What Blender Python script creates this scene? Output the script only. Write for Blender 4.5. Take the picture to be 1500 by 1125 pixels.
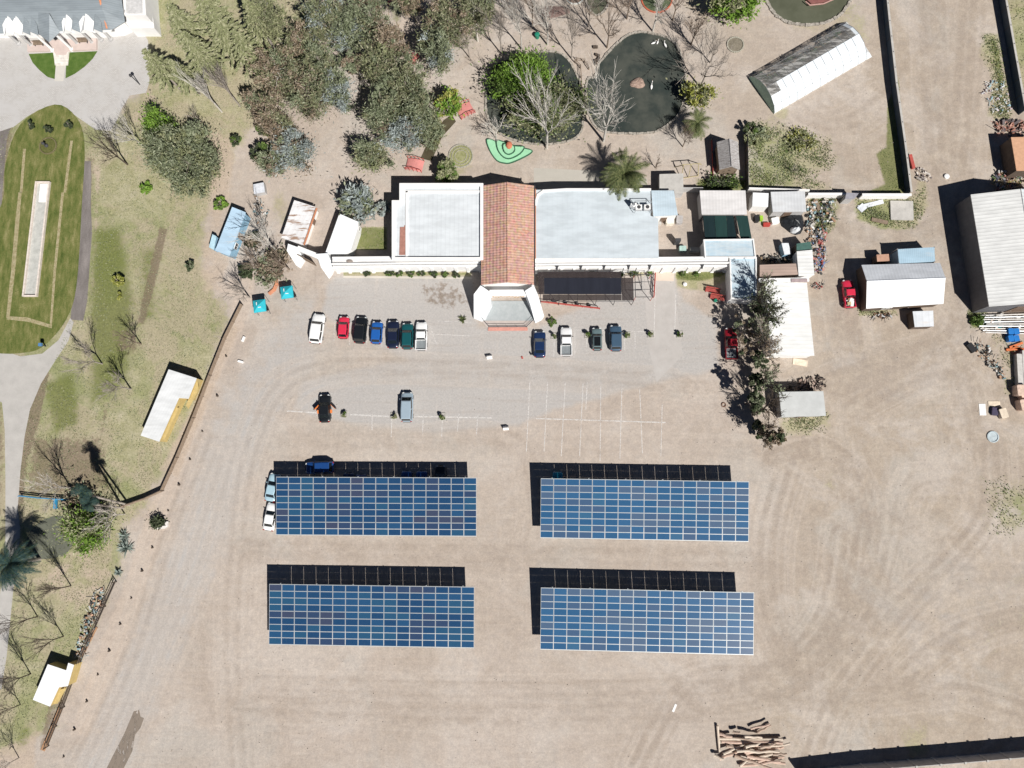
import bpy, math, random
import numpy as np
from mathutils import Vector, Matrix
from mathutils.geometry import tessellate_polygon
R = math.radians
for o in list(bpy.data.objects): bpy.data.objects.remove(o)
scn = bpy.context.scene
C = scn.collection
rnd = random.Random(7)
# ---------------------------------------------------------------- camera
H = 113.0; F = 1042.0                       # drone height (m), focal length in photo pixels
cam_d = bpy.data.cameras.new('camera'); cam = bpy.data.objects.new('camera', cam_d); C.objects.link(cam)
cam_d.sensor_width = 36; cam_d.lens = 36*F/1500; cam_d.clip_end = 6000; cam_d.clip_start = 1
dc = Vector((40, -138, -F)).normalized()     # where straight down lies in the picture
M = dc.rotation_difference(Vector((0, 0, -1))).to_matrix()
cam.matrix_world = Matrix.Translation((0, 0, H)) @ M.to_4x4()
scn.camera = cam
def G(px, py, z=0.0):
    d = M @ Vector((px-750, -(py-562.5), -F)); t = (z-H)/d.z
    return Vector((d.x*t, d.y*t, z))
# ---------------------------------------------------------------- light
SUN_EL, SUN_AZ = 48, 36                     # azimuth: degrees east of picture-down
w = bpy.data.worlds.new('World'); scn.world = w; w.use_nodes = True
sk = w.node_tree.nodes.new('ShaderNodeTexSky'); sk.sky_type = 'NISHITA'; sk.sun_disc = False
sk.sun_elevation = R(SUN_EL); sk.sun_rotation = R(180-SUN_AZ); sk.air_density = 0.4; sk.dust_density = 0.1; sk.altitude = 1500
bg = w.node_tree.nodes['Background']; bg.inputs[1].default_value = 0.05
w.node_tree.links.new(sk.outputs[0], bg.inputs[0])
sl = bpy.data.lights.new('sun', 'SUN'); sl.energy = 5.0; sl.angle = R(0.5); sl.color = (1, .97, .925)
so = bpy.data.objects.new('sun', sl); C.objects.link(so)
sd = Vector((math.sin(R(SUN_AZ))*math.cos(R(SUN_EL)), -math.cos(R(SUN_AZ))*math.cos(R(SUN_EL)), math.sin(R(SUN_EL))))
so.rotation_euler = sd.to_track_quat('Z', 'Y').to_euler()
vs = scn.view_settings; vs.view_transform = 'Standard'; vs.look = 'None'; vs.exposure = 0.25; vs.gamma = 1
# ---------------------------------------------------------------- helpers
class MB:
    def __init__(s): s.v = []; s.f = []; s.m = []
    def face(s, pts, m=0):
        n = len(s.v); s.v += [tuple(p) for p in pts]; s.f.append(tuple(range(n, n+len(pts)))); s.m.append(m)
    def box(s, c, size, rot=0.0, m=0, tilt=0.0):
        cx, cy, cz = c; a, b, d = size[0]/2, size[1]/2, size[2]/2
        q = Matrix.Rotation(rot, 3, 'Z') @ Matrix.Rotation(tilt, 3, 'Y')
        n = len(s.v)
        for x, y, z in ((-a,-b,-d),(a,-b,-d),(a,b,-d),(-a,b,-d),(-a,-b,d),(a,-b,d),(a,b,d),(-a,b,d)):
            p = q @ Vector((x, y, z)); s.v.append((p.x+cx, p.y+cy, p.z+cz))
        for f in ((0,3,2,1),(4,5,6,7),(0,1,5,4),(1,2,6,5),(2,3,7,6),(3,0,4,7)):
            s.f.append(tuple(n+i for i in f)); s.m.append(m)
    def prism(s, poly, z0, z1, m=0, mt=None, cap0=True):
        """poly: xy points; z1 number or list (one height per point)"""
        k = len(poly)
        ar = sum(poly[i][0]*poly[(i+1) % k][1]-poly[(i+1) % k][0]*poly[i][1] for i in range(k))
        zt = list(z1) if hasattr(z1, '__len__') else [z1]*k
        zb = list(z0) if hasattr(z0, '__len__') else [z0]*k
        poly = list(poly)
        if ar < 0: poly = poly[::-1]; zt = zt[::-1]; zb = zb[::-1]
        n = len(s.v)
        s.v += [(p[0], p[1], zb[i]) for i, p in enumerate(poly)] + [(p[0], p[1], zt[i]) for i, p in enumerate(poly)]
        for i in range(k):
            j = (i+1) % k; s.f.append((n+i, n+j, n+k+j, n+k+i)); s.m.append(m)
        mt = m if mt is None else mt
        for t in tessellate_polygon([[Vector((p[0], p[1], 0)) for p in poly]]):
            a, b, c = (Vector((poly[q][0], poly[q][1])) for q in t)
            if (b-a).cross(c-a) < 0: t = t[::-1]
            s.f.append(tuple(n+k+q for q in t)); s.m.append(mt)
            if cap0: s.f.append(tuple(n+q for q in t[::-1])); s.m.append(m)
    def tube(s, p0, p1, r0, r1=None, n=6, m=0, cap=True):
        r1 = r0 if r1 is None else r1
        p0, p1 = Vector(p0), Vector(p1); d = p1-p0
        if d.length < 1e-5: return
        d.normalize(); u = d.orthogonal().normalized(); v = d.cross(u); b = len(s.v)
        for p, r in ((p0, r0), (p1, r1)):
            for i in range(n):
                a = 2*math.pi*i/n; s.v.append(tuple(p+u*(r*math.cos(a))+v*(r*math.sin(a))))
        for i in range(n):
            j = (i+1) % n; s.f.append((b+i, b+j, b+n+j, b+n+i)); s.m.append(m)
        if cap:
            s.f.append(tuple(b+i for i in range(n))[::-1]); s.m.append(m)
            s.f.append(tuple(b+n+i for i in range(n))); s.m.append(m)
    def lathe(s, c, prof, n=16, m=0, sx=1, sy=1):
        b = len(s.v)
        for r, z in prof:
            for i in range(n):
                a = 2*math.pi*i/n; s.v.append((c[0]+r*sx*math.cos(a), c[1]+r*sy*math.sin(a), c[2]+z))
        for k in range(len(prof)-1):
            for i in range(n):
                j = (i+1) % n; s.f.append((b+k*n+i, b+k*n+j, b+(k+1)*n+j, b+(k+1)*n+i)); s.m.append(m)
        s.f.append(tuple(b+(len(prof)-1)*n+i for i in range(n))); s.m.append(m)
    def rib(s, pts, wd, ht, m=0, z0=None):
        """a kerb/wall strip of width wd and height ht along pts (xyz)"""
        pts = [Vector(p) for p in pts]
        for k_, (a, b) in enumerate(zip(pts, pts[1:])):
            d = b-a; L = d.to_2d().length
            if L < 1e-4: continue
            c = (a+b)/2; s.box((c.x, c.y, c.z+(ht+.003*(k_ % 7))/2), (L+wd*.9, wd, ht+.003*(k_ % 7)), math.atan2(d.y, d.x), m)
    def build(s, name, mats, parent=None, org=(0, 0, 0), smooth=False, loc=None):
        me = bpy.data.meshes.new(name); o_ = Vector(org)
        me.from_pydata([(x-o_.x, y-o_.y, z-o_.z) for x, y, z in s.v], [], s.f)
        if not isinstance(mats, (list, tuple)): mats = [mats]
        for m_ in mats: me.materials.append(m_)
        if len(mats) > 1: me.polygons.foreach_set('material_index', s.m)
        if smooth: me.polygons.foreach_set('use_smooth', [True]*len(s.f))
        me.update()
        ob = bpy.data.objects.new(name, me); C.objects.link(ob)
        if parent is not None: ob.parent = parent
        else: ob.location = o_ if loc is None else loc
        return ob
def tag(o, label=None, cat=None, group=None, kind=None):
    if label: o['label'] = label
    if cat: o['category'] = cat
    if group: o['group'] = group
    if kind: o['kind'] = kind
    return o
def thing(name, label, cat, loc=(0, 0, 0), rz=0.0, group=None):
    o = bpy.data.objects.new(name, None); C.objects.link(o); o.empty_display_size = .5
    o.location = loc; o.rotation_euler = (0, 0, rz); return tag(o, label, cat, group)
def struct(o): o['kind'] = 'structure'; return o
def copy_tree(o, parent=None):
    c = o.copy(); C.objects.link(c); c.parent = parent
    for ch in list(o.children): copy_tree(ch, c)
    return c
def np_mesh(name, verts, nper, mats, parent=None, org=(0, 0, 0), mi=None):
    """verts (N*nper,3) numpy: N separate polygons"""
    verts = np.asarray(verts, dtype=np.float32)-np.asarray(org, dtype=np.float32)
    n = len(verts)//nper
    me = bpy.data.meshes.new(name); me.vertices.add(len(verts)); me.vertices.foreach_set('co', verts.ravel())
    me.loops.add(len(verts)); me.loops.foreach_set('vertex_index', np.arange(len(verts), dtype=np.int32))
    me.polygons.add(n); me.polygons.foreach_set('loop_start', np.arange(0, len(verts), nper, dtype=np.int32))
    me.polygons.foreach_set('loop_total', np.full(n, nper, dtype=np.int32))
    if not isinstance(mats, (list, tuple)): mats = [mats]
    for m_ in mats: me.materials.append(m_)
    if mi is not None: me.polygons.foreach_set('material_index', np.asarray(mi, dtype=np.int32))
    me.update(calc_edges=True); me.validate()
    ob = bpy.data.objects.new(name, me); C.objects.link(ob)
    if parent is not None: ob.parent = parent
    else: ob.location = org
    return ob
ORD = ['first', 'second', 'third', 'fourth', 'fifth', 'sixth', 'seventh', 'eighth', 'ninth', 'tenth', 'eleventh', 'twelfth', 'thirteenth', 'fourteenth', 'fifteenth', 'sixteenth', 'seventeenth', 'eighteenth', 'nineteenth', 'twentieth']
# ---------------------------------------------------------------- materials
class NT:
    def __init__(s, name):
        s.mat = bpy.data.materials.new(name); s.mat.use_nodes = True; s.t = s.mat.node_tree
        s.p = s.t.nodes['Principled BSDF']; s.out = s.t.nodes['Material Output']
    def n(s, typ, **kw):
        o = s.t.nodes.new('ShaderNode'+typ)
        for k, v in kw.items(): setattr(o, k, v)
        return o
    def l(s, a, b): s.t.links.new(a, b)
    def pos(s, scale=(1, 1, 1), rot=0.0):
        g = s.n('NewGeometry'); m = s.n('Mapping'); m.inputs['Rotation'].default_value = (0, 0, rot); m.inputs['Scale'].default_value = scale
        s.l(g.outputs['Position'], m.inputs[0]); return m.outputs[0]
    def obj(s, scale=(1, 1, 1)):
        g = s.n('TexCoord'); m = s.n('Mapping'); m.inputs['Scale'].default_value = scale
        s.l(g.outputs['Object'], m.inputs[0]); return m.outputs[0]
    def noise(s, vec, scale, detail=3, rough=.55, dist=0.0):
        o = s.n('TexNoise'); o.inputs['Scale'].default_value = scale; o.inputs['Detail'].default_value = detail
        o.inputs['Roughness'].default_value = rough; o.inputs['Distortion'].default_value = dist
        s.l(vec, o.inputs['Vector']); return o.outputs['Fac']
    def math(s, op, a, b=None, c=None, clamp=False):
        o = s.n('Math', operation=op); o.use_clamp = clamp
        for i, x in enumerate((a, b, c)):
            if x is None: continue
            if isinstance(x, (int, float)): o.inputs[i].default_value = x
            else: s.l(x, o.inputs[i])
        return o.outputs[0]
    def ramp(s, fac, stops, interp='LINEAR'):
        o = s.n('ValToRGB'); o.color_ramp.interpolation = interp; e = o.color_ramp.elements
        while len(e) < len(stops): e.new(.5)
        for i, (p, c) in enumerate(stops):
            e[i].position = p; e[i].color = (*c, 1) if len(c) == 3 else c
        s.l(fac, o.inputs[0]); return o.outputs[0]
    def mr(s, v, a, b, c=0.0, d=1.0):
        o = s.n('MapRange'); o.interpolation_type = 'SMOOTHSTEP'
        for i, x in enumerate((a, b, c, d)): o.inputs[i+1].default_value = x
        s.l(v, o.inputs[0]); return o.outputs[0]
    def mix(s, f, a, b, mode='MIX'):
        o = s.n('Mix', data_type='RGBA', blend_type=mode)
        if isinstance(f, (int, float)): o.inputs[0].default_value = f
        else: s.l(f, o.inputs[0])
        for i, x in ((6, a), (7, b)):
            if isinstance(x, (tuple, list)): o.inputs[i].default_value = (*x[:3], 1)
            else: s.l(x, o.inputs[i])
        return o.outputs[2]
    def attr(s, name):
        o = s.n('Attribute'); o.attribute_name = name; return o.outputs['Fac']
    def bump(s, h, strength=.3, dist=.05):
        o = s.n('Bump'); o.inputs['Strength'].default_value = strength; o.inputs['Distance'].default_value = dist
        s.l(h, o.inputs['Height']); s.l(o.outputs[0], s.p.inputs['Normal'])
    def col(s, c): s.l(c, s.p.inputs['Base Color'])
    def done(s, rough=.8, metal=0.0, spec=.3):
        s.p.inputs['Roughness'].default_value = rough; s.p.inputs['Metallic'].default_value = metal
        s.p.inputs['Specular IOR Level'].default_value = spec; return s.mat
def lighter(c, k): return tuple(min(1, x*k) for x in c)
_mc = {}
def plain(name, c, rough=.7, var=.18, scale=2.0, metal=0.0, spec=.3, bump=.15):
    key = (name,)
    if key in _mc: return _mc[key]
    t = NT(name); v = t.obj(); f = t.noise(v, scale, 4, .6)
    t.col(t.ramp(f, [(.3, lighter(c, 1-var)), (.7, lighter(c, 1+var))]))
    if bump: t.bump(t.noise(v, scale*8, 2), bump, .02)
    _mc[key] = t.done(rough, metal, spec); return _mc[key]
def roofmat(name, c, ang=0.0, sp=.5, dirt=.15, dirtcol=(.35, .3, .26), metal=0.0, rough=.55, line=.12, seam=0.0, dlo=.5, dhi=.75, bmp=.15):
    """corrugated / ribbed sheet; ribs run along direction ang"""
    t = NT(name); v = t.pos((1, 1, 1), -ang)
    sep = t.n('SeparateXYZ'); t.l(v, sep.inputs[0])
    wv = t.math('SINE', t.math('MULTIPLY', sep.outputs['Y'], 2*math.pi/sp))
    big = t.noise(t.pos((.25, .8, 1), -ang), 1.2, 5, .6)
    col = t.mix(t.mr(big, .3, .7), lighter(c, .9), lighter(c, 1.08))
    col = t.mix(t.math('MULTIPLY', t.mr(wv, .55, 1.0), line), col, lighter(c, .45))
    if seam:
        fr = t.math('FRACT', t.math('DIVIDE', sep.outputs['X'], seam))
        col = t.mix(t.math('MULTIPLY', t.math('LESS_THAN', fr, .035), .35), col, lighter(c, .4))
    dn = t.noise(t.pos((.3, 1.4, 1), -ang), .9, 6, .7)
    col = t.mix(t.math('MULTIPLY', t.mr(dn, dlo, dhi), dirt), col, dirtcol)
    t.col(col); t.bump(wv, bmp, .03)
    return t.done(rough, metal, .3)
# ================================================================= GROUND
def sdist(X, Y, poly):
    """signed distance (m), positive inside"""
    d = np.full(X.shape, 1e9); ins = np.zeros(X.shape, bool); k = len(poly)
    for i in range(k):
        x0, y0 = poly[i]; x1, y1 = poly[(i+1) % k]
        ex, ey = x1-x0, y1-y0; L = ex*ex+ey*ey+1e-9
        t = np.clip(((X-x0)*ex+(Y-y0)*ey)/L, 0, 1)
        d = np.minimum(d, np.hypot(X-x0-t*ex, Y-y0-t*ey))
        c = ((y0 > Y) != (y1 > Y)) & (X < ex*(Y-y0)/(ey+1e-12)+x0)
        ins ^= c
    return np.where(ins, d, -d)
def pxy(pts, z=0): return [tuple(G(x, y, z)[:2]) for x, y in pts]
def ramp01(x, f): t = np.clip((x+f)/(2*f), 0, 1); return t*t*(3-2*t)
def linedist(X, Y, pts):
    d = np.full(X.shape, 1e9)
    for (x0, y0), (x1, y1) in zip(pts, pts[1:]):
        ex, ey = x1-x0, y1-y0; L = ex*ex+ey*ey+1e-9
        t = np.clip(((X-x0)*ex+(Y-y0)*ey)/L, 0, 1); d = np.minimum(d, np.hypot(X-x0-t*ex, Y-y0-t*ey))
    return d
GRASS = [  # polygon px, weight, feather m
 ([(118,170),(160,190),(190,150),(216,120),(216,-60),(425,-60),(470,20),(462,90),(430,130),(392,160),(345,215),(318,262),(300,330),(296,400),(322,440),(335,470),(300,560),(262,640),(238,700),(205,748),(178,775),(172,835),(140,900),(100,1000),(72,1060),(20,1100),(-60,1110),(-60,150)], 1.0, 3.4),
 ([(1092,190),(1110,172),(1145,178),(1170,200),(1215,198),(1225,240),(1195,262),(1228,279),(1092,279)], .62, 2.6),
 ([(1182,284),(1226,284),(1224,330),(1205,352),(1188,330)], .8, 1.2),
 ([(1252,290),(1342,285),(1352,250),(1360,300),(1340,335),(1290,336),(1255,322)], .85, 1.2),
 ([(1440,50),(1462,50),(1478,140),(1484,185),(1446,170),(1455,120),(1436,80)], .8, 1.5),
 ([(1462,-40),(1560,-40),(1560,170),(1490,160)], .95, 1.5),
 ([(1416,455),(1446,452),(1448,482),(1424,480)], .9, .7),
 ([(1448,480),(1500,500),(1500,600),(1475,580),(1462,530)], .45, 1.5),
 ([(1255,450),(1315,452),(1312,462),(1258,463)], .8, .6),
 ([(1150,596),(1215,604),(1220,632),(1150,640),(1140,620)], .6, 1.5),
 ([(1200,685),(1222,690),(1226,722),(1204,720)], .35, 1.6),
 ([(1440,700),(1530,690),(1530,790),(1450,790)], .5, 3.0),
 ([(1315,1065),(1362,1060),(1366,1110),(1320,1112)], .5, 1.6),
 ([(1400,840),(1530,800),(1530,1000),(1420,960)], .2, 4.0),
 ([(1140,20),(1262,0),(1278,60),(1240,60),(1180,46),(1150,44)], .5, 1.4),
 ([(1000,-40),(1110,-40),(1112,20),(1060,30),(1000,15)], .5, 2.0),
 ([(1130,150),(1160,158),(1150,180),(1125,178)], .6, 1.4),
 ([(520,332),(567,333),(567,367),(518,366)], 1.0, .3),
 ([(503,398),(690,398),(690,405),(503,404)], .95, .3),
 ([(988,398),(1066,398),(1066,410),(1030,428),(992,420)], .9, .8),
 ([(1020,262),(1093,262),(1093,280),(1020,280)], .8, .8),
 ([(405,268),(430,292),(420,330),(398,330),(396,290)], .5, 1.5),
 ([(790,384),(945,396),(945,404),(790,403)], .7, .4),
 ([(640,225),(690,222),(694,248),(660,262),(640,250)], .5, .8),
]
GREEN = [
 ([(1316,110),(1300,150),(1298,215),(1283,225),(1296,270),(1262,284),(1333,284),(1322,200)], 1.0, .7),
 ([(520,332),(567,333),(567,367),(518,366)], .7, .3),
 ([(988,398),(1066,398),(1060,404),(1030,412),(992,410)], .9, .5),
 ([(1020,262),(1093,262),(1093,280),(1020,280)], .8, .8),
 ([(1416,458),(1440,458),(1440,480),(1424,478)], .9, .7),
 ([(1450,60),(1462,60),(1474,130),(1462,130)], .8, .9),
 ([(135,330),(180,330),(200,440),(190,560),(130,600),(128,470)], .85, 3.0),
 ([(60,560),(110,540),(120,620),(80,640)], .8, 2.0),
 ([(200,360),(240,350),(230,470),(200,480)], .7, 3.0),
 ([(440,0),(470,20),(460,60),(430,60)], .8, 2.0),
 ([(1255,290),(1300,300),(1290,332),(1262,325)], .5, 1.5),
 ([(1092,240),(1160,262),(1200,276),(1092,279)], .6, 1.5),
 ([(22,1070),(48,1055),(44,1095),(24,1100)], .6, 1.2),
 ([(210,155),(300,170),(300,260),(215,240)], .3, 2.0),
 ([(503,398),(690,398),(690,403),(503,403)], .7, .3),
 ([(574,-20),(600,-10),(586,40),(570,30)], .6, 1.0),
]
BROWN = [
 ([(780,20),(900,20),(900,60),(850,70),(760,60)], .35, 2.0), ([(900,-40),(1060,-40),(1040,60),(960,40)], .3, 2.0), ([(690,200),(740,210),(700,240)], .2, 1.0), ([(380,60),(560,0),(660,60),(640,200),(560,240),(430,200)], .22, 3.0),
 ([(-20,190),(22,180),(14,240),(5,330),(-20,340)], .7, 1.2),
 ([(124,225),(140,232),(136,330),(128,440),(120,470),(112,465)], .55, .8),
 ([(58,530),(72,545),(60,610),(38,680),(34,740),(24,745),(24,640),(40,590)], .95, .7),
 ([(40,640),(150,640),(165,720),(110,725),(40,735)], .75, 3.0),  # tree shadow on the lower left lawn, painted into the ground as brown
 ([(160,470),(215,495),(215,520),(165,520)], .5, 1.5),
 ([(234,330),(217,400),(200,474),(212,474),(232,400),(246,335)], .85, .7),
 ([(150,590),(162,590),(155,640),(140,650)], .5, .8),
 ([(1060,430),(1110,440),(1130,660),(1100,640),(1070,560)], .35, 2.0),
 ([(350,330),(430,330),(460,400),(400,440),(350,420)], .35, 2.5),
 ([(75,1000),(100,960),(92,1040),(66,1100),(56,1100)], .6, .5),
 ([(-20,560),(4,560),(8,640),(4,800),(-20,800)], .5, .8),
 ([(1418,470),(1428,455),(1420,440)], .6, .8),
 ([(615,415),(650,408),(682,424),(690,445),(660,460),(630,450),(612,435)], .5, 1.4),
]
GREY = [
 ([(1170,440),(1240,470),(1330,520),(1420,540),(1440,600),(1300,600),(1180,560)], .3, 3.0), ([(1260,880),(1400,800),(1520,800),(1520,900),(1380,960),(1290,960)], .35, 4.0), ([(700,980),(1000,1000),(1020,1060),(720,1060)], .25, 4.0), ([(1240,0),(1440,0),(1440,200),(1360,250),(1340,100)], .2, 3.0),
 ([(500,404),(690,404),(700,480),(788,480),(945,404),(985,404),(1000,440),(1050,470),(1052,540),(940,566),(815,600),(760,622),(640,634),(520,622),(430,600),(440,560),(520,540),(600,530),(470,460),(480,415)], 1.0, 1.4),
 ([(330,560),(420,440),(470,420),(480,520),(400,640),(330,820),(250,1000),(180,1180),(60,1180),(120,1080),(175,960),(240,800),(290,650)], .62, 4.0),
 ([(200,870),(260,850),(250,960),(170,1120),(130,1120)], .35, 2.0),
]
LIGHT = [   # pale bare dusty soil
 ([(300,420),(340,440),(330,480),(240,690),(210,760),(190,830),(150,930),(100,1080),(130,1080),(190,940),(225,830),(260,720),(320,560),(375,440),(370,400)], .8, 1.2),
 ([(560,40),(600,20),(600,110),(560,120)], .8, 1.5),
 ([(900,200),(1080,190),(1040,240),(900,235)], .4, 2.5),
 ([(60,760),(25,860),(60,860),(140,840),(170,820),(160,800),(110,815)], .5, 1.0),
]
TAN = [([(1130,380),(1230,150),(1290,-60),(1600,-60),(1600,1200),(1000,1200),(1120,980),(1170,800),(1130,660)], 1.0, 8.0),
       ([(640,120),(760,-60),(1200,-60),(1290,100),(1180,280),(640,265)], .35, 4.0)]
SAND = [([(296,190),(350,196),(345,230),(338,300),(305,330),(300,260)], .7, 1.6), ([(310,290),(340,340),(330,440),(296,430),(288,380)], .6, 1.8), ([(175,215),(215,230),(205,260),(170,250)], .45, 1.6), ([(230,330),(214,400),(200,480),(212,482),(238,400),(246,335)], .35, 1.0), ([(330,470),(352,480),(262,700),(230,690),(300,560)], .7, 1.2), ([(100,800),(170,800),(170,850),(130,900),(60,880),(40,850)], .5, 2.0), ([(136,240),(150,240),(146,340),(136,470),(128,470),(136,340)], .5, .7), ([(215,120),(240,150),(205,185),(190,175)], .45, .8), ([(110,700),(215,740),(175,780),(120,760)], .35, 1.5), ([(0,1090),(60,1070),(50,1140),(-40,1140)], .7, 1.5)]
TRACK = [
 ([(930,1130),(1010,1000),(1150,980),(1240,900),(1262,760),(1220,660),(1130,670)], .5, .55), ([(420,800),(560,808),(760,815),(780,700),(740,640),(600,645)], .5, .35), ([(350,1130),(340,960),(345,820),(370,650),(450,545),(700,540),(1000,560)], .5, .35), ([(1180,1130),(1230,1010),(1330,880),(1440,760),(1450,640)], .5, .5), ([(1500,1040),(1380,1010),(1240,1020),(1060,1000)], .45, .45), ([(1340,700),(1420,700),(1430,780),(1360,800),(1320,750),(1340,700)], .4, .3),  # wheel tracks (polyline px, half width m, strength)
 ([(300,640),(240,800),(190,960),(110,1130)], .5, .35), ([(338,650),(290,810),(225,970),(170,1130)], .5, .25),
 
 ([(1180,1000),(1130,900),(1125,780),(1150,680)], .5, .5), ([(1120,985),(1170,955),(1215,880),(1230,780)], .4, .6),
 ([(1000,1010),(1100,1000),(1180,965),(1240,880),(1270,760)], .4, .6), ([(1020,1030),(1110,1018),(1200,985),(1262,900),(1300,760)], .4, .5),
 ([(1220,560),(1300,530),(1390,500),(1410,430),(1395,350),(1370,200),(1360,0)], .9, .45),
 ([(1245,600),(1320,560),(1400,540),(1430,640)], .6, .4), ([(1220,330),(1290,345),(1370,330),(1400,250),(1420,0)], .8, .4),
 ([(380,1000),(700,1010),(1000,1005)], .4, .4), ([(350,1030),(700,1045),(1020,1040)], .5, .4), ([(350,800),(500,806),(760,812),(1100,820)], .6, .4),
 ([(1240,500),(1230,420),(1222,340),(1245,290)], .7, .5), ([(1140,120),(1180,170),(1240,180),(1300,140)], .6, .35),
 ([(1310,1000),(1400,930),(1500,900)], .5, .5), ([(1250,930),(1380,850),(1500,840)], .5, .35), ([(420,640),(760,650),(1100,660)], .8, .25),
]
def curve_open(pts, n=7):
    q = [pts[0]]+list(pts)+[pts[-1]]; out = []
    for i in range(len(pts)-1):
        p0, p1, p2, p3 = (Vector(v) for v in q[i:i+4])
        for s in range(n): u = s/n; r = .5*((2*p1)+(p2-p0)*u+(2*p0-5*p1+4*p2-p3)*u*u+(3*p1-p0-3*p2+p3)*u**3); out.append((r.x, r.y))
    return out+[tuple(pts[-1])]
st = .4
gx = np.concatenate([[-3000, -900, -300, -160], np.arange(-100, 90.01, st), [150, 300, 900, 3000]])
gy = np.concatenate([[-3000, -900, -300, -110], np.arange(-52, 92.01, st), [150, 300, 900, 3000]])
X, Y = np.meshgrid(gx, gy); nx, ny = len(gx), len(gy)
me = bpy.data.meshes.new('ground'); nv = nx*ny
co = np.zeros((nv, 3), np.float32); co[:, 0] = X.ravel(); co[:, 1] = Y.ravel()
me.vertices.add(nv); me.vertices.foreach_set('co', co.ravel())
ii, jj = np.meshgrid(np.arange(nx-1), np.arange(ny-1)); a0 = (jj*nx+ii).ravel()
quads = np.stack([a0, a0+1, a0+nx+1, a0+nx], 1).astype(np.int32); nq = len(quads)
me.loops.add(nq*4); me.loops.foreach_set('vertex_index', quads.ravel())
me.polygons.add(nq); me.polygons.foreach_set('loop_start', np.arange(0, nq*4, 4, dtype=np.int32)); me.polygons.foreach_set('loop_total', np.full(nq, 4, np.int32))
me.update(calc_edges=True)
def mask(lst):
    A = np.zeros(X.shape)
    for poly, wt, f in lst: A = np.maximum(A, wt*ramp01(sdist(X, Y, pxy(poly)), f))
    return A
MASKS = {}
for nm, lst in (('grass', GRASS), ('green', GREEN), ('brown', BROWN), ('grey', GREY), ('pale', LIGHT), ('tan', TAN), ('sand', SAND)):
    MASKS[nm] = mask(lst)
tr = np.zeros(X.shape)
for pl, hw, s_ in TRACK+[([(x+dx, y+dy) for x, y in q], hw*.7, s_*k_) for q, hw, s_ in TRACK for dx, dy, k_ in ((13, 7, .8), (-15, -9, .6), (27, 16, .5), (-6, 12, .6))]:
    d = linedist(X, Y, pxy(curve_open(pl))); d = np.minimum(np.abs(d-.9), np.abs(d-.9)); tr = np.maximum(tr, 1.35*s_*(1-ramp01(d-hw, .35)))
MASKS['track'] = tr
for nm, A in MASKS.items():
    at = me.attributes.new(nm, 'FLOAT', 'POINT'); at.data.foreach_set('value', A.astype(np.float32).ravel())
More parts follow.
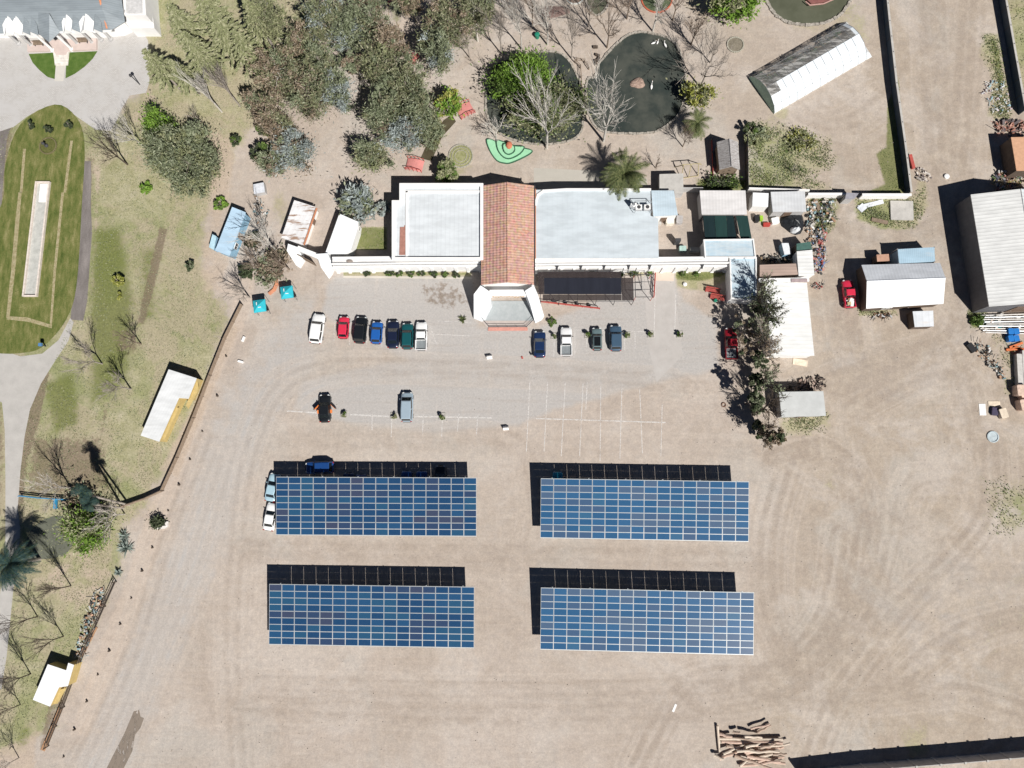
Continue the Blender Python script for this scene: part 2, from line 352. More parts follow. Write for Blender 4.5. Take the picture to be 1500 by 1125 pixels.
def ground_mat():
    t = NT('ground_soil'); P = t.pos()
    n1 = t.noise(P, .035, 5, .6); n2 = t.noise(P, .35, 5, .65); n3 = t.noise(P, 3.2, 4, .7); n4 = t.noise(P, 1.1, 4, .6)
    stx = t.noise(t.pos((.05, .8, 1)), 1.6, 4, .65); sty = t.noise(t.pos((.9, .07, 1), R(22)), 1.4, 4, .65)
    col = t.mix(t.mr(n1, .35, .65), (.448, .386, .335), (.400, .340, .288))
    col = t.mix(t.math('MULTIPLY', t.mr(n2, .35, .75), .5), col, (.40, .335, .285))
    col = t.mix(t.attr('tan'), col, t.mix(t.mr(n2, .3, .7), (.415, .352, .288), (.345, .285, .228)))
    b1 = t.noise(P, .09, 6, .68, .6); b2 = t.noise(P, .055, 5, .6, .8)
    col = t.mix(t.math('MULTIPLY', t.mr(b1, .48, .64), .6), col, (.48, .43, .385)); col = t.mix(t.math('MULTIPLY', t.mr(b1, .50, .34), .5), col, (.345, .285, .235)); col = t.mix(t.math('MULTIPLY', t.mr(b2, .53, .66), .45), col, (.40, .375, .34))
    def m(att, nz, amt, lo=.35, hi=.65): return t.mr(t.math('ADD', t.attr(att), t.math('MULTIPLY', t.math('SUBTRACT', nz, .5), amt)), lo, hi)
    col = t.mix(t.math('MULTIPLY', m('grey', n2, 1.0, .2, .8), .85), col, t.mix(t.mr(n4, .3, .7), (.435, .415, .395), (.385, .370, .358)))
    col = t.mix(t.math('MULTIPLY', m('pale', n2, .9), .6), col, (.49, .405, .335))
    # stretched wear streaks
    col = t.mix(t.math('MULTIPLY', t.mr(stx, .48, .75), .22), col, (.30, .235, .185))
    col = t.mix(t.math('MULTIPLY', t.mr(sty, .5, .72), .18), col, (.52, .45, .39))
    trk = t.math('MULTIPLY', t.attr('track'), t.mr(n2, .3, .6))
    col = t.mix(t.math('MULTIPLY', trk, .85), col, (.315, .26, .215)); col = t.mix(t.math('MULTIPLY', t.mr(t.attr('track'), .0, .12), t.math('SUBTRACT', .35, t.math('MULTIPLY', t.attr('track'), .7), clamp=True)), col, (.52, .455, .395))
    gcol = t.ramp(t.math('ADD', t.math('MULTIPLY', n2, .6), t.math('MULTIPLY', n3, .4)), [(.33, (.22, .215, .10)), (.45, (.30, .285, .16)), (.56, (.36, .335, .215)), (.68, (.43, .385, .285))])
    gcol = t.mix(t.math('MULTIPLY', t.mr(b2, .45, .6), .75), gcol, t.mix(n3, (.15, .175, .055), (.27, .29, .13))); gcol = t.mix(t.math('MULTIPLY', t.mr(b1, .54, .44), .7), gcol, t.mix(n3, (.27, .225, .145), (.45, .39, .29)))
    gm = m('grass', t.math('ADD', t.math('MULTIPLY', n3, .4), t.math('MULTIPLY', n2, .6)), 2.1, .25, .7)
    col = t.mix(t.math('MULTIPLY', gm, .93), col, gcol)
    col = t.mix(t.math('MULTIPLY', m('sand', n2, 1.1), .8), col, t.mix(n3, (.36, .28, .21), (.50, .415, .34)))
    col = t.mix(t.math('MULTIPLY', m('green', t.math('ADD', t.math('MULTIPLY', n3, .5), t.math('MULTIPLY', n4, .5)), 1.3, .35, .75), .8), col, t.mix(n3, (.07, .09, .02), (.19, .21, .06)))
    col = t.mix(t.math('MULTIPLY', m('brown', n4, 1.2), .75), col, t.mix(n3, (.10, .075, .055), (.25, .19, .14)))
    col = t.mix(.34, col, t.ramp(n3, [(.3, (.33, .335, .34)), (.5, (.5, .5, .5)), (.7, (.68, .67, .66))]), 'OVERLAY'); col = t.mix(.38, col, t.ramp(n4, [(.3, (.38, .385, .40)), (.5, (.5, .5, .5)), (.7, (.62, .615, .60))]), 'OVERLAY')
    fine = t.noise(P, 9.0, 2, .7)
    col = t.mix(.2, col, t.ramp(fine, [(.3, (.2, .2, .2)), (.7, (.8, .8, .8))]), 'OVERLAY')
    sp = t.noise(P, 1.9, 3, .8); col = t.mix(t.math('MULTIPLY', t.mr(sp, .60, .72), .35), col, (.22, .175, .14)); sp2 = t.noise(P, 2.6, 3, .8); col = t.mix(t.math('MULTIPLY', t.mr(sp2, .62, .74), .4), col, (.58, .52, .46))
    t.col(col)
    t.bump(t.math('ADD', n3, t.math('MULTIPLY', fine, .4)), .5, .05)
    return t.done(.95, 0, .1)
me.materials.append(ground_mat())
gr = bpy.data.objects.new('ground', me); C.objects.link(gr); struct(gr)

def soft(name, cols, scale=1.0, rough=.9, bump=.3, stretch=(1, 1, 1), rot=0.0, stops=None, fine=6.0):
    t = NT(name); P = t.pos(stretch, rot); a = t.noise(P, scale, 5, .65); b = t.noise(t.pos(), fine, 3, .7)
    k = len(cols); col = t.ramp(t.math('ADD', t.math('MULTIPLY', a, .7), t.math('MULTIPLY', b, .3)), [((.34+.32*i/(k-1)), c) for i, c in enumerate(cols)])
    t.col(col); t.bump(b, bump, .04); return t.done(rough, 0, .1)
def sheet(name, px, z, mat, zc=0, hole=None):
    b = MB(); p = pxy(px); b.prism(p, z-.003, z); o = b.build(name, mat); return struct(o)
def curve_px(pts, n=6):
    """closed Catmull-Rom through px points"""
    out = []; k = len(pts)
    for i in range(k):
        p0, p1, p2, p3 = (Vector(pts[(i+j-1) % k]) for j in range(4))
        for s in range(n):
            u = s/n; q = .5*((2*p1)+(p2-p0)*u+(2*p0-5*p1+4*p2-p3)*u*u+(3*p1-p0-3*p2+p3)*u**3); out.append((q.x, q.y))
    return out
# cobbled forecourt of the mansion
def cobble():
    t = NT('cobble_paving'); v = t.pos((1, 1, 1), R(4)); br = t.n('TexBrick'); t.l(v, br.inputs[0])
    br.inputs['Scale'].default_value = 1.3; br.inputs['Color1'].default_value = (.44, .42, .40, 1); br.inputs['Color2'].default_value = (.52, .50, .48, 1)
    br.inputs['Mortar'].default_value = (.34, .32, .30, 1); br.inputs['Mortar Size'].default_value = .03
    col = t.mix(t.mr(t.noise(t.pos(), .4, 4), .35, .7), br.outputs[0], (.47, .455, .44)); t.col(col); return t.done(.9, 0, .15)
sheet('driveway', [(-70,50),(200,28),(217,60),(219,120),(214,136),(190,140),(178,160),(172,175),(162,192),(140,190),(120,176),(100,162),(80,156),(58,160),(38,172),(20,186),(-70,215)], .012, cobble())
lawn = soft('lawn_turf', [(.06,.085,.02),(.11,.13,.036),(.17,.17,.06),(.27,.245,.115)], .7, stretch=(1.6,.5,1), rot=R(-7))
oval = curve_px([(2,300),(8,240),(30,182),(80,153),(112,172),(124,212),(120,300),(112,420),(96,470),(66,505),(40,516),(-10,515),(-40,480),(-40,380)], 4)
sheet('lawn', oval, .016, lawn)
sheet('lawn_half_round', curve_px([(41,79),(84,77),(82,112),(60,104),(48,92)], 1)[:0] or [(42,79),(83,77),(81,116),(70,113),(58,103),(48,92)], .022, soft('trimmed_turf', [(.05,.10,.02),(.085,.14,.03),(.12,.17,.05)], 1.0))
sheet('lawn_half_round', [(98,77),(143,75),(136,86),(124,98),(110,108),(96,115)], .022, soft('trimmed_turf_two', [(.05,.10,.02),(.085,.14,.03),(.12,.17,.05)], 1.0))
strip = soft('worn_strip', [(.22,.18,.09),(.34,.29,.17),(.42,.37,.25)], 2.0)
sheet('path', [(27,282),(32,281),(28,330),(22,400),(14,465),(9,465),(16,400),(22,330)], .020, strip)
sheet('path', [(90,282),(94,282),(88,340),(82,400),(76,478),(73,478),(78,400),(84,340)], .020, strip)
sheet('path', [(10,463),(40,465),(76,476),(76,481),(40,471),(10,468)], .024, strip)
sheet('path', [(34,218),(38,218),(33,282),(29,282)], .020, strip)
sheet('path', [(103,206),(107,206),(97,282),(93,282)], .020, strip)
asph = soft('worn_asphalt', [(.12,.105,.095),(.19,.17,.16),(.28,.25,.235)], .35, stretch=(1.5,.4,1), rot=R(-6))
sheet('path', [(122,236),(133,236),(134,260),(133,300),(135,340),(132,380),(128,440),(122,470),(103,468),(108,420),(115,330)], .010, asph)
sheet('path', [(-40,200),(16,186),(10,205),(5,260),(1,320),(-40,320)], .010, asph)
conc = soft('pale_concrete_path', [(.38,.365,.34),(.43,.41,.385),(.47,.45,.42)], .5)
sheet('path', [(-40,500),(30,522),(62,518),(86,498),(103,466),(108,472),(100,500),(80,530),(60,562),(44,600),(36,640),(30,690),(26,745),(30,775),(28,800),(20,860),(10,960),(2,1010),(-6,1010),(-6,900),(6,840),(8,790),(8,700),(7,630),(3,590),(-40,560)], .014, conc)
# parking apron strips and paving in front of the gallery
sheet('pavement', [(945,404),(988,404),(990,440),(1000,520),(962,560),(948,500),(945,440)], .008, soft('grey_apron', [(.40,.375,.35),(.44,.41,.385),(.47,.445,.42)], .6))
sheet('pavement', [(960,391),(987,391),(987,412),(960,411)], .016, soft('pale_slab', [(.55,.46,.38),(.6,.51,.43)], .7))
sheet('pavement', [(782,246),(915,252),(948,262),(948,278),(782,278)], .008, soft('back_slab', [(.40,.375,.33),(.46,.43,.38)], .6))
sheet('pavement', [(503,404),(690,406),(692,409),(503,407)], .010, soft('kerb_line_mat', [(.5,.46,.4),(.56,.52,.46)], .6))
def lines_mat():
    t = NT('faded_white_paint'); P = t.pos(); n = t.noise(P, 1.6, 5, .75); a = t.mr(n, .30, .6)
    tr_ = t.n('BsdfTransparent'); mx = t.n('MixShader'); t.l(t.math('MULTIPLY', a, .5), mx.inputs[0]); t.l(tr_.outputs[0], mx.inputs[1]); t.l(t.p.outputs[0], mx.inputs[2])
    t.l(mx.outputs[0], t.out.inputs[0]); t.p.inputs['Base Color'].default_value = (.80, .77, .74, 1); return t.done(.9)
b = MB()
def pline(a, c, wd=.13):
    a, c = G(*a), G(*c); d = (c-a); ang = math.atan2(d.y, d.x); m_ = (a+c)/2; b.box((m_.x, m_.y, .018), (d.length, wd, .002), ang)
pline((420,602),(470,605), .22); pline((512,607),(570,610), .25); pline((604,610),(720,612), .22); pline((785,613),(975,619), .2)
for x0, y0, x1, y1 in [(776,560,771,662),(802,560,797,662),(828,560,822,668),(854,562,849,668),(880,566,879,675),(911,568,908,672),(937,570,941,664),(970,592,968,668),(700,606,698,636),(672,606,670,632),(648,612,647,640),(574,612,573,640),(545,606,545,630),(620,606,619,636),(960,415,958,490),(990,430,988,495),(860,560,858,600)]:
    pline((x0, y0), (x1, y1))
for x0, y0, x1, y1 in [(490,470,489,500),(513,472,512,505),(538,472,537,505),(560,474,559,508),(630,478,640,506),(782,482,781,520),(812,484,811,522),(842,484,842,520),(860,486,859,515),(885,486,884,515),(915,486,915,512),(930,486,930,512),(640,470,690,472),(840,483,960,486),(628,489,690,492)]:
    pline((x0, y0), (x1, y1), .10)
struct(b.build('road_marking', lines_mat()))
# wet stain lower left
def stain():
    t = NT('damp_soil'); P = t.pos((1.5,.35,1), R(-27)); n = t.noise(P, 1.5, 5, .7); tr_ = t.n('BsdfTransparent'); mx = t.n('MixShader')
    t.l(t.mr(n, .36, .5), mx.inputs[0]); t.l(tr_.outputs[0], mx.inputs[1]); t.l(t.p.outputs[0], mx.inputs[2]); t.l(mx.outputs[0], t.out.inputs[0])
    t.p.inputs['Base Color'].default_value = (.22, .18, .145, 1); return t.done(.7)
sheet('ground_stain', [(196,1042),(204,1040),(206,1050),(211,1052),(206,1066),(198,1076),(194,1100),(180,1128),(154,1130),(166,1106),(182,1075)], .016, stain())
# ---------------------------------------------------------------- ponds
def water(name, c, c2):
    t = NT(name); n = t.noise(t.pos(), .25, 4, .6); t.col(t.mix(t.mr(n, .35, .65), c, c2)); t.bump(t.noise(t.pos(), 3, 3), .04, .02)
    t.p.inputs['IOR'].default_value = 1.33; return t.done(.08, 0, .5)
stone = soft('pond_stone', [(.16,.14,.11),(.33,.30,.26),(.5,.46,.4)], 2.5)
def pond(px, mat, rim, cat_label, rimh=.22, rw=.35):
    c = curve_px(px, 5); sheet('water', c, .02, mat)
    b = MB(); pts = [Vector((x, y, 0)) for x, y in pxy(c)]; r_ = random.Random(len(c)+int(px[0][0]))
    seq = pts+[pts[0]]
    for a, c2 in zip(seq, seq[1:]):
        L = (c2-a).length; k = max(1, int(L/.45))
        for i in range(k):
            p = a.lerp(c2, (i+.5)/k); d = c2-a
            b.box((p.x+r_.uniform(-.05,.05), p.y+r_.uniform(-.05,.05), rimh/2), (L/k*.95, rw*r_.uniform(.7,1.2), rimh*r_.uniform(.7,1.3)), math.atan2(d.y, d.x)+r_.uniform(-.15,.15))
    o = b.build('pond_edge', stone, org=(pts[0].x, pts[0].y, 0)); tag(o, cat_label, 'stone edging'); return o
wd = water('dark_pond_water', (.035,.044,.040), (.075,.08,.068)); wg = water('green_pond_water', (.085,.09,.06), (.11,.115,.08)); wg2 = water('murky_pond_water', (.12,.125,.10), (.15,.155,.12))
pond([(906,62),(925,50),(948,48),(985,60),(1000,90),(1005,130),(995,165),(975,185),(952,195),(900,195),(875,188),(860,160),(860,118),(872,112),(880,90)], wd, 1, 'low stone edging around the large dark pond')
pond([(716,110),(730,92),(760,82),(798,76),(824,80),(840,100),(852,130),(855,165),(850,195),(830,208),(790,212),(752,205),(725,190),(712,160)], wd, 1, 'low stone edging around the pond under the willow')
pond([(1118,-30),(1126,8),(1140,26),(1165,36),(1200,36),(1225,26),(1240,10),(1252,-30)], wg, 1, 'pale stone edging around the green pond near the greenhouse', .25, .5)
pond([(868,-25),(888,-12),(890,8),(878,22),(868,20),(858,0)], wg, 1, 'stone edging around the small narrow pond at the top')
sheet('water', curve_px([(66,760),(92,756),(112,770),(110,790),(96,812),(74,818),(50,820),(34,822),(38,800),(44,780)], 4), .02, wg2)
sheet('water', [(650,176),(662,168),(668,178),(648,200),(632,236),(616,232),(628,205)], .02, water('stream_water', (.06,.05,.03), (.10,.085,.055)))
# island, turtle mound, ring planters
def mound(px, py, r, h, label, mat, name='stone_island', cat='island', ry=None):
    p = G(px, py); b = MB(); r_ = random.Random(int(px)); n = 18; rings = 5; base = len(b.v)
    for k in range(rings+1):
        rr = r*(1-(k/rings)**1.6); z = h*math.sin(k/rings*math.pi/2)
        for i in range(n):
            a = 2*math.pi*i/n; q = rr*(1+.12*math.sin(3*a+px))*r_.uniform(.92, 1.08); b.v.append((q*math.cos(a), (ry or r)/r*q*math.sin(a), z*r_.uniform(.85, 1.1)))
    for k in range(rings):
        for i in range(n):
            j = (i+1) % n; b.f.append((k*n+i, k*n+j, (k+1)*n+j, (k+1)*n+i)); b.m.append(0)
    o = b.build(name, mat, org=(0, 0, 0)); o.location = (p.x, p.y, .02); return tag(o, label, cat)
mound(934, 122, 1.25, .5, 'small pink brown earth island in the middle of the dark pond', soft('island_soil', [(.22,.15,.12),(.42,.31,.25)], 3), ry=.95)
# ================================================================= BUILDINGS
white_wall = plain('white_render', (.78, .77, .75), .85, .05, .8)
grey_wall = plain('grey_render', (.42, .41, .40), .85, .12, .8)
brown_wall = plain('brown_boards', (.12, .09, .07), .85, .2, 1.5)
blue_wall = plain('blue_boards', (.25, .42, .55), .7, .12, 1.5)
yellow_wall = plain('ochre_boards', (.50, .38, .16), .8, .12, 1.5)
dark_glass = plain('window_glass', (.03, .035, .04), .12, .1, 1, spec=.6, bump=0)
door_m = plain('door_paint', (.16, .11, .08), .6, .1)
concrete = plain('concrete', (.45, .43, .40), .9, .12, 1.2)
steel = plain('grey_steel', (.42, .43, .44), .45, .08, 2, metal=.6)
dark_steel = plain('dark_steel', (.06, .06, .065), .5, .1)
timber = plain('weathered_timber', (.22, .165, .12), .9, .25, 3)
red_paint = plain('red_paint', (.42, .085, .07), .6, .15)
terracotta = plain('terracotta', (.52, .22, .12), .8, .15)
white_roof = roofmat('white_sheet_roof', (.80, .80, .79), 0, .6, .12, line=.08)

def openings(e, A, B, z0, z1, lst, org):
    """doors and windows on the wall from A to B (outward = left of A->B): (kind, u 0-1, width, height, sill)"""
    d = (B-A).to_2d(); L = d.length
    if L < .5: return
    d = d.normalized(); nrm = Vector((-d.y, d.x)); ang = math.atan2(d.y, d.x)
    for kind, u, wd, ht, sill in lst:
        p = A.to_2d()+d*(L*u); b = MB(); zc = z0+sill+ht/2; q = p+nrm*.03
        if kind == 'window':
            b.box((q.x, q.y, zc), (wd, .08, ht), ang); o = b.build('window', dark_glass, e, org)
            f = MB()
            for du, dz, sw, sh in ((0, ht/2, wd+.1, .08), (0, -ht/2, wd+.1, .08), (-wd/2, 0, .08, ht), (wd/2, 0, .08, ht), (0, 0, .05, ht)):
                r_ = p+nrm*.06+d*du; f.box((r_.x, r_.y, zc+dz), (sw, .09, sh), ang)
            f.build('frame', white_wall, o, org)
        else:
            b.box((q.x, q.y, zc), (wd, .1, ht), ang); o = b.build('door', door_m, e, org)
            f = MB(); r_ = p+nrm*.11+d*(wd*.38); f.box((r_.x, r_.y, z0+1.0), (.12, .05, .05), ang); f.build('handle', steel, o, org)
def bld(name, label, cat, roofpx, z, roof_m, wall_m, overhang=.2, zlist=None, th=.1, op=None, group=None, zb=0.0, parapet=None):
    """flat or shed roofed building. roofpx: roof outline in the photo, at roof height z (zlist per corner)"""
    P = [G(x, y, (zlist[i] if zlist else z)) for i, (x, y) in enumerate(roofpx)]
    c = sum((p.to_2d() for p in P), Vector((0, 0)))/len(P); org = (c.x, c.y, zb); e = thing(name, label, cat, org, 0, group)
    zs = zlist or [z]*len(P)
    W = []
    for p in P:
        q = p.to_2d()-c; W.append(c+q*(1-overhang/max(q.length, .1)))
    b = MB(); b.prism([tuple(q) for q in W], zb, [q-th-.004 for q in zs]); b.build('wall', wall_m, e, org)
    b = MB(); b.prism([tuple(p.to_2d()) for p in P], [q-th for q in zs], zs); b.build('roof', roof_m, e, org)
    if parapet:
        ph, pw, pm = parapet; b = MB(); k = len(P); b.rib([Vector((P[i % k].x, P[i % k].y, zs[i % k]-.3)) for i in range(k+1)], pw, ph+.3)
        b.build('parapet', pm, e, org)
    for i, lst in (op or {}).items():
        A, B = W[i], W[(i+1) % len(W)]; openings(e, Vector((A.x, A.y, 0)), Vector((B.x, B.y, 0)), zb, z, lst, org)
    return e, org, W
def gable(name, label, cat, px, ze, zr, axis, roof_m, wall_m, over=.3, th=.09, op=None, roof_m2=None, group=None, split=.5):
    """px: NW NE SE SW eave corners at height ze; ridge along axis 'x' or 'y'"""
    P = [G(x, y, ze).to_2d() for x, y in px]; c = sum(P, Vector((0, 0)))/4; org = (c.x, c.y, 0); e = thing(name, label, cat, org, 0, group)
    if axis == 'x': r0, r1 = P[0].lerp(P[3], split), P[1].lerp(P[2], split); slopes = [(P[0], P[1], r1, r0), (P[3], P[2], r1, r0)]
    else: r0, r1 = P[0].lerp(P[1], split), P[3].lerp(P[2], split); slopes = [(P[0], P[3], r1, r0), (P[1], P[2], r1, r0)]
    rd = (r1-r0).normalized()
    W = [c+(p-c)*(1-over/(p-c).length) for p in P]
    w0, w1 = r0+rd*over*.7, r1-rd*over*.7; b = MB()
    zw = ze-th-.01; ww = [(q.x, q.y, zw) for q in W]; wb = [(q.x, q.y, 0) for q in W]
    if axis == 'x':
        for i, rp in ((0, None), (1, w1), (2, None), (3, w0)):
            j = (i+1) % 4; pts = [wb[j], wb[i], ww[i]]+([(rp.x, rp.y, zr-th-.02)] if rp is not None else [])+[ww[j]]; b.face(pts)
    else:
        for i, rp in ((0, w0), (1, None), (2, w1), (3, None)):
            j = (i+1) % 4; pts = [wb[j], wb[i], ww[i]]+([(rp.x, rp.y, zr-th-.02)] if rp is not None else [])+[ww[j]]; b.face(pts)
    b.build('wall', wall_m, e, org)
    for k, (a, d, q, s) in enumerate(slopes):
        b = MB(); T = [(a.x, a.y, ze), (d.x, d.y, ze), (q.x, q.y, zr), (s.x, s.y, zr)]
        n_ = (Vector(T[1])-Vector(T[0])).cross(Vector(T[2])-Vector(T[0]))
        if n_.z < 0: T = T[::-1]
        U = [(x, y, z_-th) for x, y, z_ in T]; b.face(T); b.face(U[::-1])
        for i in range(4): j = (i+1) % 4; b.face([T[j], T[i], U[i], U[j]])
        b.build('roof_slope', (roof_m2 or roof_m) if k else roof_m, e, org)
    b = MB(); b.tube((r0.x, r0.y, zr+.0), (r1.x, r1.y, zr+.0), .09, n=8); b.build('ridge_cap', roof_m, e, org)
    for i, lst in (op or {}).items():
        A, B = W[i], W[(i+1) % 4]; openings(e, Vector((A.x, A.y, 0)), Vector((B.x, B.y, 0)), 0, ze, lst, org)
    return e, org, W, (r0, r1)

# ---- main hall: left wing, central tiled hall, right wing, front gallery
def tiles():
    t = NT('terracotta_tiles'); P = t.pos(); w1 = t.n('SeparateXYZ'); t.l(P, w1.inputs[0])
    s1 = t.math('SINE', t.math('MULTIPLY', w1.outputs['Y'], 2*math.pi/.42)); s2 = t.math('SINE', t.math('MULTIPLY', w1.outputs['X'], 2*math.pi/.55))
    n = t.noise(P, 1.6, 5, .75); c = t.mix(t.mr(n, .3, .7), (.42, .235, .18), (.56, .36, .285)); c = t.mix(t.math('MULTIPLY', t.mr(s1, .5, 1), .22), c, (.26, .13, .10))
    vor = t.n('TexVoronoi'); vor.inputs['Scale'].default_value = 2.3; t.l(P, vor.inputs['Vector']); c = t.mix(.18, c, vor.outputs['Color'], 'SOFT_LIGHT')
    c = t.mix(t.math('MULTIPLY', t.mr(t.noise(P, .35, 5, .7), .5, .75), .35), c, (.30, .2, .16)); t.col(c); t.bump(t.math('ADD', s1, s2), .4, .05); return t.done(.9, 0, .1)
tile_m = tiles()
lw_roof = roofmat('left_wing_sheet', (.60, .63, .65), R(90), .7, .12, (.42, .4, .36), line=.10, dlo=.55, bmp=.05)
rw_roof = roofmat('right_wing_sheet', (.52, .57, .60), R(90), .8, .16, (.6, .62, .62), line=.04, dlo=.5, bmp=.02)
e, o_, W = bld('hall_wing', 'white walled left wing of the main hall with pale ribbed sheet roof behind parapets', 'building', [(588,272),(706,272),(706,380),(577,380),(577,297),(588,297)][::1], 4.0, lw_roof, white_wall, overhang=.02, parapet=(.45, .5, white_wall))
b = MB()
for pts in ([(589,281),(706,281)], [(596,282),(596,378)]):
    q = [G(x, y, 3.98) for x, y in pts]; b.rib(q, .35, .22)
b.build('inner_ledge', white_wall, e, o_)
b = MB(); q = G(590.5, 353, 4.03); b.box((q.x, q.y, 4.04), (1.1, 4.6, .1)); b.build('rust_stain_sheet', plain('rusty_sheet', (.36, .18, .14), .9, .2, 2), e, o_)
b = MB(); q = G(594, 340, 4.03); b.box((q.x, q.y, 4.03), (.45, 2.2, .08)); b.build('rust_stain_sheet', plain('rusty_sheet', (.36, .18, .14)), e, o_)
for x in (435,): pass
e, o_, W = bld('hall_wing', 'right wing of the main hall with wide blue grey sheet roof beside the tiled hall', 'building', [(783,278),(953,278),(953,316),(964,320),(965,378),(783,378)], 3.9, rw_roof, white_wall, overhang=.02)
b = MB(); pts = [G(x, y, 3.9) for x, y in [(784,300),(788,286),(796,280),(830,278),(952,278)]]; b.rib(pts, .35, .2); b.build('parapet', white_wall, e, o_)
b = MB(); pts = [G(x, y, 3.9) for x, y in [(784,278),(784,378)]]; b.rib(pts, .25, .12); b.build('gutter', terracotta, e, o_)
bj, o_, W = bld('lean_to', 'pale blue sheet roofed lean-to at the right end of the main hall', 'building', [(954,279),(987,279),(993,315),(957,317)], 3.2, roofmat('pale_blue_sheet', (.47, .56, .62), R(90), .4, .15), white_wall, op={2: [('door', .5, 1, 2, 0)]})
e, o_, W, rr = gable('tiled_hall', 'central hall under a steep terracotta tiled gable roof', 'building', [(704,272),(783,272),(783,417),(705,417)], 4.3, 5.7, 'y', tile_m, white_wall, over=.15, th=.14)
b = MB(); q0, q1 = G(783.5, 272, 4.36), G(783.5, 417, 4.36); b.rib([q0, q1], .14, .1); b.build('gutter', dark_steel, e, o_)
# air conditioning frame on the right wing roof
e = thing('roof_unit', 'white cooling units in a steel frame on the right wing roof', 'roof unit', G(941, 306, 3.9))
b = MB(); c = G(941, 306, 3.9)
for dx, dy in ((-1.3, -.8), (1.3, -.8), (1.3, .8), (-1.3, .8)): b.box((c.x+dx, c.y+dy, 4.7), (.07, .07, 1.0))
for dy in (-.8, .8): b.box((c.x, c.y+dy, 5.2), (2.67, .07, .07))
for dx in (-1.3, 1.3): b.box((c.x+dx, c.y, 5.2), (.07, 1.5, .07))
b.build('frame', steel, e, c)
for dx in (-.7, .65):
    b = MB(); b.box((c.x+dx, c.y-.1, 4.62), (1.0, .8, .75)); u = b.build('cooling_unit', white_wall, e, c); b = MB(); b.lathe((c.x+dx, c.y-.1, 4.98), [(.3, 0), (.3, .05), (.08, .06)], 12); b.build('fan', dark_steel, u, c)
e = thing('roof_vent', 'upright triangular white vent cowl beside the roof units', 'vent', G(927, 303, 4.2)); c = G(927, 303, 4.2)
b = MB(); b.prism([(c.x-.5, c.y), (c.x+.45, c.y+.1), (c.x+.2, c.y-.5)], 4.2, [5.6, 5.6, 5.0]); b.build('cowl', white_wall, e, c)
b = MB(); b.lathe((c.x, c.y-.15, 5.5), [(.2, 0), (.2, .3)], 10); b.build('pipe', steel, e, c)
# front gallery: roof slab with parapet lip, arcade front, and lamps
gal_roof = roofmat('gallery_roof', (.72, .71, .70), 0, .9, .15, line=.15)
def gallery(label, x0, x1, y0, y1, z, n_arch, lamps, open_=()):
    p = [G(x0, y0, z), G(x1, y0, z), G(x1, y1, z), G(x0, y1, z)]; c = sum((q.to_2d() for q in p), Vector((0, 0)))/4; org = (c.x, c.y, 0)
    e = thing('gallery', label, 'gallery', org); n, s_ = p[0].y, p[3].y; a, d = p[0].x, p[1].x
    b = MB(); b.box(((a+d)/2, (n+s_)/2, z-.1), (d-a, n-s_, .2)); b.build('roof', gal_roof, e, org)
    b = MB(); b.box(((a+d)/2, n-.12, z+.1), (d-a, .2, .2)); b.box(((a+d)/2, s_+.12, z+.14), (d-a, .22, .28)); b.box(((a+d)/2, (n*.55+s_*.45), z+.03), (d-a, .12, .07)); b.build('parapet', white_wall, e, org)
    b = MB(); k = max(2, n_arch); s2 = s_-.35
    b.box(((a+d)/2, s2+.12, (z-.21)*.5), (d-a-.02, .3, z-.215)); b.build('front_wall', white_wall, e, org)
    for i in range(k+1):
        b = MB(); x = a+.25+(d-a-.5)*i/k; b.box((x, s2+.08, 1.3), (.4, .5, 2.6)); b.box((x, s2+.08, .15), (.5, .62, .3)); b.build('pillar', white_wall, e, org)
    b = MB(); b.box(((a+d)/2, n-.25, z/2-.12), (d-a-.05, .25, z-.2)); b.build('back_wall', white_wall, e, org)
    b = MB(); b.box(((a+d)/2, (n+s_)/2-.1, .04), (d-a, n-s_+.3, .08)); b.build('floor', concrete, e, org)
    for lx in lamps:
        q = G(lx, y1, z); x = q.x; f = thing('wall_lamp', f'black triangular lamp bracket on the gallery front above the {"planting bed" if lx<980 else "grass strip"}, '+ORD[lamps.index(lx)]+' from the left', 'lamp', (x, s_-.15, z-.3), 0, 'lamp brackets along the gallery front')
        b = MB(); b.prism([(x-.28, s_-.02), (x+.28, s_-.02), (x, s_-.75)], z-.35, z+.02); b.build('bracket', dark_steel, f, (x, s_-.15, z-.3)); b = MB(); b.lathe((x, s_-.5, z-.62), [(.08, 0), (.13, .12), (.05, .27)], 8); b.build('lantern', dark_glass, f, (x, s_-.15, z-.3))
    return e, org
gallery('white pillared gallery running along the left wing to the entrance gate', 487, 704, 376.5, 388, 3.0, 12, [])
gallery('white pillared gallery along the front of the right wing with black lamp brackets', 783, 1070, 378.5, 389, 3.0, 15, [816, 851, 885, 921, 952, 1029])
# raised ovals on the gallery roof
for x in (512, 688):
    q = G(x, 382.5, 3.1); b = MB(); b.lathe((q.x, q.y, 3.02), [(.55, 0), (.5, .16), (.1, .2)], 18, sx=1, sy=.45); tag(b.build('roof_vent', plain('brown_hatch', (.3, .25, .22)), org=(q.x, q.y, 3.02)), 'brown oval hatch on the gallery roof '+('near the gate tower' if x < 600 else 'near the tiled hall'), 'vent', 'oval hatches on the gallery roof')
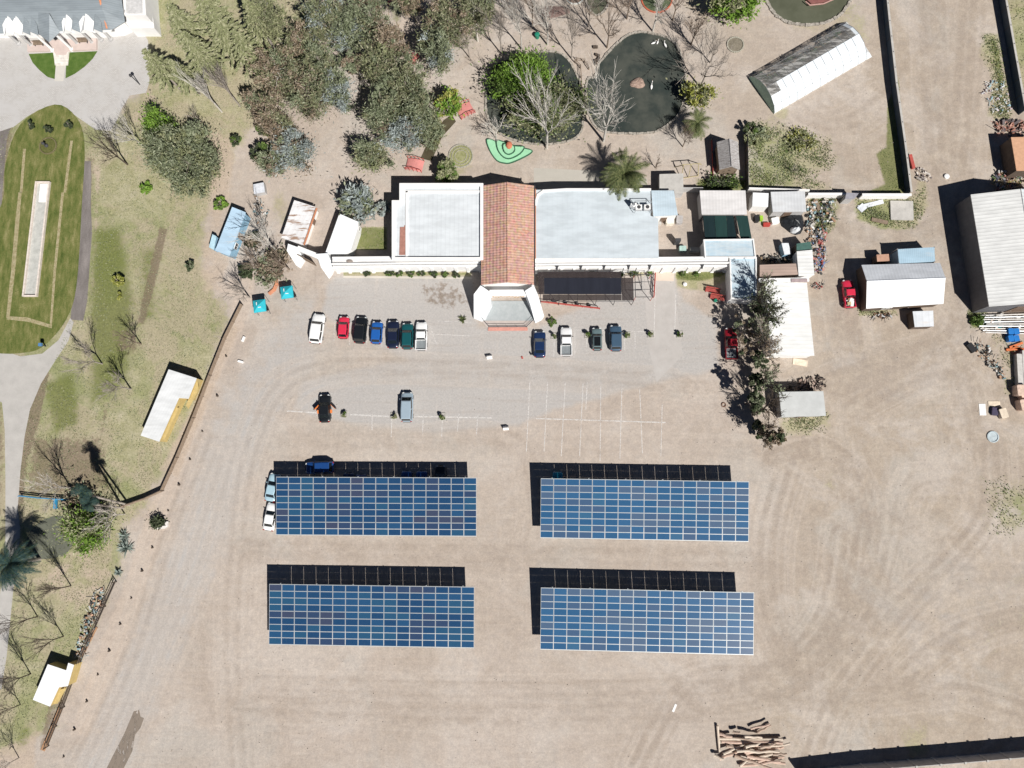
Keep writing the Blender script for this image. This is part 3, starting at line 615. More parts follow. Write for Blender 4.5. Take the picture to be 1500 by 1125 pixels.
# right L block with light blue roof
blue_roof = roofmat('washed_blue_roof', (.40, .52, .60), R(90), .9, .45, (.62, .63, .62), line=.06, dlo=.38, dhi=.6)
bld('flat_roofed_wing', 'light blue roofed block at the right end of the gallery', 'building', [(1031,352),(1103,351),(1106,377),(1033,377)], 3.3, blue_roof, white_wall, overhang=.05, parapet=(.18, .2, white_wall))
bld('flat_roofed_wing', 'worn blue roofed side block running down from the gallery under the bare trees', 'building', [(1069,378),(1107,378),(1107,440),(1071,437)], 3.1, blue_roof, white_wall, overhang=.05, parapet=(.22, .2, white_wall))
# entrance portico wings (sloping white buttress walls) and sign beam
def wedge(name, label, base, hs, mat, cat):
    P = [G(x, y, h) for (x, y), h in zip(base, hs)]; c = sum(P, Vector())/len(P); b = MB(); b.prism([tuple(p.to_2d()) for p in P], 0, hs); return tag(b.build(name, mat, org=(c.x, c.y, 0)), label, cat)
portico_white = plain('portico_plaster', (.70, .72, .73), .8, .04, .6)
wedge('buttress_wall', 'tall white sloping buttress on the left of the entrance terrace', [(694,431),(704,418),(717,427),(719,441),(711,468),(706,471),(694,466)], [4.6,5.2,4.8,3.6,.3,.15,.5], portico_white, 'buttress')
wedge('buttress_wall', 'tall white sloping buttress on the right of the entrance terrace', [(769,426),(782,418),(788,432),(797,463),(793,469),(784,473),(777,447)], [4.8,5.2,4.6,.5,.15,.3,3.4], portico_white, 'buttress')
c = G(744, 440); e = thing('entrance_sign_beam', 'white beam with raised gold lettering above the entrance terrace', 'sign', c)
a, d = G(717, 430, 4.2), G(771, 430, 4.2); b = MB(); b.box(((a.x+d.x)/2, a.y+.1, 3.7), (d.x-a.x, 1.0, 1.0)); b.build('beam', white_wall, e, c)
b = MB(); r_ = random.Random(3); x = a.x+.5; s_ = a.y-.42
while x < d.x-.5:
    wl = r_.uniform(.16, .34); b.box((x, s_, 3.7), (.05, .1, .5)); b.box((x+wl/2, s_, 3.7+r_.choice([-.22, 0, .22])), (wl, .1, .07)); b.box((x+wl, s_, 3.7+r_.uniform(-.05, .05)), (.05, .1, .45)); x += wl+.16
b.build('lettering', plain('gold_letters', (.5, .3, .12), .5, .1), e, c)
for x in (720, 768):
    q = G(x, 437); b = MB(); b.box((q.x, q.y+.25, 1.8), (.35, .35, 3.6)); b.build('pillar', white_wall, e, c)
floor_m = soft('terrace_tiles', [(.33,.36,.365),(.37,.395,.40),(.41,.43,.435)], 1.5)
struct(sheet('terrace', [(716,441),(772,441),(785,467),(772,480),(714,480),(703,468)], .12, floor_m))
sheet('terrace_apron', [(705,470),(783,470),(772,480),(714,480)], .128, soft('terrace_apron_mat', [(.42,.36,.33),(.5,.44,.4)], 2))
b = MB(); q0, q1 = G(715, 483), G(773, 483)
b.box(((q0.x+q1.x)/2, q0.y, .06), (q1.x-q0.x, .4, .12)); b.box(((q0.x+q1.x)/2, q0.y+.22, .1), (q1.x-q0.x-.1, .3, .2)); tag(b.build('entrance_step', plain('salmon_brick', (.55, .27, .22), .9, .12), org=((q0.x+q1.x)/2, q0.y, 0)), 'salmon brick steps along the front edge of the entrance terrace', 'steps')
c = G(744, 480); e = thing('terrace_railing', 'thin black railing around the front of the entrance terrace', 'railing', c)
pts = [G(706,466,.9), G(716,478,.9), G(771,478,.9), G(784,465,.9)]
for z in (.9, .45):
    b = MB(); [b.tube((a.x, a.y, z+.1), (d.x, d.y, z+.1), .035) for a, d in zip(pts, pts[1:])]; b.build('rail', dark_steel, e, c)
for a, d in zip(pts, pts[1:]):
    k = max(1, int((d-a).length/1.4))
    for i in range(k): p = a.lerp(d, i/k); b = MB(); b.tube((p.x, p.y, .1), (p.x, p.y, 1.0), .03); b.build('post', dark_steel, e, c)
# entrance gate at the far left
def wedge2(lbl, base, h): return wedge('gate_tower', lbl, base, h, portico_white, 'gate tower')
wedge2('white flared gate tower at the left end of the gallery', [(463,372),(480,371),(486,385),(486,402),(482,408),(470,391)], [3.2,3.2,2.6,.3,.2,1.6])
wedge2('white flared gate tower left of the wooden gate', [(422,357),(436,362),(444,379),(440,393),(434,389),(420,367)], [3.0,3.0,1.2,.2,.2,2.6])
b = MB(); a, d = G(438, 364, 2.9), G(463, 374, 2.9); b.rib([Vector((a.x, a.y, 2.4)), Vector((d.x, d.y, 2.4))], .8, .45); tag(b.build('gate_lintel', white_wall, org=((a.x+d.x)/2, (a.y+d.y)/2, 0)), 'white beam bridging the two gate towers', 'lintel')
a, d = G(441, 378), G(464, 390); c = (a+d)/2; e = thing('gate', 'brown wooden double gate between the white towers', 'gate', c); dr = (d-a).normalized(); an = math.atan2(dr.y, dr.x)
for s_ in (.25, .75):
    p = a.lerp(d, s_); b = MB(); b.box((p.x, p.y, 1.1), ((d-a).length*.48, .09, 2.1), an); g_ = b.build('gate_leaf', timber, e, c); b = MB(); b.box((p.x, p.y-.02, 1.2), ((d-a).length*.46, .16, .12), an); b.build('brace', door_m, g_, c)
# annex buildings on the left
rust_white = roofmat('rusty_white_roof', (.72, .71, .71), R(66), .8, .95, (.30, .19, .13), line=.1, dlo=.5, dhi=.62)
bld('outbuilding', 'long narrow outbuilding with rust stained white roof behind the wooden gate', 'building', [(431,293),(462,303),(443,359),(412,348)], 2.15, rust_white, white_wall, op={1: [('door', .3, .9, 2, 0), ('window', .7, 1, .9, 1)]})
b = MB(); pts = [G(x, y, 2.05) for x, y in [(464,306),(446,358)]]; b.rib(pts, .25, .12); tag(b.build('roof_gutter', terracotta, org=tuple(pts[0])), 'rust red gutter board along the edge of the rust stained outbuilding', 'gutter')
bld('outbuilding', 'white flat roofed outbuilding with clipped corner beside the small lawn', 'building', [(497,313),(525,325),(524,335),(514,366),(508,372),(476,372)], 2.7, plain('bright_white_roof', (.78, .79, .80), .7, .04, .5), white_wall, op={1: [('window', .5, .6, .8, 1)]})
bld('chalet', 'narrow light blue roofed cabin at the left among bare trees', 'building', [(340,303),(360,311),(336,375),(315,367)], 2.4, roofmat('light_blue_roof', (.42, .57, .70), R(70), 3, .1, line=.05), blue_wall, op={1: [('door', .5, .9, 2, 0), ('window', .75, 1, .9, 1)]})
bld('tank_shelter', 'small pale blue box attached to the left side of the blue cabin', 'shelter', [(311,343),(317,346),(313,366),(306,362)], 1.6, plain('sky_blue_lid', (.42, .6, .68), .5), blue_wall, overhang=.05)
b = MB(); q = G(346, 330); 
bld('storage_box', 'pale grey tank lid near the blue cabin and trees', 'box', [(371,270),(386,267),(388,281),(372,284)], 1.2, plain('pale_grey_lid', (.6, .62, .66)), grey_wall, overhang=.03)
# long shed with ochre side, lower-left cabin
old_white = roofmat('old_white_roof', (.66, .67, .67), R(64), .45, .3, (.40, .40, .38), line=.07, dlo=.5, bmp=.04)
e, o_, W = bld('long_shed', 'long shed with weathered white roof and ochre eave beside the dark fence', 'shed', [(247,541),(288,554),(276,584),(262,583),(233,647),(206,638)], 2.4, old_white, yellow_wall, overhang=.05)
b = MB(); q = [G(x, y, 1.8).to_2d() for x, y in [(289,556),(291,570),(276,599),(272,594)]]; b.prism([tuple(p) for p in q], 1.7, 1.8); q = [G(x, y, 1.8).to_2d() for x, y in [(256,595),(262,598),(241,644),(235,642)]]; b.prism([tuple(p) for p in q], 1.7, 1.8); b.build('eave', yellow_wall, e, o_)
e, o_, W = bld('cabin', 'small cabin with bright white roof and ochre wall near the boundary fence', 'cabin', [(70,973),(97,982),(100,971),(108,974),(99,1005),(86,1007),(73,1035),(48,1025)], 2.1, plain('bright_white_roof', (.78, .79, .80)), yellow_wall, overhang=.05)
b = MB(); q = [G(x, y, 1.4).to_2d() for x, y in [(88,1010),(97,1008),(84,1031),(77,1032)]]; b.prism([tuple(p) for p in q], 1.3, 1.4); b.build('eave', yellow_wall, e, o_)
# ---- yard buildings right of the hall
dust_white = roofmat('dusty_white_roof', (.64, .62, .61), R(90), .5, .3, (.48, .42, .38), line=.12)
bld('shed', 'small concrete topped shed behind the hall near the big palm', 'shed', [(966,255),(1001,254),(1001,283),(988,283),(987,278),(966,278)], 2.0, concrete, grey_wall, overhang=.05)
bld('carport_shed', 'open shed with dusty white roof above the dark shade netting', 'shed', [(1025,279),(1092,279),(1094,314),(1028,314)], 3.0, dust_white, grey_wall, op={2: [('door', .3, 1.4, 2.2, 0), ('door', .7, 1.4, 2.2, 0)]})
bld('shed', 'small white roofed store between the two pale yard sheds', 'shed', [(1103,282),(1126,283),(1125,303),(1102,302)], 2.3, plain('bright_white_roof', (.78, .79, .80)), white_wall, overhang=.05)
bld('shed', 'pale grey roofed shed against the white back wall of the yard', 'shed', [(1129,281),(1179,280),(1181,310),(1132,310)], 2.6, roofmat('pale_grey_sheet', (.58, .59, .60), R(90), .5, .2), grey_wall, op={2: [('door', .5, 1.2, 2, 0)]})
bld('shed', 'narrow white corrugated shed beside the red scrap heap', 'shed', [(1167,368),(1190,366),(1193,403),(1170,405)], 2.8, roofmat('white_corrugated', (.72, .72, .70), 0, .6, .2, line=.25), white_wall, overhang=.08)
bld('shed', 'shed with faded salmon brown roof at the head of the long white shed', 'shed', [(1113,388),(1166,386),(1169,402),(1113,405)], 2.8, roofmat('salmon_sheet', (.40, .30, .25), 0, .5, .3, line=.2), brown_wall, overhang=.08)
bld('shed', 'dark green tarpaulin covered lean-to above the narrow corrugated shed', 'shed', [(1167,357),(1187,354),(1190,366),(1167,367)], 2.5, plain('green_tarp', (.06, .13, .11), .7), brown_wall, overhang=.05)
lw = roofmat('long_white_roof', (.74, .74, .72), 0, .62, .15, (.6, .58, .53), line=.12, bmp=.08)
e, o_, W = bld('long_white_shed', 'long white corrugated roofed shed standing behind the row of dark trees', 'shed', [(1121,413),(1182,414),(1193,521),(1130,521)], 3.0, lw, white_wall, op={1: [('window', .3, 1.2, 1, 1.2), ('door', .6, 1.2, 2.2, 0)]})
b = MB(); q0, q1 = G(1113, 411, 3.1), G(1182, 410, 3.1); b.rib([q0, q1], .6, .25); b.build('parapet', white_wall, e, o_)
b = MB(); q0, q1 = G(1161, 411, 3.37), G(1180, 411, 3.37); b.rib([q0, q1], .5, .12); b.build('patch', plain('mauve_sheet', (.38, .3, .3)), e, o_)
bld('shed', 'low shed with smooth pale grey roof at the end of the tree row', 'shed', [(1141,574),(1206,573),(1210,609),(1145,611)], 2.7, plain('smooth_grey_roof', (.50, .51, .50), .7, .1, .6), grey_wall, op={2: [('door', .5, 1, 2, 0)]})
# hut with thatched roof
thatch = soft('thatch', [(.18,.16,.14),(.36,.34,.33),(.5,.48,.47)], 2.0, stretch=(.5, 3, 1), bump=1.0)
gable('thatched_hut', 'small hut with ragged grey thatched roof and red side posts', 'hut', [(1050,208),(1081,208),(1084,248),(1054,248)], 2.6, 3.8, 'y', thatch, timber, over=.35, th=.25)
# barn on the right
barn_roof = roofmat('barn_ribbed_roof', (.72, .72, .70), R(2), .55, .1, (.5, .5, .47), line=.35, rough=.5)
barn_roof2 = roofmat('barn_ribbed_roof_right', (.58, .63, .64), R(2), .55, .1, (.5, .5, .47), line=.3, rough=.5)
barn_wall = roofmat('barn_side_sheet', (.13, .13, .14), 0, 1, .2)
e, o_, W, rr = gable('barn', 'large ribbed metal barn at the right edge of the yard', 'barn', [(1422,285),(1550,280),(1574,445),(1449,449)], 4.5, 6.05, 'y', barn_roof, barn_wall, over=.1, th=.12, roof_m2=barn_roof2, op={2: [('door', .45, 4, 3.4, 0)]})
# ridge roofed workshop
e, o_, W, rr = gable('workshop', 'workshop with grey and white sloped metal roof beside the red pickup', 'shed', [(1262,388),(1377,385),(1382,445),(1269,452)], 2.6, 3.75, 'x', roofmat('grey_metal_slope', (.60, .62, .65), R(90), .5, .3, (.42, .43, .46), metal=.0, line=.15), brown_wall, over=.3, roof_m2=roofmat('white_metal_slope', (.80, .80, .79), R(90), .5, .05, line=.1), split=.42, op={2: [('door', .3, 2.4, 2.1, 0), ('window', .7, 1.4, .8, 1.1)]})
# shipping container
def container(label, px, z, mat, cat='container'):
    e, o_, W = bld('shipping_container', label, cat, px, z, mat, mat, overhang=.02); P = [G(x, y, z) for x, y in px]
    for p in P:
        b = MB(); b.box((p.x, p.y, z/2), (.18, .18, z+.02)); b.build('corner_post', steel, e, o_)
    p = (P[1]+P[2])/2; b = MB(); b.box((p.x+.06, p.y, z/2), (.08, (P[1]-P[2]).length*.9, z*.9), math.atan2(P[1].x-P[2].x, P[2].y-P[1].y)*0); d_ = b.build('door', mat, e, o_)
    b = MB(); [b.tube((p.x+.14, p.y+dy, .2), (p.x+.14, p.y+dy, z-.2), .03) for dy in (-.5, .5)]; b.build('lock_rod', steel, d_, o_)
container('pale blue shipping container behind the workshop', [(1315,365),(1369,362),(1369,383),(1317,386)], 2.6, roofmat('container_blue', (.36, .50, .60), R(90), .3, .5, (.5, .5, .5), line=.25, dlo=.55))
bld('generator_hut', 'small hut with rusty brown lid left of the blue container', 'hut', [(1284,373),(1302,372),(1303,382),(1285,383)], 1.9, plain('rust_brown_lid', (.46, .27, .19)), brown_wall, overhang=.05)
bld('kiosk', 'small square hut with chalky white roof below the workshop', 'hut', [(1337,456),(1367,455),(1368,478),(1340,479)], 2.05, roofmat('chalky_roof', (.66, .68, .70), R(90), 1, .5, (.62, .52, .42), dlo=.55), brown_wall, overhang=.05)
# brick store on the right edge
bld('brick_store', 'orange brown roofed store at the right edge above the barn', 'store', [(1481,201),(1530,200),(1535,250),(1489,250)], 3.0, plain('orange_clay_top', (.55, .32, .2), .9, .12), brown_wall, overhang=.05)
# greenhouse
def film():
    t = NT('greenhouse_film'); n = t.noise(t.pos((.15, 1, 1), R(32)), 1.2, 4); t.col(t.mix(n, (.64, .70, .74), (.80, .83, .85))); tr_ = t.n('BsdfTransparent'); mx = t.n('MixShader'); t.l(t.mr(n, .3, .7, .02, .07), mx.inputs[0])
    t.l(t.p.outputs[0], mx.inputs[1]); t.l(tr_.outputs[0], mx.inputs[2]); t.l(mx.outputs[0], t.out.inputs[0]); return t.done(.3, 0, .5)
def torn():
    t = NT('torn_film'); n = t.noise(t.pos((.35, 1.6, 1), R(32)), 1.1, 6, .75); t.col((.5, .5, .5)) if False else None
    t.p.inputs['Base Color'].default_value = (.42, .41, .39, 1); tr_ = t.n('BsdfTransparent'); mx = t.n('MixShader'); t.l(t.mr(n, .40, .56, .05, .75), mx.inputs[0]); t.l(t.p.outputs[0], mx.inputs[1]); t.l(tr_.outputs[0], mx.inputs[2]); t.l(mx.outputs[0], t.out.inputs[0]); return t.done(.5)
A, B_, Cc, D = G(1092, 118, 0), G(1240, 32, 0), G(1277, 84, 0), G(1138, 163, 0)   # NW side start, NE, SE, SW ground corners
ax = (B_-A).normalized(); up_ = (A-D); Lg = ((B_-A).length+(Cc-D).length)/2; Wg = ((A-D).length+(B_-Cc).length)/2; cen = (A+B_+Cc+D)/4
rzg = math.atan2(ax.y, ax.x); e = thing('greenhouse', 'long plastic greenhouse with torn film on its upper side and plants inside', 'greenhouse', cen, rzg)
prof = [(-Wg/2, 0), (-Wg/2*.99, .5), (-Wg/2*.8, 1.5), (-Wg/2*.42, 2.35), (0, 2.65), (Wg/2*.42, 2.35), (Wg/2*.8, 1.5), (Wg/2*.99, .7), (Wg/2, 0)]
def arch(b, x0, x1, k0, k1):
    for k in range(k0, k1): (y0, z0), (y1, z1) = prof[k], prof[k+1]; b.face([(x0, y0, z0), (x1, y0, z0), (x1, y1, z1), (x0, y1, z1)])
fm, tm = film(), torn()
b = MB(); arch(b, -Lg/2, Lg*.43, 0, 3); arch(b, -Lg*.40, Lg*.43, 3, 4)
for k in range(8): (y0, z0), (y1, z1) = prof[k], prof[k+1]; b.face([(Lg*.43, y0, z0), (Lg/2, y0, z0*.12), (Lg/2, y1, z1*.12), (Lg*.43, y1, z1)])
b.build('film_cover', fm, e)
b = MB(); arch(b, -Lg/2, Lg*.40, 4, 8); arch(b, -Lg/2, -Lg*.40, 3, 4); b.build('torn_cover', tm, e)
b = MB(); arch(b, Lg*.40, Lg*.43, 4, 8); b.build('film_cover', fm, e)
for s_ in (-1, 1):
    if s_ > 0: continue
    b = MB(); b.face([(s_*Lg/2, y, z) for y, z in prof][::s_]); b.build('end_wall', plain('green_end_panel', (.35, .5, .42), .7) if s_ < 0 else fm, e)
for i in range(13):
    x = -Lg/2+Lg*.93*i/12; b = MB(); [b.tube((x, y0, z0+.02), (x, y1, z1+.02), .035, n=5) for (y0, z0), (y1, z1) in zip(prof, prof[1:])]; b.build('hoop', steel, e)
for k in (2, 4, 6):
    b = MB(); b.tube((-Lg/2, prof[k][0], prof[k][1]), (Lg*.43, prof[k][0], prof[k][1]), .03, n=5); b.build('purlin', steel, e)
for y in (-Wg*.28, 0, Wg*.28):
    b = MB(); b.box((0, y, .4), (Lg*.92, .9, .06)); b.build('bench', timber, e)
for i in range(9):
    b = MB(); r_ = random.Random(i+70); x = -Lg/2+1.2+i*(.9+.12*i); y = Wg*r_.uniform(.12, .38)
    for k in range(46): a = r_.uniform(0, 6.28); L_ = r_.uniform(.3, .8); p0 = (x+r_.uniform(-.5, .5), y+r_.uniform(-.4, .4), .5+r_.random()); d_ = (math.cos(a)*L_*.5, math.sin(a)*L_*.5, r_.uniform(-.1, .3)); b.face([p0, (p0[0]+d_[0]-d_[1]*.3, p0[1]+d_[1]+d_[0]*.3, p0[2]+.1), (p0[0]+d_[0]*2, p0[1]+d_[1]*2, p0[2]+d_[2]), (p0[0]+d_[0]+d_[1]*.3, p0[1]+d_[1]-d_[0]*.3, p0[2]+.05)])
    b.build('plant_foliage', plain('greenhouse_plant', (.05, .09, .045), .7), e)
# boundary walls
def wall_run(name, label, px, h, t_, mat, cat='wall', capm=None, post=None, z=0):
    P = [G(x, y) for x, y in px]; c = P[0]; e = thing(name, label, cat, c)
    b = MB(); b.rib([(p.x, p.y, 0) for p in P], t_, h); b.build('panel', mat, e, c)
    if capm: b = MB(); b.rib([(p.x, p.y, h+.002) for p in P], t_+.2, .08); b.build('coping', capm, e, c)
    if post:
        sp, pw, pm = post
        for a, d in zip(P, P[1:]):
            k = max(1, round((d-a).length/sp))
            for i in range(k): p = a.lerp(d, i/k); b = MB(); b.box((p.x, p.y, (h+.1)/2), (pw, pw, h+.1), math.atan2((d-a).y, (d-a).x)); b.build('post', pm, e, c)
    return e
navy_sheet = plain('navy_metal_sheet', (.05, .07, .095), .6, .15, 1.0)
block_wall = plain('concrete_panel_wall', (.40, .38, .36), .9, .15, 1.0)
wall_run('boundary_wall', 'tall dark sheet wall between the greenhouse yard and the dirt road', [(1286,-60),(1296,40),(1306,130),(1318,215),(1327,286)], 1.7, .12, navy_sheet, capm=concrete, post=(3, .16, dark_steel))
wall_run('boundary_wall', 'dark sheet wall along the far right side of the dirt road', [(1452,-60),(1466,20),(1480,100),(1492,168)], 1.7, .12, navy_sheet, capm=concrete, post=(3, .16, dark_steel))
wall_run('yard_wall', 'white painted wall stretch left of the yard gateway', [(1180,290),(1231,290)], 1.6, .2, white_wall, capm=white_wall)
wall_run('yard_wall', 'white painted wall stretch between yard gateway and dark boundary wall', [(1258,291),(1326,291)], 1.6, .2, white_wall, capm=white_wall)
wall_run('yard_wall', 'dark narrow wall behind the white yard sheds', [(992,281),(1026,281)], 1.6, .2, grey_wall)
wall_run('yard_wall', 'low back wall running behind the pale yard sheds', [(1094,281),(1180,284)], 1.6, .2, white_wall)
wall_run('yard_fence', 'dark wire fence beside the thatched hut', [(1091,205),(1092,278)], 1.8, .05, dark_steel, 'fence', post=(2, .1, timber))
wall_run('boundary_wall', 'concrete panel wall with square posts along the bottom right corner', [(1170,1130),(1260,1119),(1400,1108),(1560,1094)], 2.4, .12, block_wall, post=(3.3, .3, concrete))
wall_run('red_fence', 'rust red timber fence on the left side of the thatched hut', [(1042,206),(1044,262)], .5, .06, red_paint, 'fence', post=(2, .14, timber))
e, o_, W = bld('gate_shelter', 'small grey tilted sheet over the yard gateway', 'gate', [(1240,282),(1258,283),(1252,291),(1238,291)], 2.3, plain('mauve_grey_sheet', (.3, .29, .32)), grey_wall, overhang=.1)
# netting shade structures
def net(name, c, a, hole=.1):
    t = NT(name); n = t.noise(t.pos((1, .12, 1)), 2.0, 5, .7); t.col(t.mix(n, lighter(c, .6), lighter(c, 1.5))); tr_ = t.n('BsdfTransparent'); mx = t.n('MixShader'); mx.inputs[0].default_value = a
    t.l(tr_.outputs[0], mx.inputs[1]); t.l(t.p.outputs[0], mx.inputs[2]); t.l(mx.outputs[0], t.out.inputs[0]); return t.done(.9, 0, .1)
def shade(label, px, z, mats, posts, wd=.1, pieces=None):
    P = [G(x, y, z) for x, y in px]; c = sum(P, Vector())/4; c.z = 0; e = thing('shade_canopy', label, 'shade canopy', c)
    for m_, q in pieces: Q = [G(x, y, z).to_2d() for x, y in q]; b = MB(); b.prism([tuple(v) for v in Q], z, z+.02); b.build('netting', m_, e, c)
    b = MB()
    for i in range(posts+1):
        for s_ in ((0, 1), (3, 2)):
            p = P[s_[0]].lerp(P[s_[1]], i/posts); b = MB(); b.tube((p.x, p.y, 0), (p.x, p.y, z-.03), .05); b.build('post', dark_steel, e, c)
    b = MB()
    for s_ in ((0, 1), (3, 2), (0, 3), (1, 2)): a, d = P[s_[0]], P[s_[1]]; b.tube((a.x, a.y, z-.07), (d.x, d.y, z-.07), .05)
    for i in range(1, posts*2): a, d = P[0].lerp(P[1], i/posts/2), P[3].lerp(P[2], i/posts/2); b.tube((a.x, a.y, z-.07), (d.x, d.y, z-.07), .035)
    b.build('frame', dark_steel, e, c); return e
dn, dn2 = net('black_netting', (.022, .024, .034), .95), net('thin_black_netting', (.05, .04, .04), .72)
shade('long black netting canopy in front of the right wing', [(790,399),(927,399),(928,441),(792,441)], 2.7, None, 5, pieces=[(dn, [(797,407),(910,407),(910,431),(797,431)]), (dn2, [(788,398),(910,398),(910,406.6),(788,406.6)]), (dn2, [(910.4,407),(927,407),(928,440),(911,440)]), (dn2, [(795,431.5),(910.4,431.5),(910.4,440),(795,440)]), (dn2, [(788,407),(796.6,407),(796.6,431),(789,431)])])
gn = net('green_netting', (.018, .045, .042), .95); gn2 = net('black_green_netting', (.012, .025, .028), .96)
shade('dark green netting canopy between the dusty shed and the blue roofed block', [(1030,316),(1095,316),(1101,350),(1033,350)], 2.5, None, 3, pieces=[(gn2, [(1030,316),(1046,316),(1049,350),(1033,350)]), (gn, [(1046.4,316),(1064,316),(1066,350),(1049.4,350)]), (gn2, [(1064.4,316),(1074,316),(1079,350),(1066.4,350)]), (gn, [(1078,316),(1095,316),(1101,350),(1085,350)])])
# bare frame beside the canopy
c = G(943, 420); e = thing('trellis_frame', 'bare red and black metal frame at the right end of the netting canopy', 'frame', c); zt = 2.5
cs = [G(x, y, zt) for x, y in [(930,402),(954,402),(956,435),(931,435)]]
for i in range(4): a, d = cs[i], cs[(i+1) % 4]; b = MB(); b.tube(a, d, .06); b.build('rail', dark_steel, e, c); b = MB(); b.tube((a.x, a.y, 0), a, .05); b.build('post', red_paint, e, c)
for t_ in (.33, .66): b = MB(); b.tube(cs[0].lerp(cs[3], t_), cs[1].lerp(cs[2], t_), .05); b.build('rail', dark_steel, e, c)
b = MB(); b.tube(cs[1].lerp(cs[0], .3), cs[2], .05); b.build('brace', dark_steel, e, c)
c = G(840, 448); e = thing('red_railing', 'red railing running at a slant below the netting canopy', 'railing', c); a, d = G(792, 443), G(878, 453)
for z in (.35, .9): b = MB(); b.tube((a.x, a.y, z), (d.x, d.y, z), .07); b.build('rail', red_paint, e, c)
for i in range(8): p = a.lerp(d, i/7); b = MB(); b.tube((p.x, p.y, 0), (p.x, p.y, .95), .06); b.build('post', red_paint, e, c)
for i in range(4):
    p = a.lerp(d, .2+.2*i); b = MB(); b.lathe((p.x+.2, p.y+.35, 0), [(.25, 0), (.3, .35), (.2, .36)], 10); tag(b.build('flower_pot', dark_steel, org=(p.x+.2, p.y+.35, 0)), 'dark round pot behind the slanting red railing, '+ORD[i]+' from the left', 'pot', 'pots along the red railing')
c = G(958, 420); e = thing('red_railing', 'short red railing standing upright beside the bare metal frame', 'railing', c); a, d = G(959, 402), G(957, 436)
for z in (.4, .95): b = MB(); b.tube((a.x, a.y, z), (d.x, d.y, z), .07); b.build('rail', red_paint, e, c)
for i in range(5): p = a.lerp(d, i/4); b = MB(); b.tube((p.x, p.y, 0), (p.x, p.y, 1), .06); b.build('post', red_paint, e, c)
# ---- mansion top left
slate = roofmat('slate_roof', (.23, .26, .28), 0, .35, .3, (.32, .35, .36), line=.25)
c = G(60, 0); e = thing('mansion', 'grey slate roofed mansion with white gables and columns in the top left corner', 'mansion', c)
def Q(pts, z): return [tuple(G(x, y, z)[:2]) for x, y in pts]
b = MB(); b.prism(Q([(-70,30),(52,28),(60,32),(86,32),(156,26),(170,20),(168,-70),(-70,-70)], 5.0), 0, 4.9); b.build('wall', white_wall, e, c)
def pt(x, y, z): return tuple(G(x, y, z))
b = MB(); zE, zR = 5.0, 7.6
b.face([pt(-70,52,zE), pt(56,49,zE), pt(56,18,6.6), pt(-70,18,6.6)][::1]); b.face([pt(88,47,zE), pt(162,45,zE), pt(150,14,6.6), pt(56,18,6.6)])
b.face([pt(56,49,zE), pt(72,62,zE), pt(72,20,7.0), pt(56,18,6.6)]); b.face([pt(72,62,zE), pt(88,47,zE), pt(56,18,6.61), pt(72,20,7.0)])
b.face([pt(162,45,zE), pt(183,32,zE), pt(168,-70,7), pt(140,-70,8.2), pt(150,14,6.6)]); b.face([pt(-70,18,6.6), pt(56,18,6.6), pt(150,14,6.6), pt(140,-70,8.2), pt(-70,-70,8.2)])
b.build('roof', slate, e, c)
b = MB(); b.tube(pt(157,42,5.1), pt(144,-10,7.3), .22, n=6); b.build('ridge_tiles', terracotta, e, c)
b = MB(); b.rib([pt(-70,53,4.8), pt(53,50,4.8)], .35, .25); b.rib([pt(90,48,4.8), pt(163,46,4.8)], .35, .25); b.build('cornice', white_wall, e, c)
for x, wpx in ((12, 9), (24, 8), (36, 6), (47, 6), (98, 8), (108, 7), (126, 11), (140, 7)):
    g = MB(); y = 37 if x < 60 else 33; q = G(x, y, 6.0); hw = wpx/9.2; dy = 1.3
    F0 = [(q.x-hw, q.y-dy), (q.x+hw, q.y-dy)]
    g.face([(F0[0][0], F0[0][1], 5.3), (F0[1][0], F0[1][1], 5.3), (q.x, q.y-dy, 6.3)]); g.build('dormer_gable', white_wall, e, c)
    g = MB(); g.face([(F0[0][0]-.1, F0[0][1]-.1, 5.3), (q.x, q.y-dy-.1, 6.35), (q.x, q.y+1.6, 6.35), (F0[0][0]-.1, q.y+.2, 5.9)]); g.face([(q.x, q.y-dy-.1, 6.35), (F0[1][0]+.1, F0[1][1]-.1, 5.3), (F0[1][0]+.1, q.y+.2, 5.9), (q.x, q.y+1.6, 6.35)]); g.build('dormer_roof', slate if wpx < 8 else white_wall, e, c)
b = MB(); b.prism(Q([(176,20),(200,14),(222,12),(226,41),(190,41)], 2.4)[::1], 0, 2.4); b.prism(Q([(174,-70),(208,-70),(214,22),(182,22)], 4.6), 0, 4.6); b.build('terrace_block', white_wall, e, c)
b = MB(); b.prism(Q([(183,-60),(208,-60),(209,20),(185,20)], 4.61), 4.605, 4.63); b.build('flat_roof', plain('pale_grey_membrane', (.55, .54, .53)), e, c)
for x, y in [(28,64),(47,67),(78,74),(106,73),(114,64),(136,63),(149,59),(163,58),(181,46),(203,42)]:
    p = G(x, y); b = MB(); b.lathe((p.x, p.y, 0), [(.42, 0), (.42, .3), (.24, .4), (.2, 4.4), (.36, 4.6), (.36, 4.85)], 12); b.build('column', grey_wall if x not in (78, 106) else white_wall, e, c)
b = MB(); b.prism(Q([(42,62),(143,58),(143,74),(102,76),(98,82),(84,82),(80,76),(42,77)], 0), 0, .35); b.build('platform', plain('pink_marble', (.56, .46, .42), .6, .08, 1.0), e, c)
for i in range(3): b = MB(); b.prism(Q([(79,76),(102,76),(100,88+4*i),(81,88+4*i)], 0), 0, .3-.09*i); b.build('step', plain('pale_marble', (.66, .62, .57)), e, c)
b = MB(); b.prism(Q([(60,52),(74,60),(88,50),(104,72),(94,74),(60,74),(50,70)], 4.5), 4.45, 4.6) if False else None
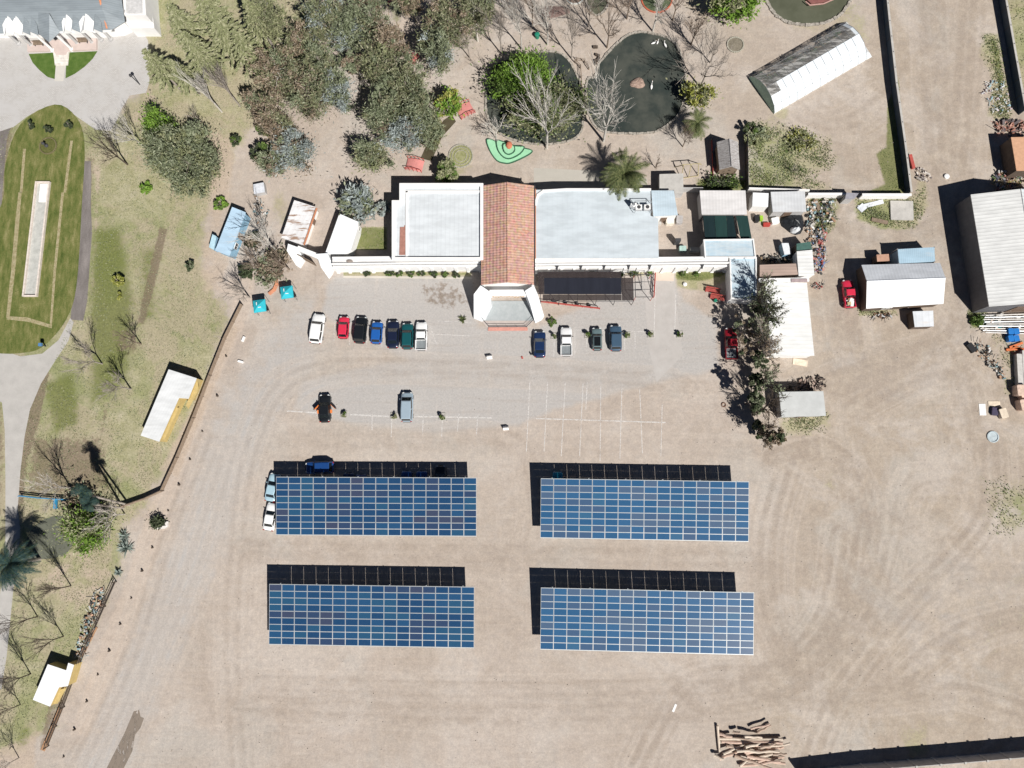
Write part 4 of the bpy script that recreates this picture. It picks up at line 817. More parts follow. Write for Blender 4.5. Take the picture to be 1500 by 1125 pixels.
sheet('path', [(83,82),(98,82),(93,119),(80,119)], .03, soft('cream_path', [(.52,.49,.44),(.58,.55,.5)], 1))
for i, (x, y) in enumerate(((58, 66), (123, 62))):
    p = G(x, y, .35); e2 = thing('bench', 'dark bench on the mansion terrace '+('left' if i == 0 else 'right')+' of the entrance steps', 'bench', p, 0, 'benches on the mansion terrace')
    b = MB(); b.box((0, 0, .42), (1.7, .5, .07)); b.build('seat', timber, e2); b = MB(); b.box((0, .25, .7), (1.7, .06, .5)); b.build('backrest', timber, e2)
    for s_ in (-.7, .7): b = MB(); b.box((s_, 0, .2), (.07, .45, .39)); b.build('leg', dark_steel, e2)
# long basin on the oval lawn
c = G(55, 350); e = thing('long_basin', 'long narrow stone basin lying on the oval lawn', 'basin', c); P = [G(x, y) for x, y in [(55,268),(74,268),(55,434),(36,434)]]
b = MB(); b.prism([tuple(p.to_2d()) for p in P], .0, .1); b.build('floor', soft('basin_floor', [(.36,.36,.33),(.45,.45,.42),(.55,.54,.5)], 1.2), e, c)
b = MB(); b.rib([(p.x, p.y, 0) for p in P+[P[0]]], .25, .45); b.build('rim', plain('pinkish_kerb', (.66, .58, .52)), e, c)
b = MB(); q = G(64, 283, .12); b.box((q.x, q.y, .13), (1.5, 3.2, .05), R(0)); b.build('slab', white_wall, e, c)
for nm, px, lab in (('bollard_lamp', (137+72, 118), 'dark lamp post at the right edge of the mansion forecourt'),):
    p = G(205, 124); e = thing('lamp_post', lab, 'lamp post', p); b = MB(); b.tube((0, 0, 0), (0, 0, 2.6), .08); b.build('post', dark_steel, e); b = MB(); b.lathe((0, 0, 2.6), [(.1, 0), (.28, .15), (.22, .45), (.05, .5)], 10); b.build('lantern', dark_steel, e)
p = G(67, 507); e = thing('lamp_post', 'short blue and black post at the lower tip of the oval lawn', 'lamp post', p); b = MB(); b.tube((0, 0, 0), (0, 0, 1.2), .1); b.build('post', dark_steel, e); b = MB(); b.box((0, 0, 1.3), (.5, .5, .35)); b.build('lantern', plain('blue_box', (.08, .2, .4)), e)
# ================================================================= SOLAR CARPORTS
def cells(name, c, rough=.18):
    t = NT(name); v = t.obj(); sep = t.n('SeparateXYZ'); t.l(v, sep.inputs[0])
    gx_ = t.math('LESS_THAN', t.math('FRACT', t.math('MULTIPLY', sep.outputs['X'], 6.2)), .05); gy_ = t.math('LESS_THAN', t.math('FRACT', t.math('MULTIPLY', sep.outputs['Y'], 6.2)), .05)
    col = t.mix(t.math('MULTIPLY', t.math('MAXIMUM', gx_, gy_), .35), c, (.25, .3, .36)); n = t.noise(v, 1.5, 3); col = t.mix(t.math('MULTIPLY', n, .25), col, lighter(c, 1.5))
    t.col(col); return t.done(rough, 0, .5)
cell_m = [cells('solar_cells_a', (.008, .044, .112)), cells('solar_cells_b', (.012, .060, .140)), cells('solar_cells_c', (.022, .045, .10)), cells('solar_cells_d', (.036, .048, .09)), cells('solar_cells_e', (.014, .066, .135))]
cell_lt = [cells('solar_cells_f', (.018, .080, .175)), cells('solar_cells_g', (.024, .092, .195)), cells('solar_cells_h', (.042, .085, .16)), cells('solar_cells_i', (.028, .10, .19)), cells('solar_cells_j', (.058, .10, .17))]
alu = plain('panel_frame_aluminium', (.56, .59, .60), .45, .03, 2, metal=.15)
HN, HS = 3.45, 2.35; HC = 0.0   # north and south edge heights of the tilted roofs
def carport(label, nw, ne, se, sw, seed, mats, bias):
    P = [G(*nw, HN), G(*ne, HN), G(*se, HS), G(*sw, HS)]; c = sum(P, Vector())/4; c.z = 0
    ex = ((P[1]-P[0])+(P[2]-P[3])); rz = math.atan2(ex.y, ex.x); Wd = ex.length/2; Dp = ((P[0]-P[3]).length+(P[1]-P[2]).length)/2
    e = thing('solar_carport', label, 'solar carport', c, rz, 'solar panel carports in the car park'); TL = math.atan2(HN-HS, ((P[0]-P[3]).to_2d().length+(P[1]-P[2]).to_2d().length)/2); zm = (HN+HS)/2; pw, pd = Wd/16, Dp/9; r_ = random.Random(seed); meshes = {}
    def panel_geo(b, cx, cy, k=1):
        gx, gy, fw = .022, .012, .034; a, d = pw/2-gx, pd/2-gy; z = HC
        b.box((cx, cy, z-.02), (2*a-.02, 2*d-.02, .03), 0, 0, 0) if False else None
        n0 = len(b.f); b.box((cx, cy, z-.012), (2*(a-fw), 2*(d-fw), .02), 0, k)
        b.box((cx, cy+d-fw/2, z-.01), (2*a, fw, .035), 0, 0); b.box((cx, cy-d+fw/2, z-.01), (2*a, fw, .035), 0, 0)
        b.box((cx-a+fw/2, cy, z-.01), (fw, 2*(d-fw), .035), 0, 0); b.box((cx+a-fw/2, cy, z-.01), (fw, 2*(d-fw), .035), 0, 0)
    for k in range(5):
        b = MB(); panel_geo(b, 0, 0); o = b.build('solar_panel', [alu, mats[k]]); meshes[k] = o.data; bpy.data.objects.remove(o)
    cells_ = []
    for j in range(9):
        for i in range(16):
            v = math.sin(i*.9+seed)+math.sin(j*1.3+seed*2)+r_.gauss(0, 1.1)+bias; k = 3 if v > 2.5 else 2 if v > 1.4 else 0 if v > -.2 else 1 if v > -1.4 else 4
            cells_.append((j, i, k))
    rest = MB()
    for n, (j, i, k) in enumerate(cells_):
        x, y = -Wd/2+pw*(i+.5), Dp/2-pd*(j+.5)
        if n < 96:
            o = bpy.data.objects.new('solar_panel', meshes[k]); C.objects.link(o); o.parent = e; o.rotation_euler = (TL, 0, 0); o.location = (x, y*math.cos(TL), zm+y*math.sin(TL))
        else: panel_geo(rest, x, y, k+1)
    ro = rest.build('solar_panel', [alu]+mats, e); ro['kind'] = 'stuff'; ro.rotation_euler = (TL, 0, 0); ro.location = (0, 0, zm)
    def slope(o): o.rotation_euler = (TL, 0, 0); o.location = (0, 0, zm); return o
    b = MB()
    for j in range(0, 10, 3): b.box((0, Dp/2-pd*j*(1 if j < 9 else .997)+(-.05 if j == 0 else .03 if j == 9 else 0), HC-.13), (Wd-.2, .08, .16))
    slope(b.build('purlin', steel, e))
    for i in range(6):
        x = -Wd/2+Wd*(.055+.178*i); b = MB(); b.box((x, 0, HC-.34), (.16, Dp-.3, .24)); bm_ = slope(b.build('beam', steel, e))
        b = MB(); b.box((x, Dp*.5-.02, HC-.16), (.14, .34, .14)); b.build('bracket', alu, bm_)
        b = MB(); hz = zm-.6*math.tan(TL)-.5; b.box((x, -.6, hz/2), (.25, .25, hz)); pl = b.build('post', steel, e); b = MB(); b.box((x, -.6, .02), (.6, .6, .07)); b.build('base_plate', concrete, pl)
        b = MB(); b.tube((x, -.6, 1.3), (x, 1.6, zm+1.6*math.tan(TL)-.42), .06); b.tube((x, -.6, 1.3), (x, -2.4, zm-2.4*math.tan(TL)-.42), .06); b.build('brace', steel, e)
    b = MB(); b.box((0, Dp/2+.03, HC-.05), (Wd, .03, .09)); b.box((0, -Dp/2-.03, HC-.05), (Wd, .05, .09)); slope(b.build('edge_trim', alu, e))
    return e
carport('solar panel carport with cars parked beneath, upper left of the four', (404.5,698.5), (698.5,700.5), (697.5,785), (404,783.5), 3, cell_m, .5)
carport('solar panel carport with a single car beneath, upper right of the four', (791,701), (1096,706), (1098,793), (792.5,787.5), 11, cell_lt, -.1)
carport('empty solar panel carport with darker mottled panels, lower left of the four', (395.5,856), (695.5,860), (694,949), (392.5,943.5), 23, cell_m, .2)
carport('empty solar panel carport with the palest blue panels, lower right of the four', (792,861), (1104.5,868.5), (1104,959), (791.5,951), 37, cell_lt, .0)
# ================================================================= VEHICLES
glass_m = plain('car_glass', (.010, .014, .016), .06, .05, 1, spec=.8, bump=0)
tyre_m = plain('tyre_rubber', (.015, .015, .016), .85, .1); rim_m = plain('wheel_rim', (.45, .46, .47), .35, .05, metal=.7)
lamp_m = plain('headlight_glass', (.6, .62, .62), .15, .05, spec=.6, bump=0); tail_m = plain('taillight_glass', (.35, .02, .02), .25, .05, bump=0)
black_pl = plain('black_plastic', (.02, .02, .022), .6, .05)
def paint(name, c, rough=.32):
    if name in _mc: return _mc[name]
    t = NT(name); t.p.inputs['Base Color'].default_value = (*c, 1); t.p.inputs['Coat Weight'].default_value = .6; t.p.inputs['Coat Roughness'].default_value = .12
    n = t.noise(t.obj(), 3, 3); t.col(t.mix(n, lighter(c, .9), lighter(c, 1.08))); _mc[name] = t.done(rough, .15 if max(c) < .6 else 0, .5); return _mc[name]
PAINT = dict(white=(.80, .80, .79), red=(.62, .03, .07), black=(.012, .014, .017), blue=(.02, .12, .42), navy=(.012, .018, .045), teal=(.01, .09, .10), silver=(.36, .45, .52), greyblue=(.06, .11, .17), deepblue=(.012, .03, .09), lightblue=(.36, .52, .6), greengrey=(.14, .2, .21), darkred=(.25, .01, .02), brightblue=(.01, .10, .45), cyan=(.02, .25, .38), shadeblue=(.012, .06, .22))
KIND = {  # hood end, windshield top, roof end, rear glass bottom (fractions from front), belt z, roof z, cabin inset
 'suv': (.27, .38, .88, .955, 1.02, 1.66, .88), 'hatch': (.25, .40, .84, .95, .90, 1.42, .86), 'sedan': (.28, .43, .74, .86, .90, 1.38, .84),
 'van': (.17, .32, .92, .975, 1.02, 1.74, .90), 'wagon': (.27, .40, .88, .96, .92, 1.44, .87), 'pickup': (.27, .38, .60, .645, 1.02, 1.62, .86)}
def car(label, px, py, L, Wd, kind, colr, rz=0.0, group=None, doors=False, cargo=None, name='parked_car', cat='car', roofcol=None, z=0.0):
    hE, wT, rE, gB, zb, zr, ins = KIND[kind]; p = G(px, py, .8); p.z = 0; e = thing(name, label, cat, p, R(rz), group); pm = paint('car_paint_'+colr, PAINT[colr])
    Wd *= 1.07; L *= 1.03; hw = Wd/2; Y = lambda f: L/2-L*f
    # lower body: sections along the length
    st = [(0.0, .58, .52), (.008, .72, .62), (.022, .84, .70), (.05, .93, .79), (.09, .98, .85), (.14, 1.0, .89), (hE, 1.0, zb-.03), (hE+.08, 1.0, zb), (.5, 1.0, zb), (.72, 1.0, zb), (.88, .99, zb-.0), (.94, .96, zb-.03), (.972, .91, zb-.08), (.99, .82, zb-.2), (1.0, .72, .58)]
    if kind == 'pickup': st = [s for s in st if s[0] < .6]+[(.64, 1.0, zb)]
    b = MB(); n = 12; zl = .28
    for f, wk, zt in st:
        y = Y(f); ww = hw*wk; cr = .03 if zt < zb else .0
        sec = [(-ww*.9, zl), (-ww, zl+.14), (-ww*1.0, (zl+zt)/2), (-ww*.97, zt-.09), (-ww*.88, zt-.01), (-ww*.45, zt+cr), (ww*.45, zt+cr), (ww*.88, zt-.01), (ww*.97, zt-.09), (ww*1.0, (zl+zt)/2), (ww, zl+.14), (ww*.9, zl)]
        for x, z_ in sec: b.v.append((x, y, z_))
    for k in range(len(st)-1):
        for i in range(n): j = (i+1) % n; b.f.append((k*n+i, (k+1)*n+i, (k+1)*n+j, k*n+j)); b.m.append(0)
    b.f.append(tuple(range(n))); b.m.append(0); b.f.append(tuple((len(st)-1)*n+i for i in range(n))[::-1]); b.m.append(0)
    # greenhouse
    y0, y1, y2, y3 = Y(hE), Y(wT), Y(rE), Y(gB); wb_, wr = hw*.93, hw*ins*.93; zt0 = zb-.03
    mid = (y1+y2)/2
    lo = [(-wb_*.92, y0), (wb_*.92, y0), (wb_, (y0+y3)/2+.1), (wb_*.93, y3), (-wb_*.93, y3), (-wb_, (y0+y3)/2+.1)]
    hi = [(-wr*.93, y1), (wr*.93, y1), (wr, mid), (wr*.95, y2), (-wr*.95, y2), (-wr, mid)]
    k0 = len(b.v); b.v += [(x, y, zt0) for x, y in lo]+[(x, y, zr-.03) for x, y in hi]+[(x*.85, y*1.0+(mid-y)*.08, zr+.02) for x, y in hi]
    for q in (0, 6):
        for i in range(6): j = (i+1) % 6; b.f.append((k0+q+i, k0+q+6+i, k0+q+6+j, k0+q+j)); b.m.append(0)
    b.f.append(tuple(k0+12+i for i in range(6))[::-1]); b.m.append(0)
    bo = b.build('body', pm, e); me_ = bo.data; me_.polygons.foreach_set('use_smooth', [len(f.vertices) == 4 and f.index < (len(st)-1)*n for f in me_.polygons])
    if roofcol: rb = MB(); rb.box((0, (y1+y2)/2, zr+.03), (wr*1.55, (y1-y2)*.86, .03)); rb.build('sunroof', plain('roof_panel_'+roofcol, {'dark': (.01, .012, .014), 'pale': (.62, .72, .78)}[roofcol], .2), e)
    def pane(nm, i, j, m_=.07):
        A, B_, Cc, D = (Vector((*lo[i], zt0)), Vector((*lo[j], zt0)), Vector((*hi[j], zr-.03)), Vector((*hi[i], zr-.03))); nn = (B_-A).cross(D-A).normalized()
        if nn.dot(Vector(((A.x+B_.x)/2, (A.y+B_.y)/2-mid, 1))) < 0: nn = -nn
        def bl(u, v): return A.lerp(B_, u).lerp(D.lerp(Cc, u), v)+nn*.012
        g = MB(); q = [bl(m_, .08), bl(1-m_, .08), bl(1-m_, .93), bl(m_, .93)]; g.face(q); g.face([v_-nn*.02 for v_ in q][::-1]); g.build(nm, glass_m, e)
    pane('windshield', 0, 1, .04); pane('rear_window', 3, 4, .06)
    for i, j in ((1, 2), (2, 3), (4, 5), (5, 0)): pane('side_window', i, j, .05)
    if kind == 'pickup':
        yb0, yb1 = Y(.645), Y(1.0); b = MB(); b.box((0, (yb0+yb1)/2, .5), (Wd*.9, yb0-yb1, .44)); b.box((-hw+.07, (yb0+yb1)/2, .72), (.12, yb0-yb1, .6)); b.box((hw-.07, (yb0+yb1)/2, .72), (.12, yb0-yb1, .6)); b.box((0, yb1+.05, .72), (Wd-.26, .09, .6)); b.build('cargo_bed', pm, e)
        b = MB(); b.box((0, (yb0+yb1)/2+.02, .735), (Wd*.82, (yb0-yb1)*.9, .02)); b.build('bed_liner', plain('bed_liner_grey', (.20, .22, .23) if not cargo else (.3, .27, .2), .7), e)
        b = MB(); b.tube((-hw*.85, yb0-.05, zb), (-hw*.8, yb0-.05, 1.45), .03); b.tube((hw*.85, yb0-.05, zb), (hw*.8, yb0-.05, 1.45), .03); b.tube((-hw*.8, yb0-.05, 1.45), (hw*.8, yb0-.05, 1.45), .03); b.build('roll_bar', black_pl, e)
    b = MB(); b.box((0, Y(.01)+.03, .42), (Wd*.56, .06, .2)); b.build('front_bumper', black_pl, e); b = MB(); b.box((0, Y(1)-.03, .42), (Wd*.66, .06, .2)); b.build('rear_bumper', black_pl, e)
    b = MB(); b.box((0, Y(.008)+.02, .64), (Wd*.42, .05, .12)); b.build('grille', black_pl, e)
    for s in (-1, 1):
        b = MB(); b.box((s*hw*.66, Y(.035)+.02, .70), (.30, .22, .13), s*-.45); b.build('headlight', lamp_m, e)
        b = MB(); b.box((s*hw*.76, Y(.985)-.01, .80), (.22, .12, .2)); b.build('taillight', tail_m, e)
        b = MB(); b.box((s*(hw+.09), Y(hE+.07), zb+.05), (.2, .1, .13)); b.build('mirror', pm if colr != 'white' else black_pl, e)
        for yy in (Y(.17), Y(.80)):
            b = MB(); b.tube((s*(hw-.24), yy, .33), (s*(hw+.0), yy, .33), .33, n=16); w_ = b.build('wheel', tyre_m, e); b = MB(); b.tube((s*(hw-.02), yy, .33), (s*(hw+.012), yy, .33), .2, n=12); b.build('rim', rim_m, w_)
        if doors:
            b = MB(); hx, hy = s*(hw-.02), Y(hE+.05); an = R(s*38); dv = Vector((s*.75, -.75, 0)); c_ = Vector((hx, hy, .62))+dv*.62; b.box(tuple(c_), (1.2, .09, .66), math.atan2(dv.y, dv.x)); do = b.build('door', pm, e)
            b = MB(); c2 = c_+Vector((-s*.07, -.07, 0)); b.box((c2.x, c2.y, .64), (.95, .05, .5), math.atan2(dv.y, dv.x)); b.build('door_trim', plain('orange_door_trim', (.75, .22, .06), .6), do)
            b = MB(); c3 = Vector((s*hw*.8, Y(.62), .74)); b.box(tuple(c3+Vector((s*.28, 0, .0))), (.38, .55, .1)); b.build('seat_cushion', plain('orange_door_trim', (.75, .22, .06)), e)
    if cargo:
        r_ = random.Random(5); yb0, yb1 = Y(.66), Y(.98)
        for i in range(9): b = MB(); b.box((r_.uniform(-.5, .5), r_.uniform(yb1+.3, yb0-.3), .85+r_.random()*.25), (r_.uniform(.2, .6), r_.uniform(.3, .9), r_.uniform(.1, .3)), r_.uniform(-.5, .5)); b.build('cargo', [white_wall, plain('straw_cargo', (.5, .4, .22)), white_wall][i % 3], e)
    return e
g1 = 'cars parked in the left row before the hall'; g2 = 'cars parked in the right row before the hall'; g3 = 'cars parked under the upper left solar carport'
car('white sport utility car at the left end of the row before the hall', 464.5, 481, 4.75, 1.95, 'suv', 'white', -6, g1)
car('small bright red hatchback in the row before the hall', 503, 479.5, 3.5, 1.6, 'hatch', 'red', -2, g1)
car('black sport utility car parked right of the red hatchback', 528, 483, 4.2, 1.85, 'suv', 'black', -4, g1)
car('small bright blue hatchback parked between two black cars', 551.5, 487, 3.5, 1.7, 'hatch', 'blue', -3, g1)
car('black sedan with navy sheen parked beside the teal car', 575.5, 489.5, 4.35, 1.8, 'sedan', 'navy', 0, g1)
car('dark teal hatchback parked beside the white pickup', 596.5, 492, 4.1, 1.75, 'wagon', 'teal', 0, g1)
car('white double cab pickup with grey bed at the right end of the left row', 617, 492, 4.5, 1.75, 'pickup', 'white', 0, g1, name='pickup_truck', cat='pickup')
car('dark navy sedan just right of the entrance terrace', 790.5, 504, 4.1, 1.8, 'sedan', 'deepblue', 0, g2)
car('white pickup with empty bed parked right of the navy sedan', 829.5, 500, 4.5, 1.75, 'pickup', 'white', 0, g2, name='pickup_truck', cat='pickup')
car('small grey green wagon with black roof', 874.5, 496.5, 3.5, 1.5, 'wagon', 'greengrey', 0, g2, roofcol='dark')
car('slate blue sport utility car at the right end of the right row', 902, 495, 4.0, 1.8, 'suv', 'greyblue', 0, g2, roofcol=None)
car('black car standing in the open car park with both front doors open showing orange trim', 475.5, 598, 4.3, 1.75, 'sedan', 'black', 2, doors=True)
car('silver blue minivan parked alone on the white line', 596, 596, 4.6, 1.8, 'van', 'silver', 0)
car('light blue sedan half under the left edge of the upper left carport', 399, 714, 4.3, 1.7, 'sedan', 'lightblue', -10, g3)
car('white sedan at the lower left corner of the upper left carport', 396, 757, 4.2, 1.7, 'sedan', 'white', -8, g3)
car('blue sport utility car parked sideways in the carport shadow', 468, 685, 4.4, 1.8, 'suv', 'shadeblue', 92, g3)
car('dark blue hatchback under the carport fourth from its left edge', 510, 712, 4.0, 1.7, 'hatch', 'deepblue', 0, g3)
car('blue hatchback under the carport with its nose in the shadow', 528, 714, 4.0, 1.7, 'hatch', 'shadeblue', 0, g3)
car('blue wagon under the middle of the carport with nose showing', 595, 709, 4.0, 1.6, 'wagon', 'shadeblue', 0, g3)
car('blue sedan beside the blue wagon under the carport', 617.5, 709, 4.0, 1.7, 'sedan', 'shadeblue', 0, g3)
car('black sedan under the right part of the carport deep in shadow', 645, 703, 4.4, 1.7, 'sedan', 'black', 0, g3)
car('cyan car with its nose showing from the upper right carport', 817, 710, 4.0, 1.5, 'hatch', 'cyan', 0)
car('dark red pickup hidden in the shade of the tall trees', 1071, 503, 4.9, 1.8, 'pickup', 'darkred', 0, name='pickup_truck', cat='pickup')
car('bright red pickup loaded with boards beside the workshop', 1243.5, 430, 4.4, 1.6, 'pickup', 'red', 3, cargo=True, name='pickup_truck', cat='pickup')
# ================================================================= VEGETATION
def leafmat(name, cols, rough=.75):
    t = NT(name); g = t.n('NewGeometry'); k = len(cols)
    c = t.ramp(g.outputs['Random Per Island'], [(i/k, c_) for i, c_ in enumerate(cols)], 'CONSTANT')
    big = t.noise(t.pos(), .7, 3); c = t.mix(t.math('MULTIPLY', t.mr(big, .4, .65), .35), c, cols[0]); t.col(c)
    tl = t.n('BsdfTranslucent'); t.l(c, tl.inputs[0]); mx = t.n('MixShader'); mx.inputs[0].default_value = .22; t.l(t.p.outputs[0], mx.inputs[1]); t.l(tl.outputs[0], mx.inputs[2]); t.l(mx.outputs[0], t.out.inputs[0])
    return t.done(rough, 0, .25)
LM = dict(
 euc=leafmat('leaves_dull_olive', [(.15,.17,.085),(.215,.235,.125),(.29,.30,.18),(.18,.19,.10),(.38,.37,.25),(.23,.2,.13)]),
 brown=leafmat('leaves_brown_olive', [(.22,.16,.11),(.30,.23,.16),(.38,.31,.23),(.18,.165,.10),(.46,.38,.3)]),
 silver=leafmat('leaves_silver_blue', [(.27,.31,.30),(.38,.43,.42),(.2,.23,.21),(.52,.57,.56),(.3,.33,.29)]),
 olive=leafmat('leaves_light_olive', [(.20,.22,.105),(.28,.30,.155),(.36,.36,.21),(.24,.25,.13),(.44,.43,.28)]),
 grey=leafmat('leaves_grey_green', [(.16,.19,.105),(.22,.25,.15),(.29,.32,.21),(.18,.2,.12),(.36,.38,.26)]),
 green=leafmat('leaves_mid_green', [(.08,.14,.03),(.13,.2,.05),(.18,.25,.07),(.10,.15,.04)]),
 bright=leafmat('leaves_bright_green', [(.13,.24,.03),(.2,.34,.05),(.26,.40,.08),(.16,.26,.04)]),
 yellow=leafmat('leaves_yellow_green', [(.26,.28,.05),(.34,.35,.09),(.42,.40,.14),(.2,.22,.05)]),
 dark=leafmat('leaves_dark_green', [(.045,.065,.03),(.075,.10,.05),(.11,.13,.07),(.06,.07,.04)]),
 palm=leafmat('fronds_olive', [(.07,.095,.035),(.14,.16,.06),(.2,.21,.09),(.10,.115,.05)]),
 palmd=leafmat('fronds_dark', [(.02,.05,.05),(.04,.08,.075),(.06,.09,.05)]),
 agave=leafmat('agave_blades', [(.26,.31,.28),(.36,.4,.36),(.2,.25,.22)]),
 bark=plain('bark_grey', (.33, .29, .25), .95, .25, 3), barkw=plain('bark_pale', (.52, .49, .44), .9, .15, 3), barkd=plain('bark_dark', (.09, .07, .055), .95, .25, 3), twig=plain('twigs_brown', (.22, .17, .13), .95, .2, 3), twigp=plain('twigs_pale', (.47, .43, .38), .95, .15, 3))
def leafquads(cs, size, rng, elong=1.8, flat=.6, dirs=None):
    """cs (N,3) centres -> (N*4,3) random leaf quads"""
    n = len(cs); a = rng.normal(size=(n, 3)) if dirs is None else dirs+rng.normal(size=(n, 3))*.35
    a[:, 2] *= flat; a /= np.linalg.norm(a, axis=1)[:, None]+1e-9
    u = rng.normal(size=(n, 3)); u[:, 2] *= flat; b = np.cross(a, u); bx = np.cross(a, b); b = b if flat > 1 else bx; b /= np.linalg.norm(b, axis=1)[:, None]+1e-9
    s = size*rng.uniform(.6, 1.35, n)[:, None]; a = a*s*elong*.5; b = b*s*.5
    return np.stack([cs-a-b*.4, cs+a*.1-b, cs+a+b*.1, cs+b*.9], 1).reshape(-1, 3)
def limbs(b, base, top, r0, targets, rng, k=10, n=5):
    b.tube(base, base+(top-base)*.5, r0, r0*.75, n); b.tube(base+(top-base)*.5, top, r0*.75, r0*.4, n)
    idx = rng.choice(len(targets), min(k, len(targets)), replace=False)
    for i in idx:
        t_ = rng.uniform(.35, .95); s = base+(top-base)*t_; e_ = Vector(targets[i]); m_ = s.lerp(e_, .5)+Vector((0, 0, .4)); r = r0*.32
        b.tube(s, m_, r, r*.6, 4, cap=False); b.tube(m_, e_, r*.6, r*.15, 4, cap=False)
def leafy(label, px, py, rpx, zc, rz_, mats, seed, n_cl=45, per=45, size=.38, name='tree', cat='tree', bark='bark', flat=.7, ry=None, group=None, lumps=1.0, elong=1.9, under=None, hollow=.35):
    """crown centred at photo (px,py) at height zc; rpx crown radius in px"""
    rng = np.random.default_rng(seed); c = G(px, py, zc); r = rpx/(F/(H-zc)); ryy = (ry or rpx)/(F/(H-zc)); e = thing(name, label, cat, (c.x, c.y, 0), 0, group)
    d = rng.normal(size=(n_cl, 3)); d /= np.linalg.norm(d, axis=1)[:, None]; rad = rng.uniform(hollow, 1, n_cl)**.6
    an = np.arctan2(d[:, 1], d[:, 0]); rad = rad*(1+(.20*np.sin(2*an+seed)+.16*np.sin(3*an+seed*2.3)+.10*np.sin(5*an+seed)) if r > 1.4 else 1)
    cc = d*rad[:, None]*np.array([r*.86, ryy*.86, rz_]); cc[:, 2] += zc; cc[:, 2] = np.maximum(cc[:, 2], .4)
    cs = np.repeat(cc, per, 0); cr = np.repeat(rng.uniform(.12, .38, n_cl)*r*lumps, per); g = rng.normal(size=(len(cs), 3)); g /= np.linalg.norm(g, axis=1)[:, None]; cs = cs+g*(cr*(rng.gamma(2.0, .38, len(cs)) if r > 2.2 else rng.uniform(.2, 1, len(cs))**.5))[:, None]*np.array([1, 1, .7])
    out = cs-np.array([0, 0, zc]); out[:, 2] = np.abs(out[:, 2])*.3+(.9*r if r > 2.2 else 0); out /= np.linalg.norm(out, axis=1)[:, None]+1e-9
    V = leafquads(cs, size, rng, elong, flat, out*.5 if elong > 1.5 else None)
    if not isinstance(mats, (list, tuple)): mats = [mats]
    mi = np.repeat(rng.choice(len(mats), n_cl, p=(None if len(mats) == 1 else [.62]+[.38/(len(mats)-1)]*(len(mats)-1))), per)
    np_mesh('crown', V, 4, [LM[m_] for m_ in mats], e, (0, 0, 0), mi)
    b = MB(); limbs(b, Vector((0, 0, 0)), Vector((0, 0, zc+rz_*.4)), max(.09, r*.055), cc, rng, 12 if r > 2 else 5); b.build('trunk', LM[bark], e)
    return e
def deodar(label, px, py, rpx, h, seed, mat='olive', name='conifer_tree'):
    """layered conifer with drooping radial branches; base found from crown position"""
    rng = np.random.default_rng(seed); zc = h*.72; c = G(px, py, zc); r = rpx/(F/(H-zc)); e = thing(name, label, 'conifer', (c.x, c.y, 0)); V = []; D = []
    b = MB(); b.tube((0, 0, 0), (0, 0, h*.6), .22, .12, 6); b.tube((0, 0, h*.6), (0, 0, h), .12, .03, 5)
    for k in range(12):
        z = h*(.40+.58*k/11); rr = r*(1-(k/11)**1.25*.9); nb = 9 if k < 8 else 6; off = rng.uniform(0, 6.3)
        for i in range(nb):
            a = off+2*math.pi*i/nb+rng.normal()*.1; L = rr*rng.uniform(.78, 1.08); m = max(5, int(L*9))
            for j in range(1, m+1):
                t_ = j/m; x = L*t_; zz = z+.25*t_-.7*t_*t_*(L/r)*1.3; wgt = .26*(1-t_*.55)
                for s in range(4):
                    V.append((math.cos(a)*x+rng.normal()*wgt*.55, math.sin(a)*x+rng.normal()*wgt*.55, zz+rng.normal()*.06)); D.append((math.cos(a), math.sin(a), -.3))
            b.tube((0, 0, z), (math.cos(a)*L*.7, math.sin(a)*L*.7, z-.1), .035, .012, 3, cap=False)
    V = np.array(V); D = np.array(D)
    np_mesh('crown', leafquads(V, .17, rng, 3.0, .5, D), 4, LM[mat], e); b.build('trunk', LM['bark'], e); return e
def branch(b, p, d, L, r, depth, rng, spread, up=.15, n=4):
    if depth == 0 or r < .006: return
    segs = 3; q = p
    for s in range(segs):
        d = (d+Vector(rng.normal(size=3))*.10+Vector((0, 0, up*.12))).normalized(); q2 = q+d*(L/segs); b.tube(q, q2, r*(1-.18*s), r*(1-.18*(s+1)), n if r > .05 else 3, cap=False); q = q2
        if s < segs-1 and depth > 1:
            for _ in range(1 if depth > 2 else 2):
                ax_ = d.orthogonal().normalized(); ax_.rotate(Matrix.Rotation(rng.uniform(0, 6.28), 3, d)); nd = (d+ax_*spread*rng.uniform(.7, 1.2)).normalized(); branch(b, q, nd, L*rng.uniform(.5, .75), r*.56, depth-1, rng, spread, up, n)
    for _ in range(2):
        ax_ = d.orthogonal().normalized(); ax_.rotate(Matrix.Rotation(rng.uniform(0, 6.28), 3, d)); nd = (d+ax_*spread*rng.uniform(.4, .9)).normalized(); branch(b, q, nd, L*rng.uniform(.6, .85), r*.62, depth-1, rng, spread, up, n)
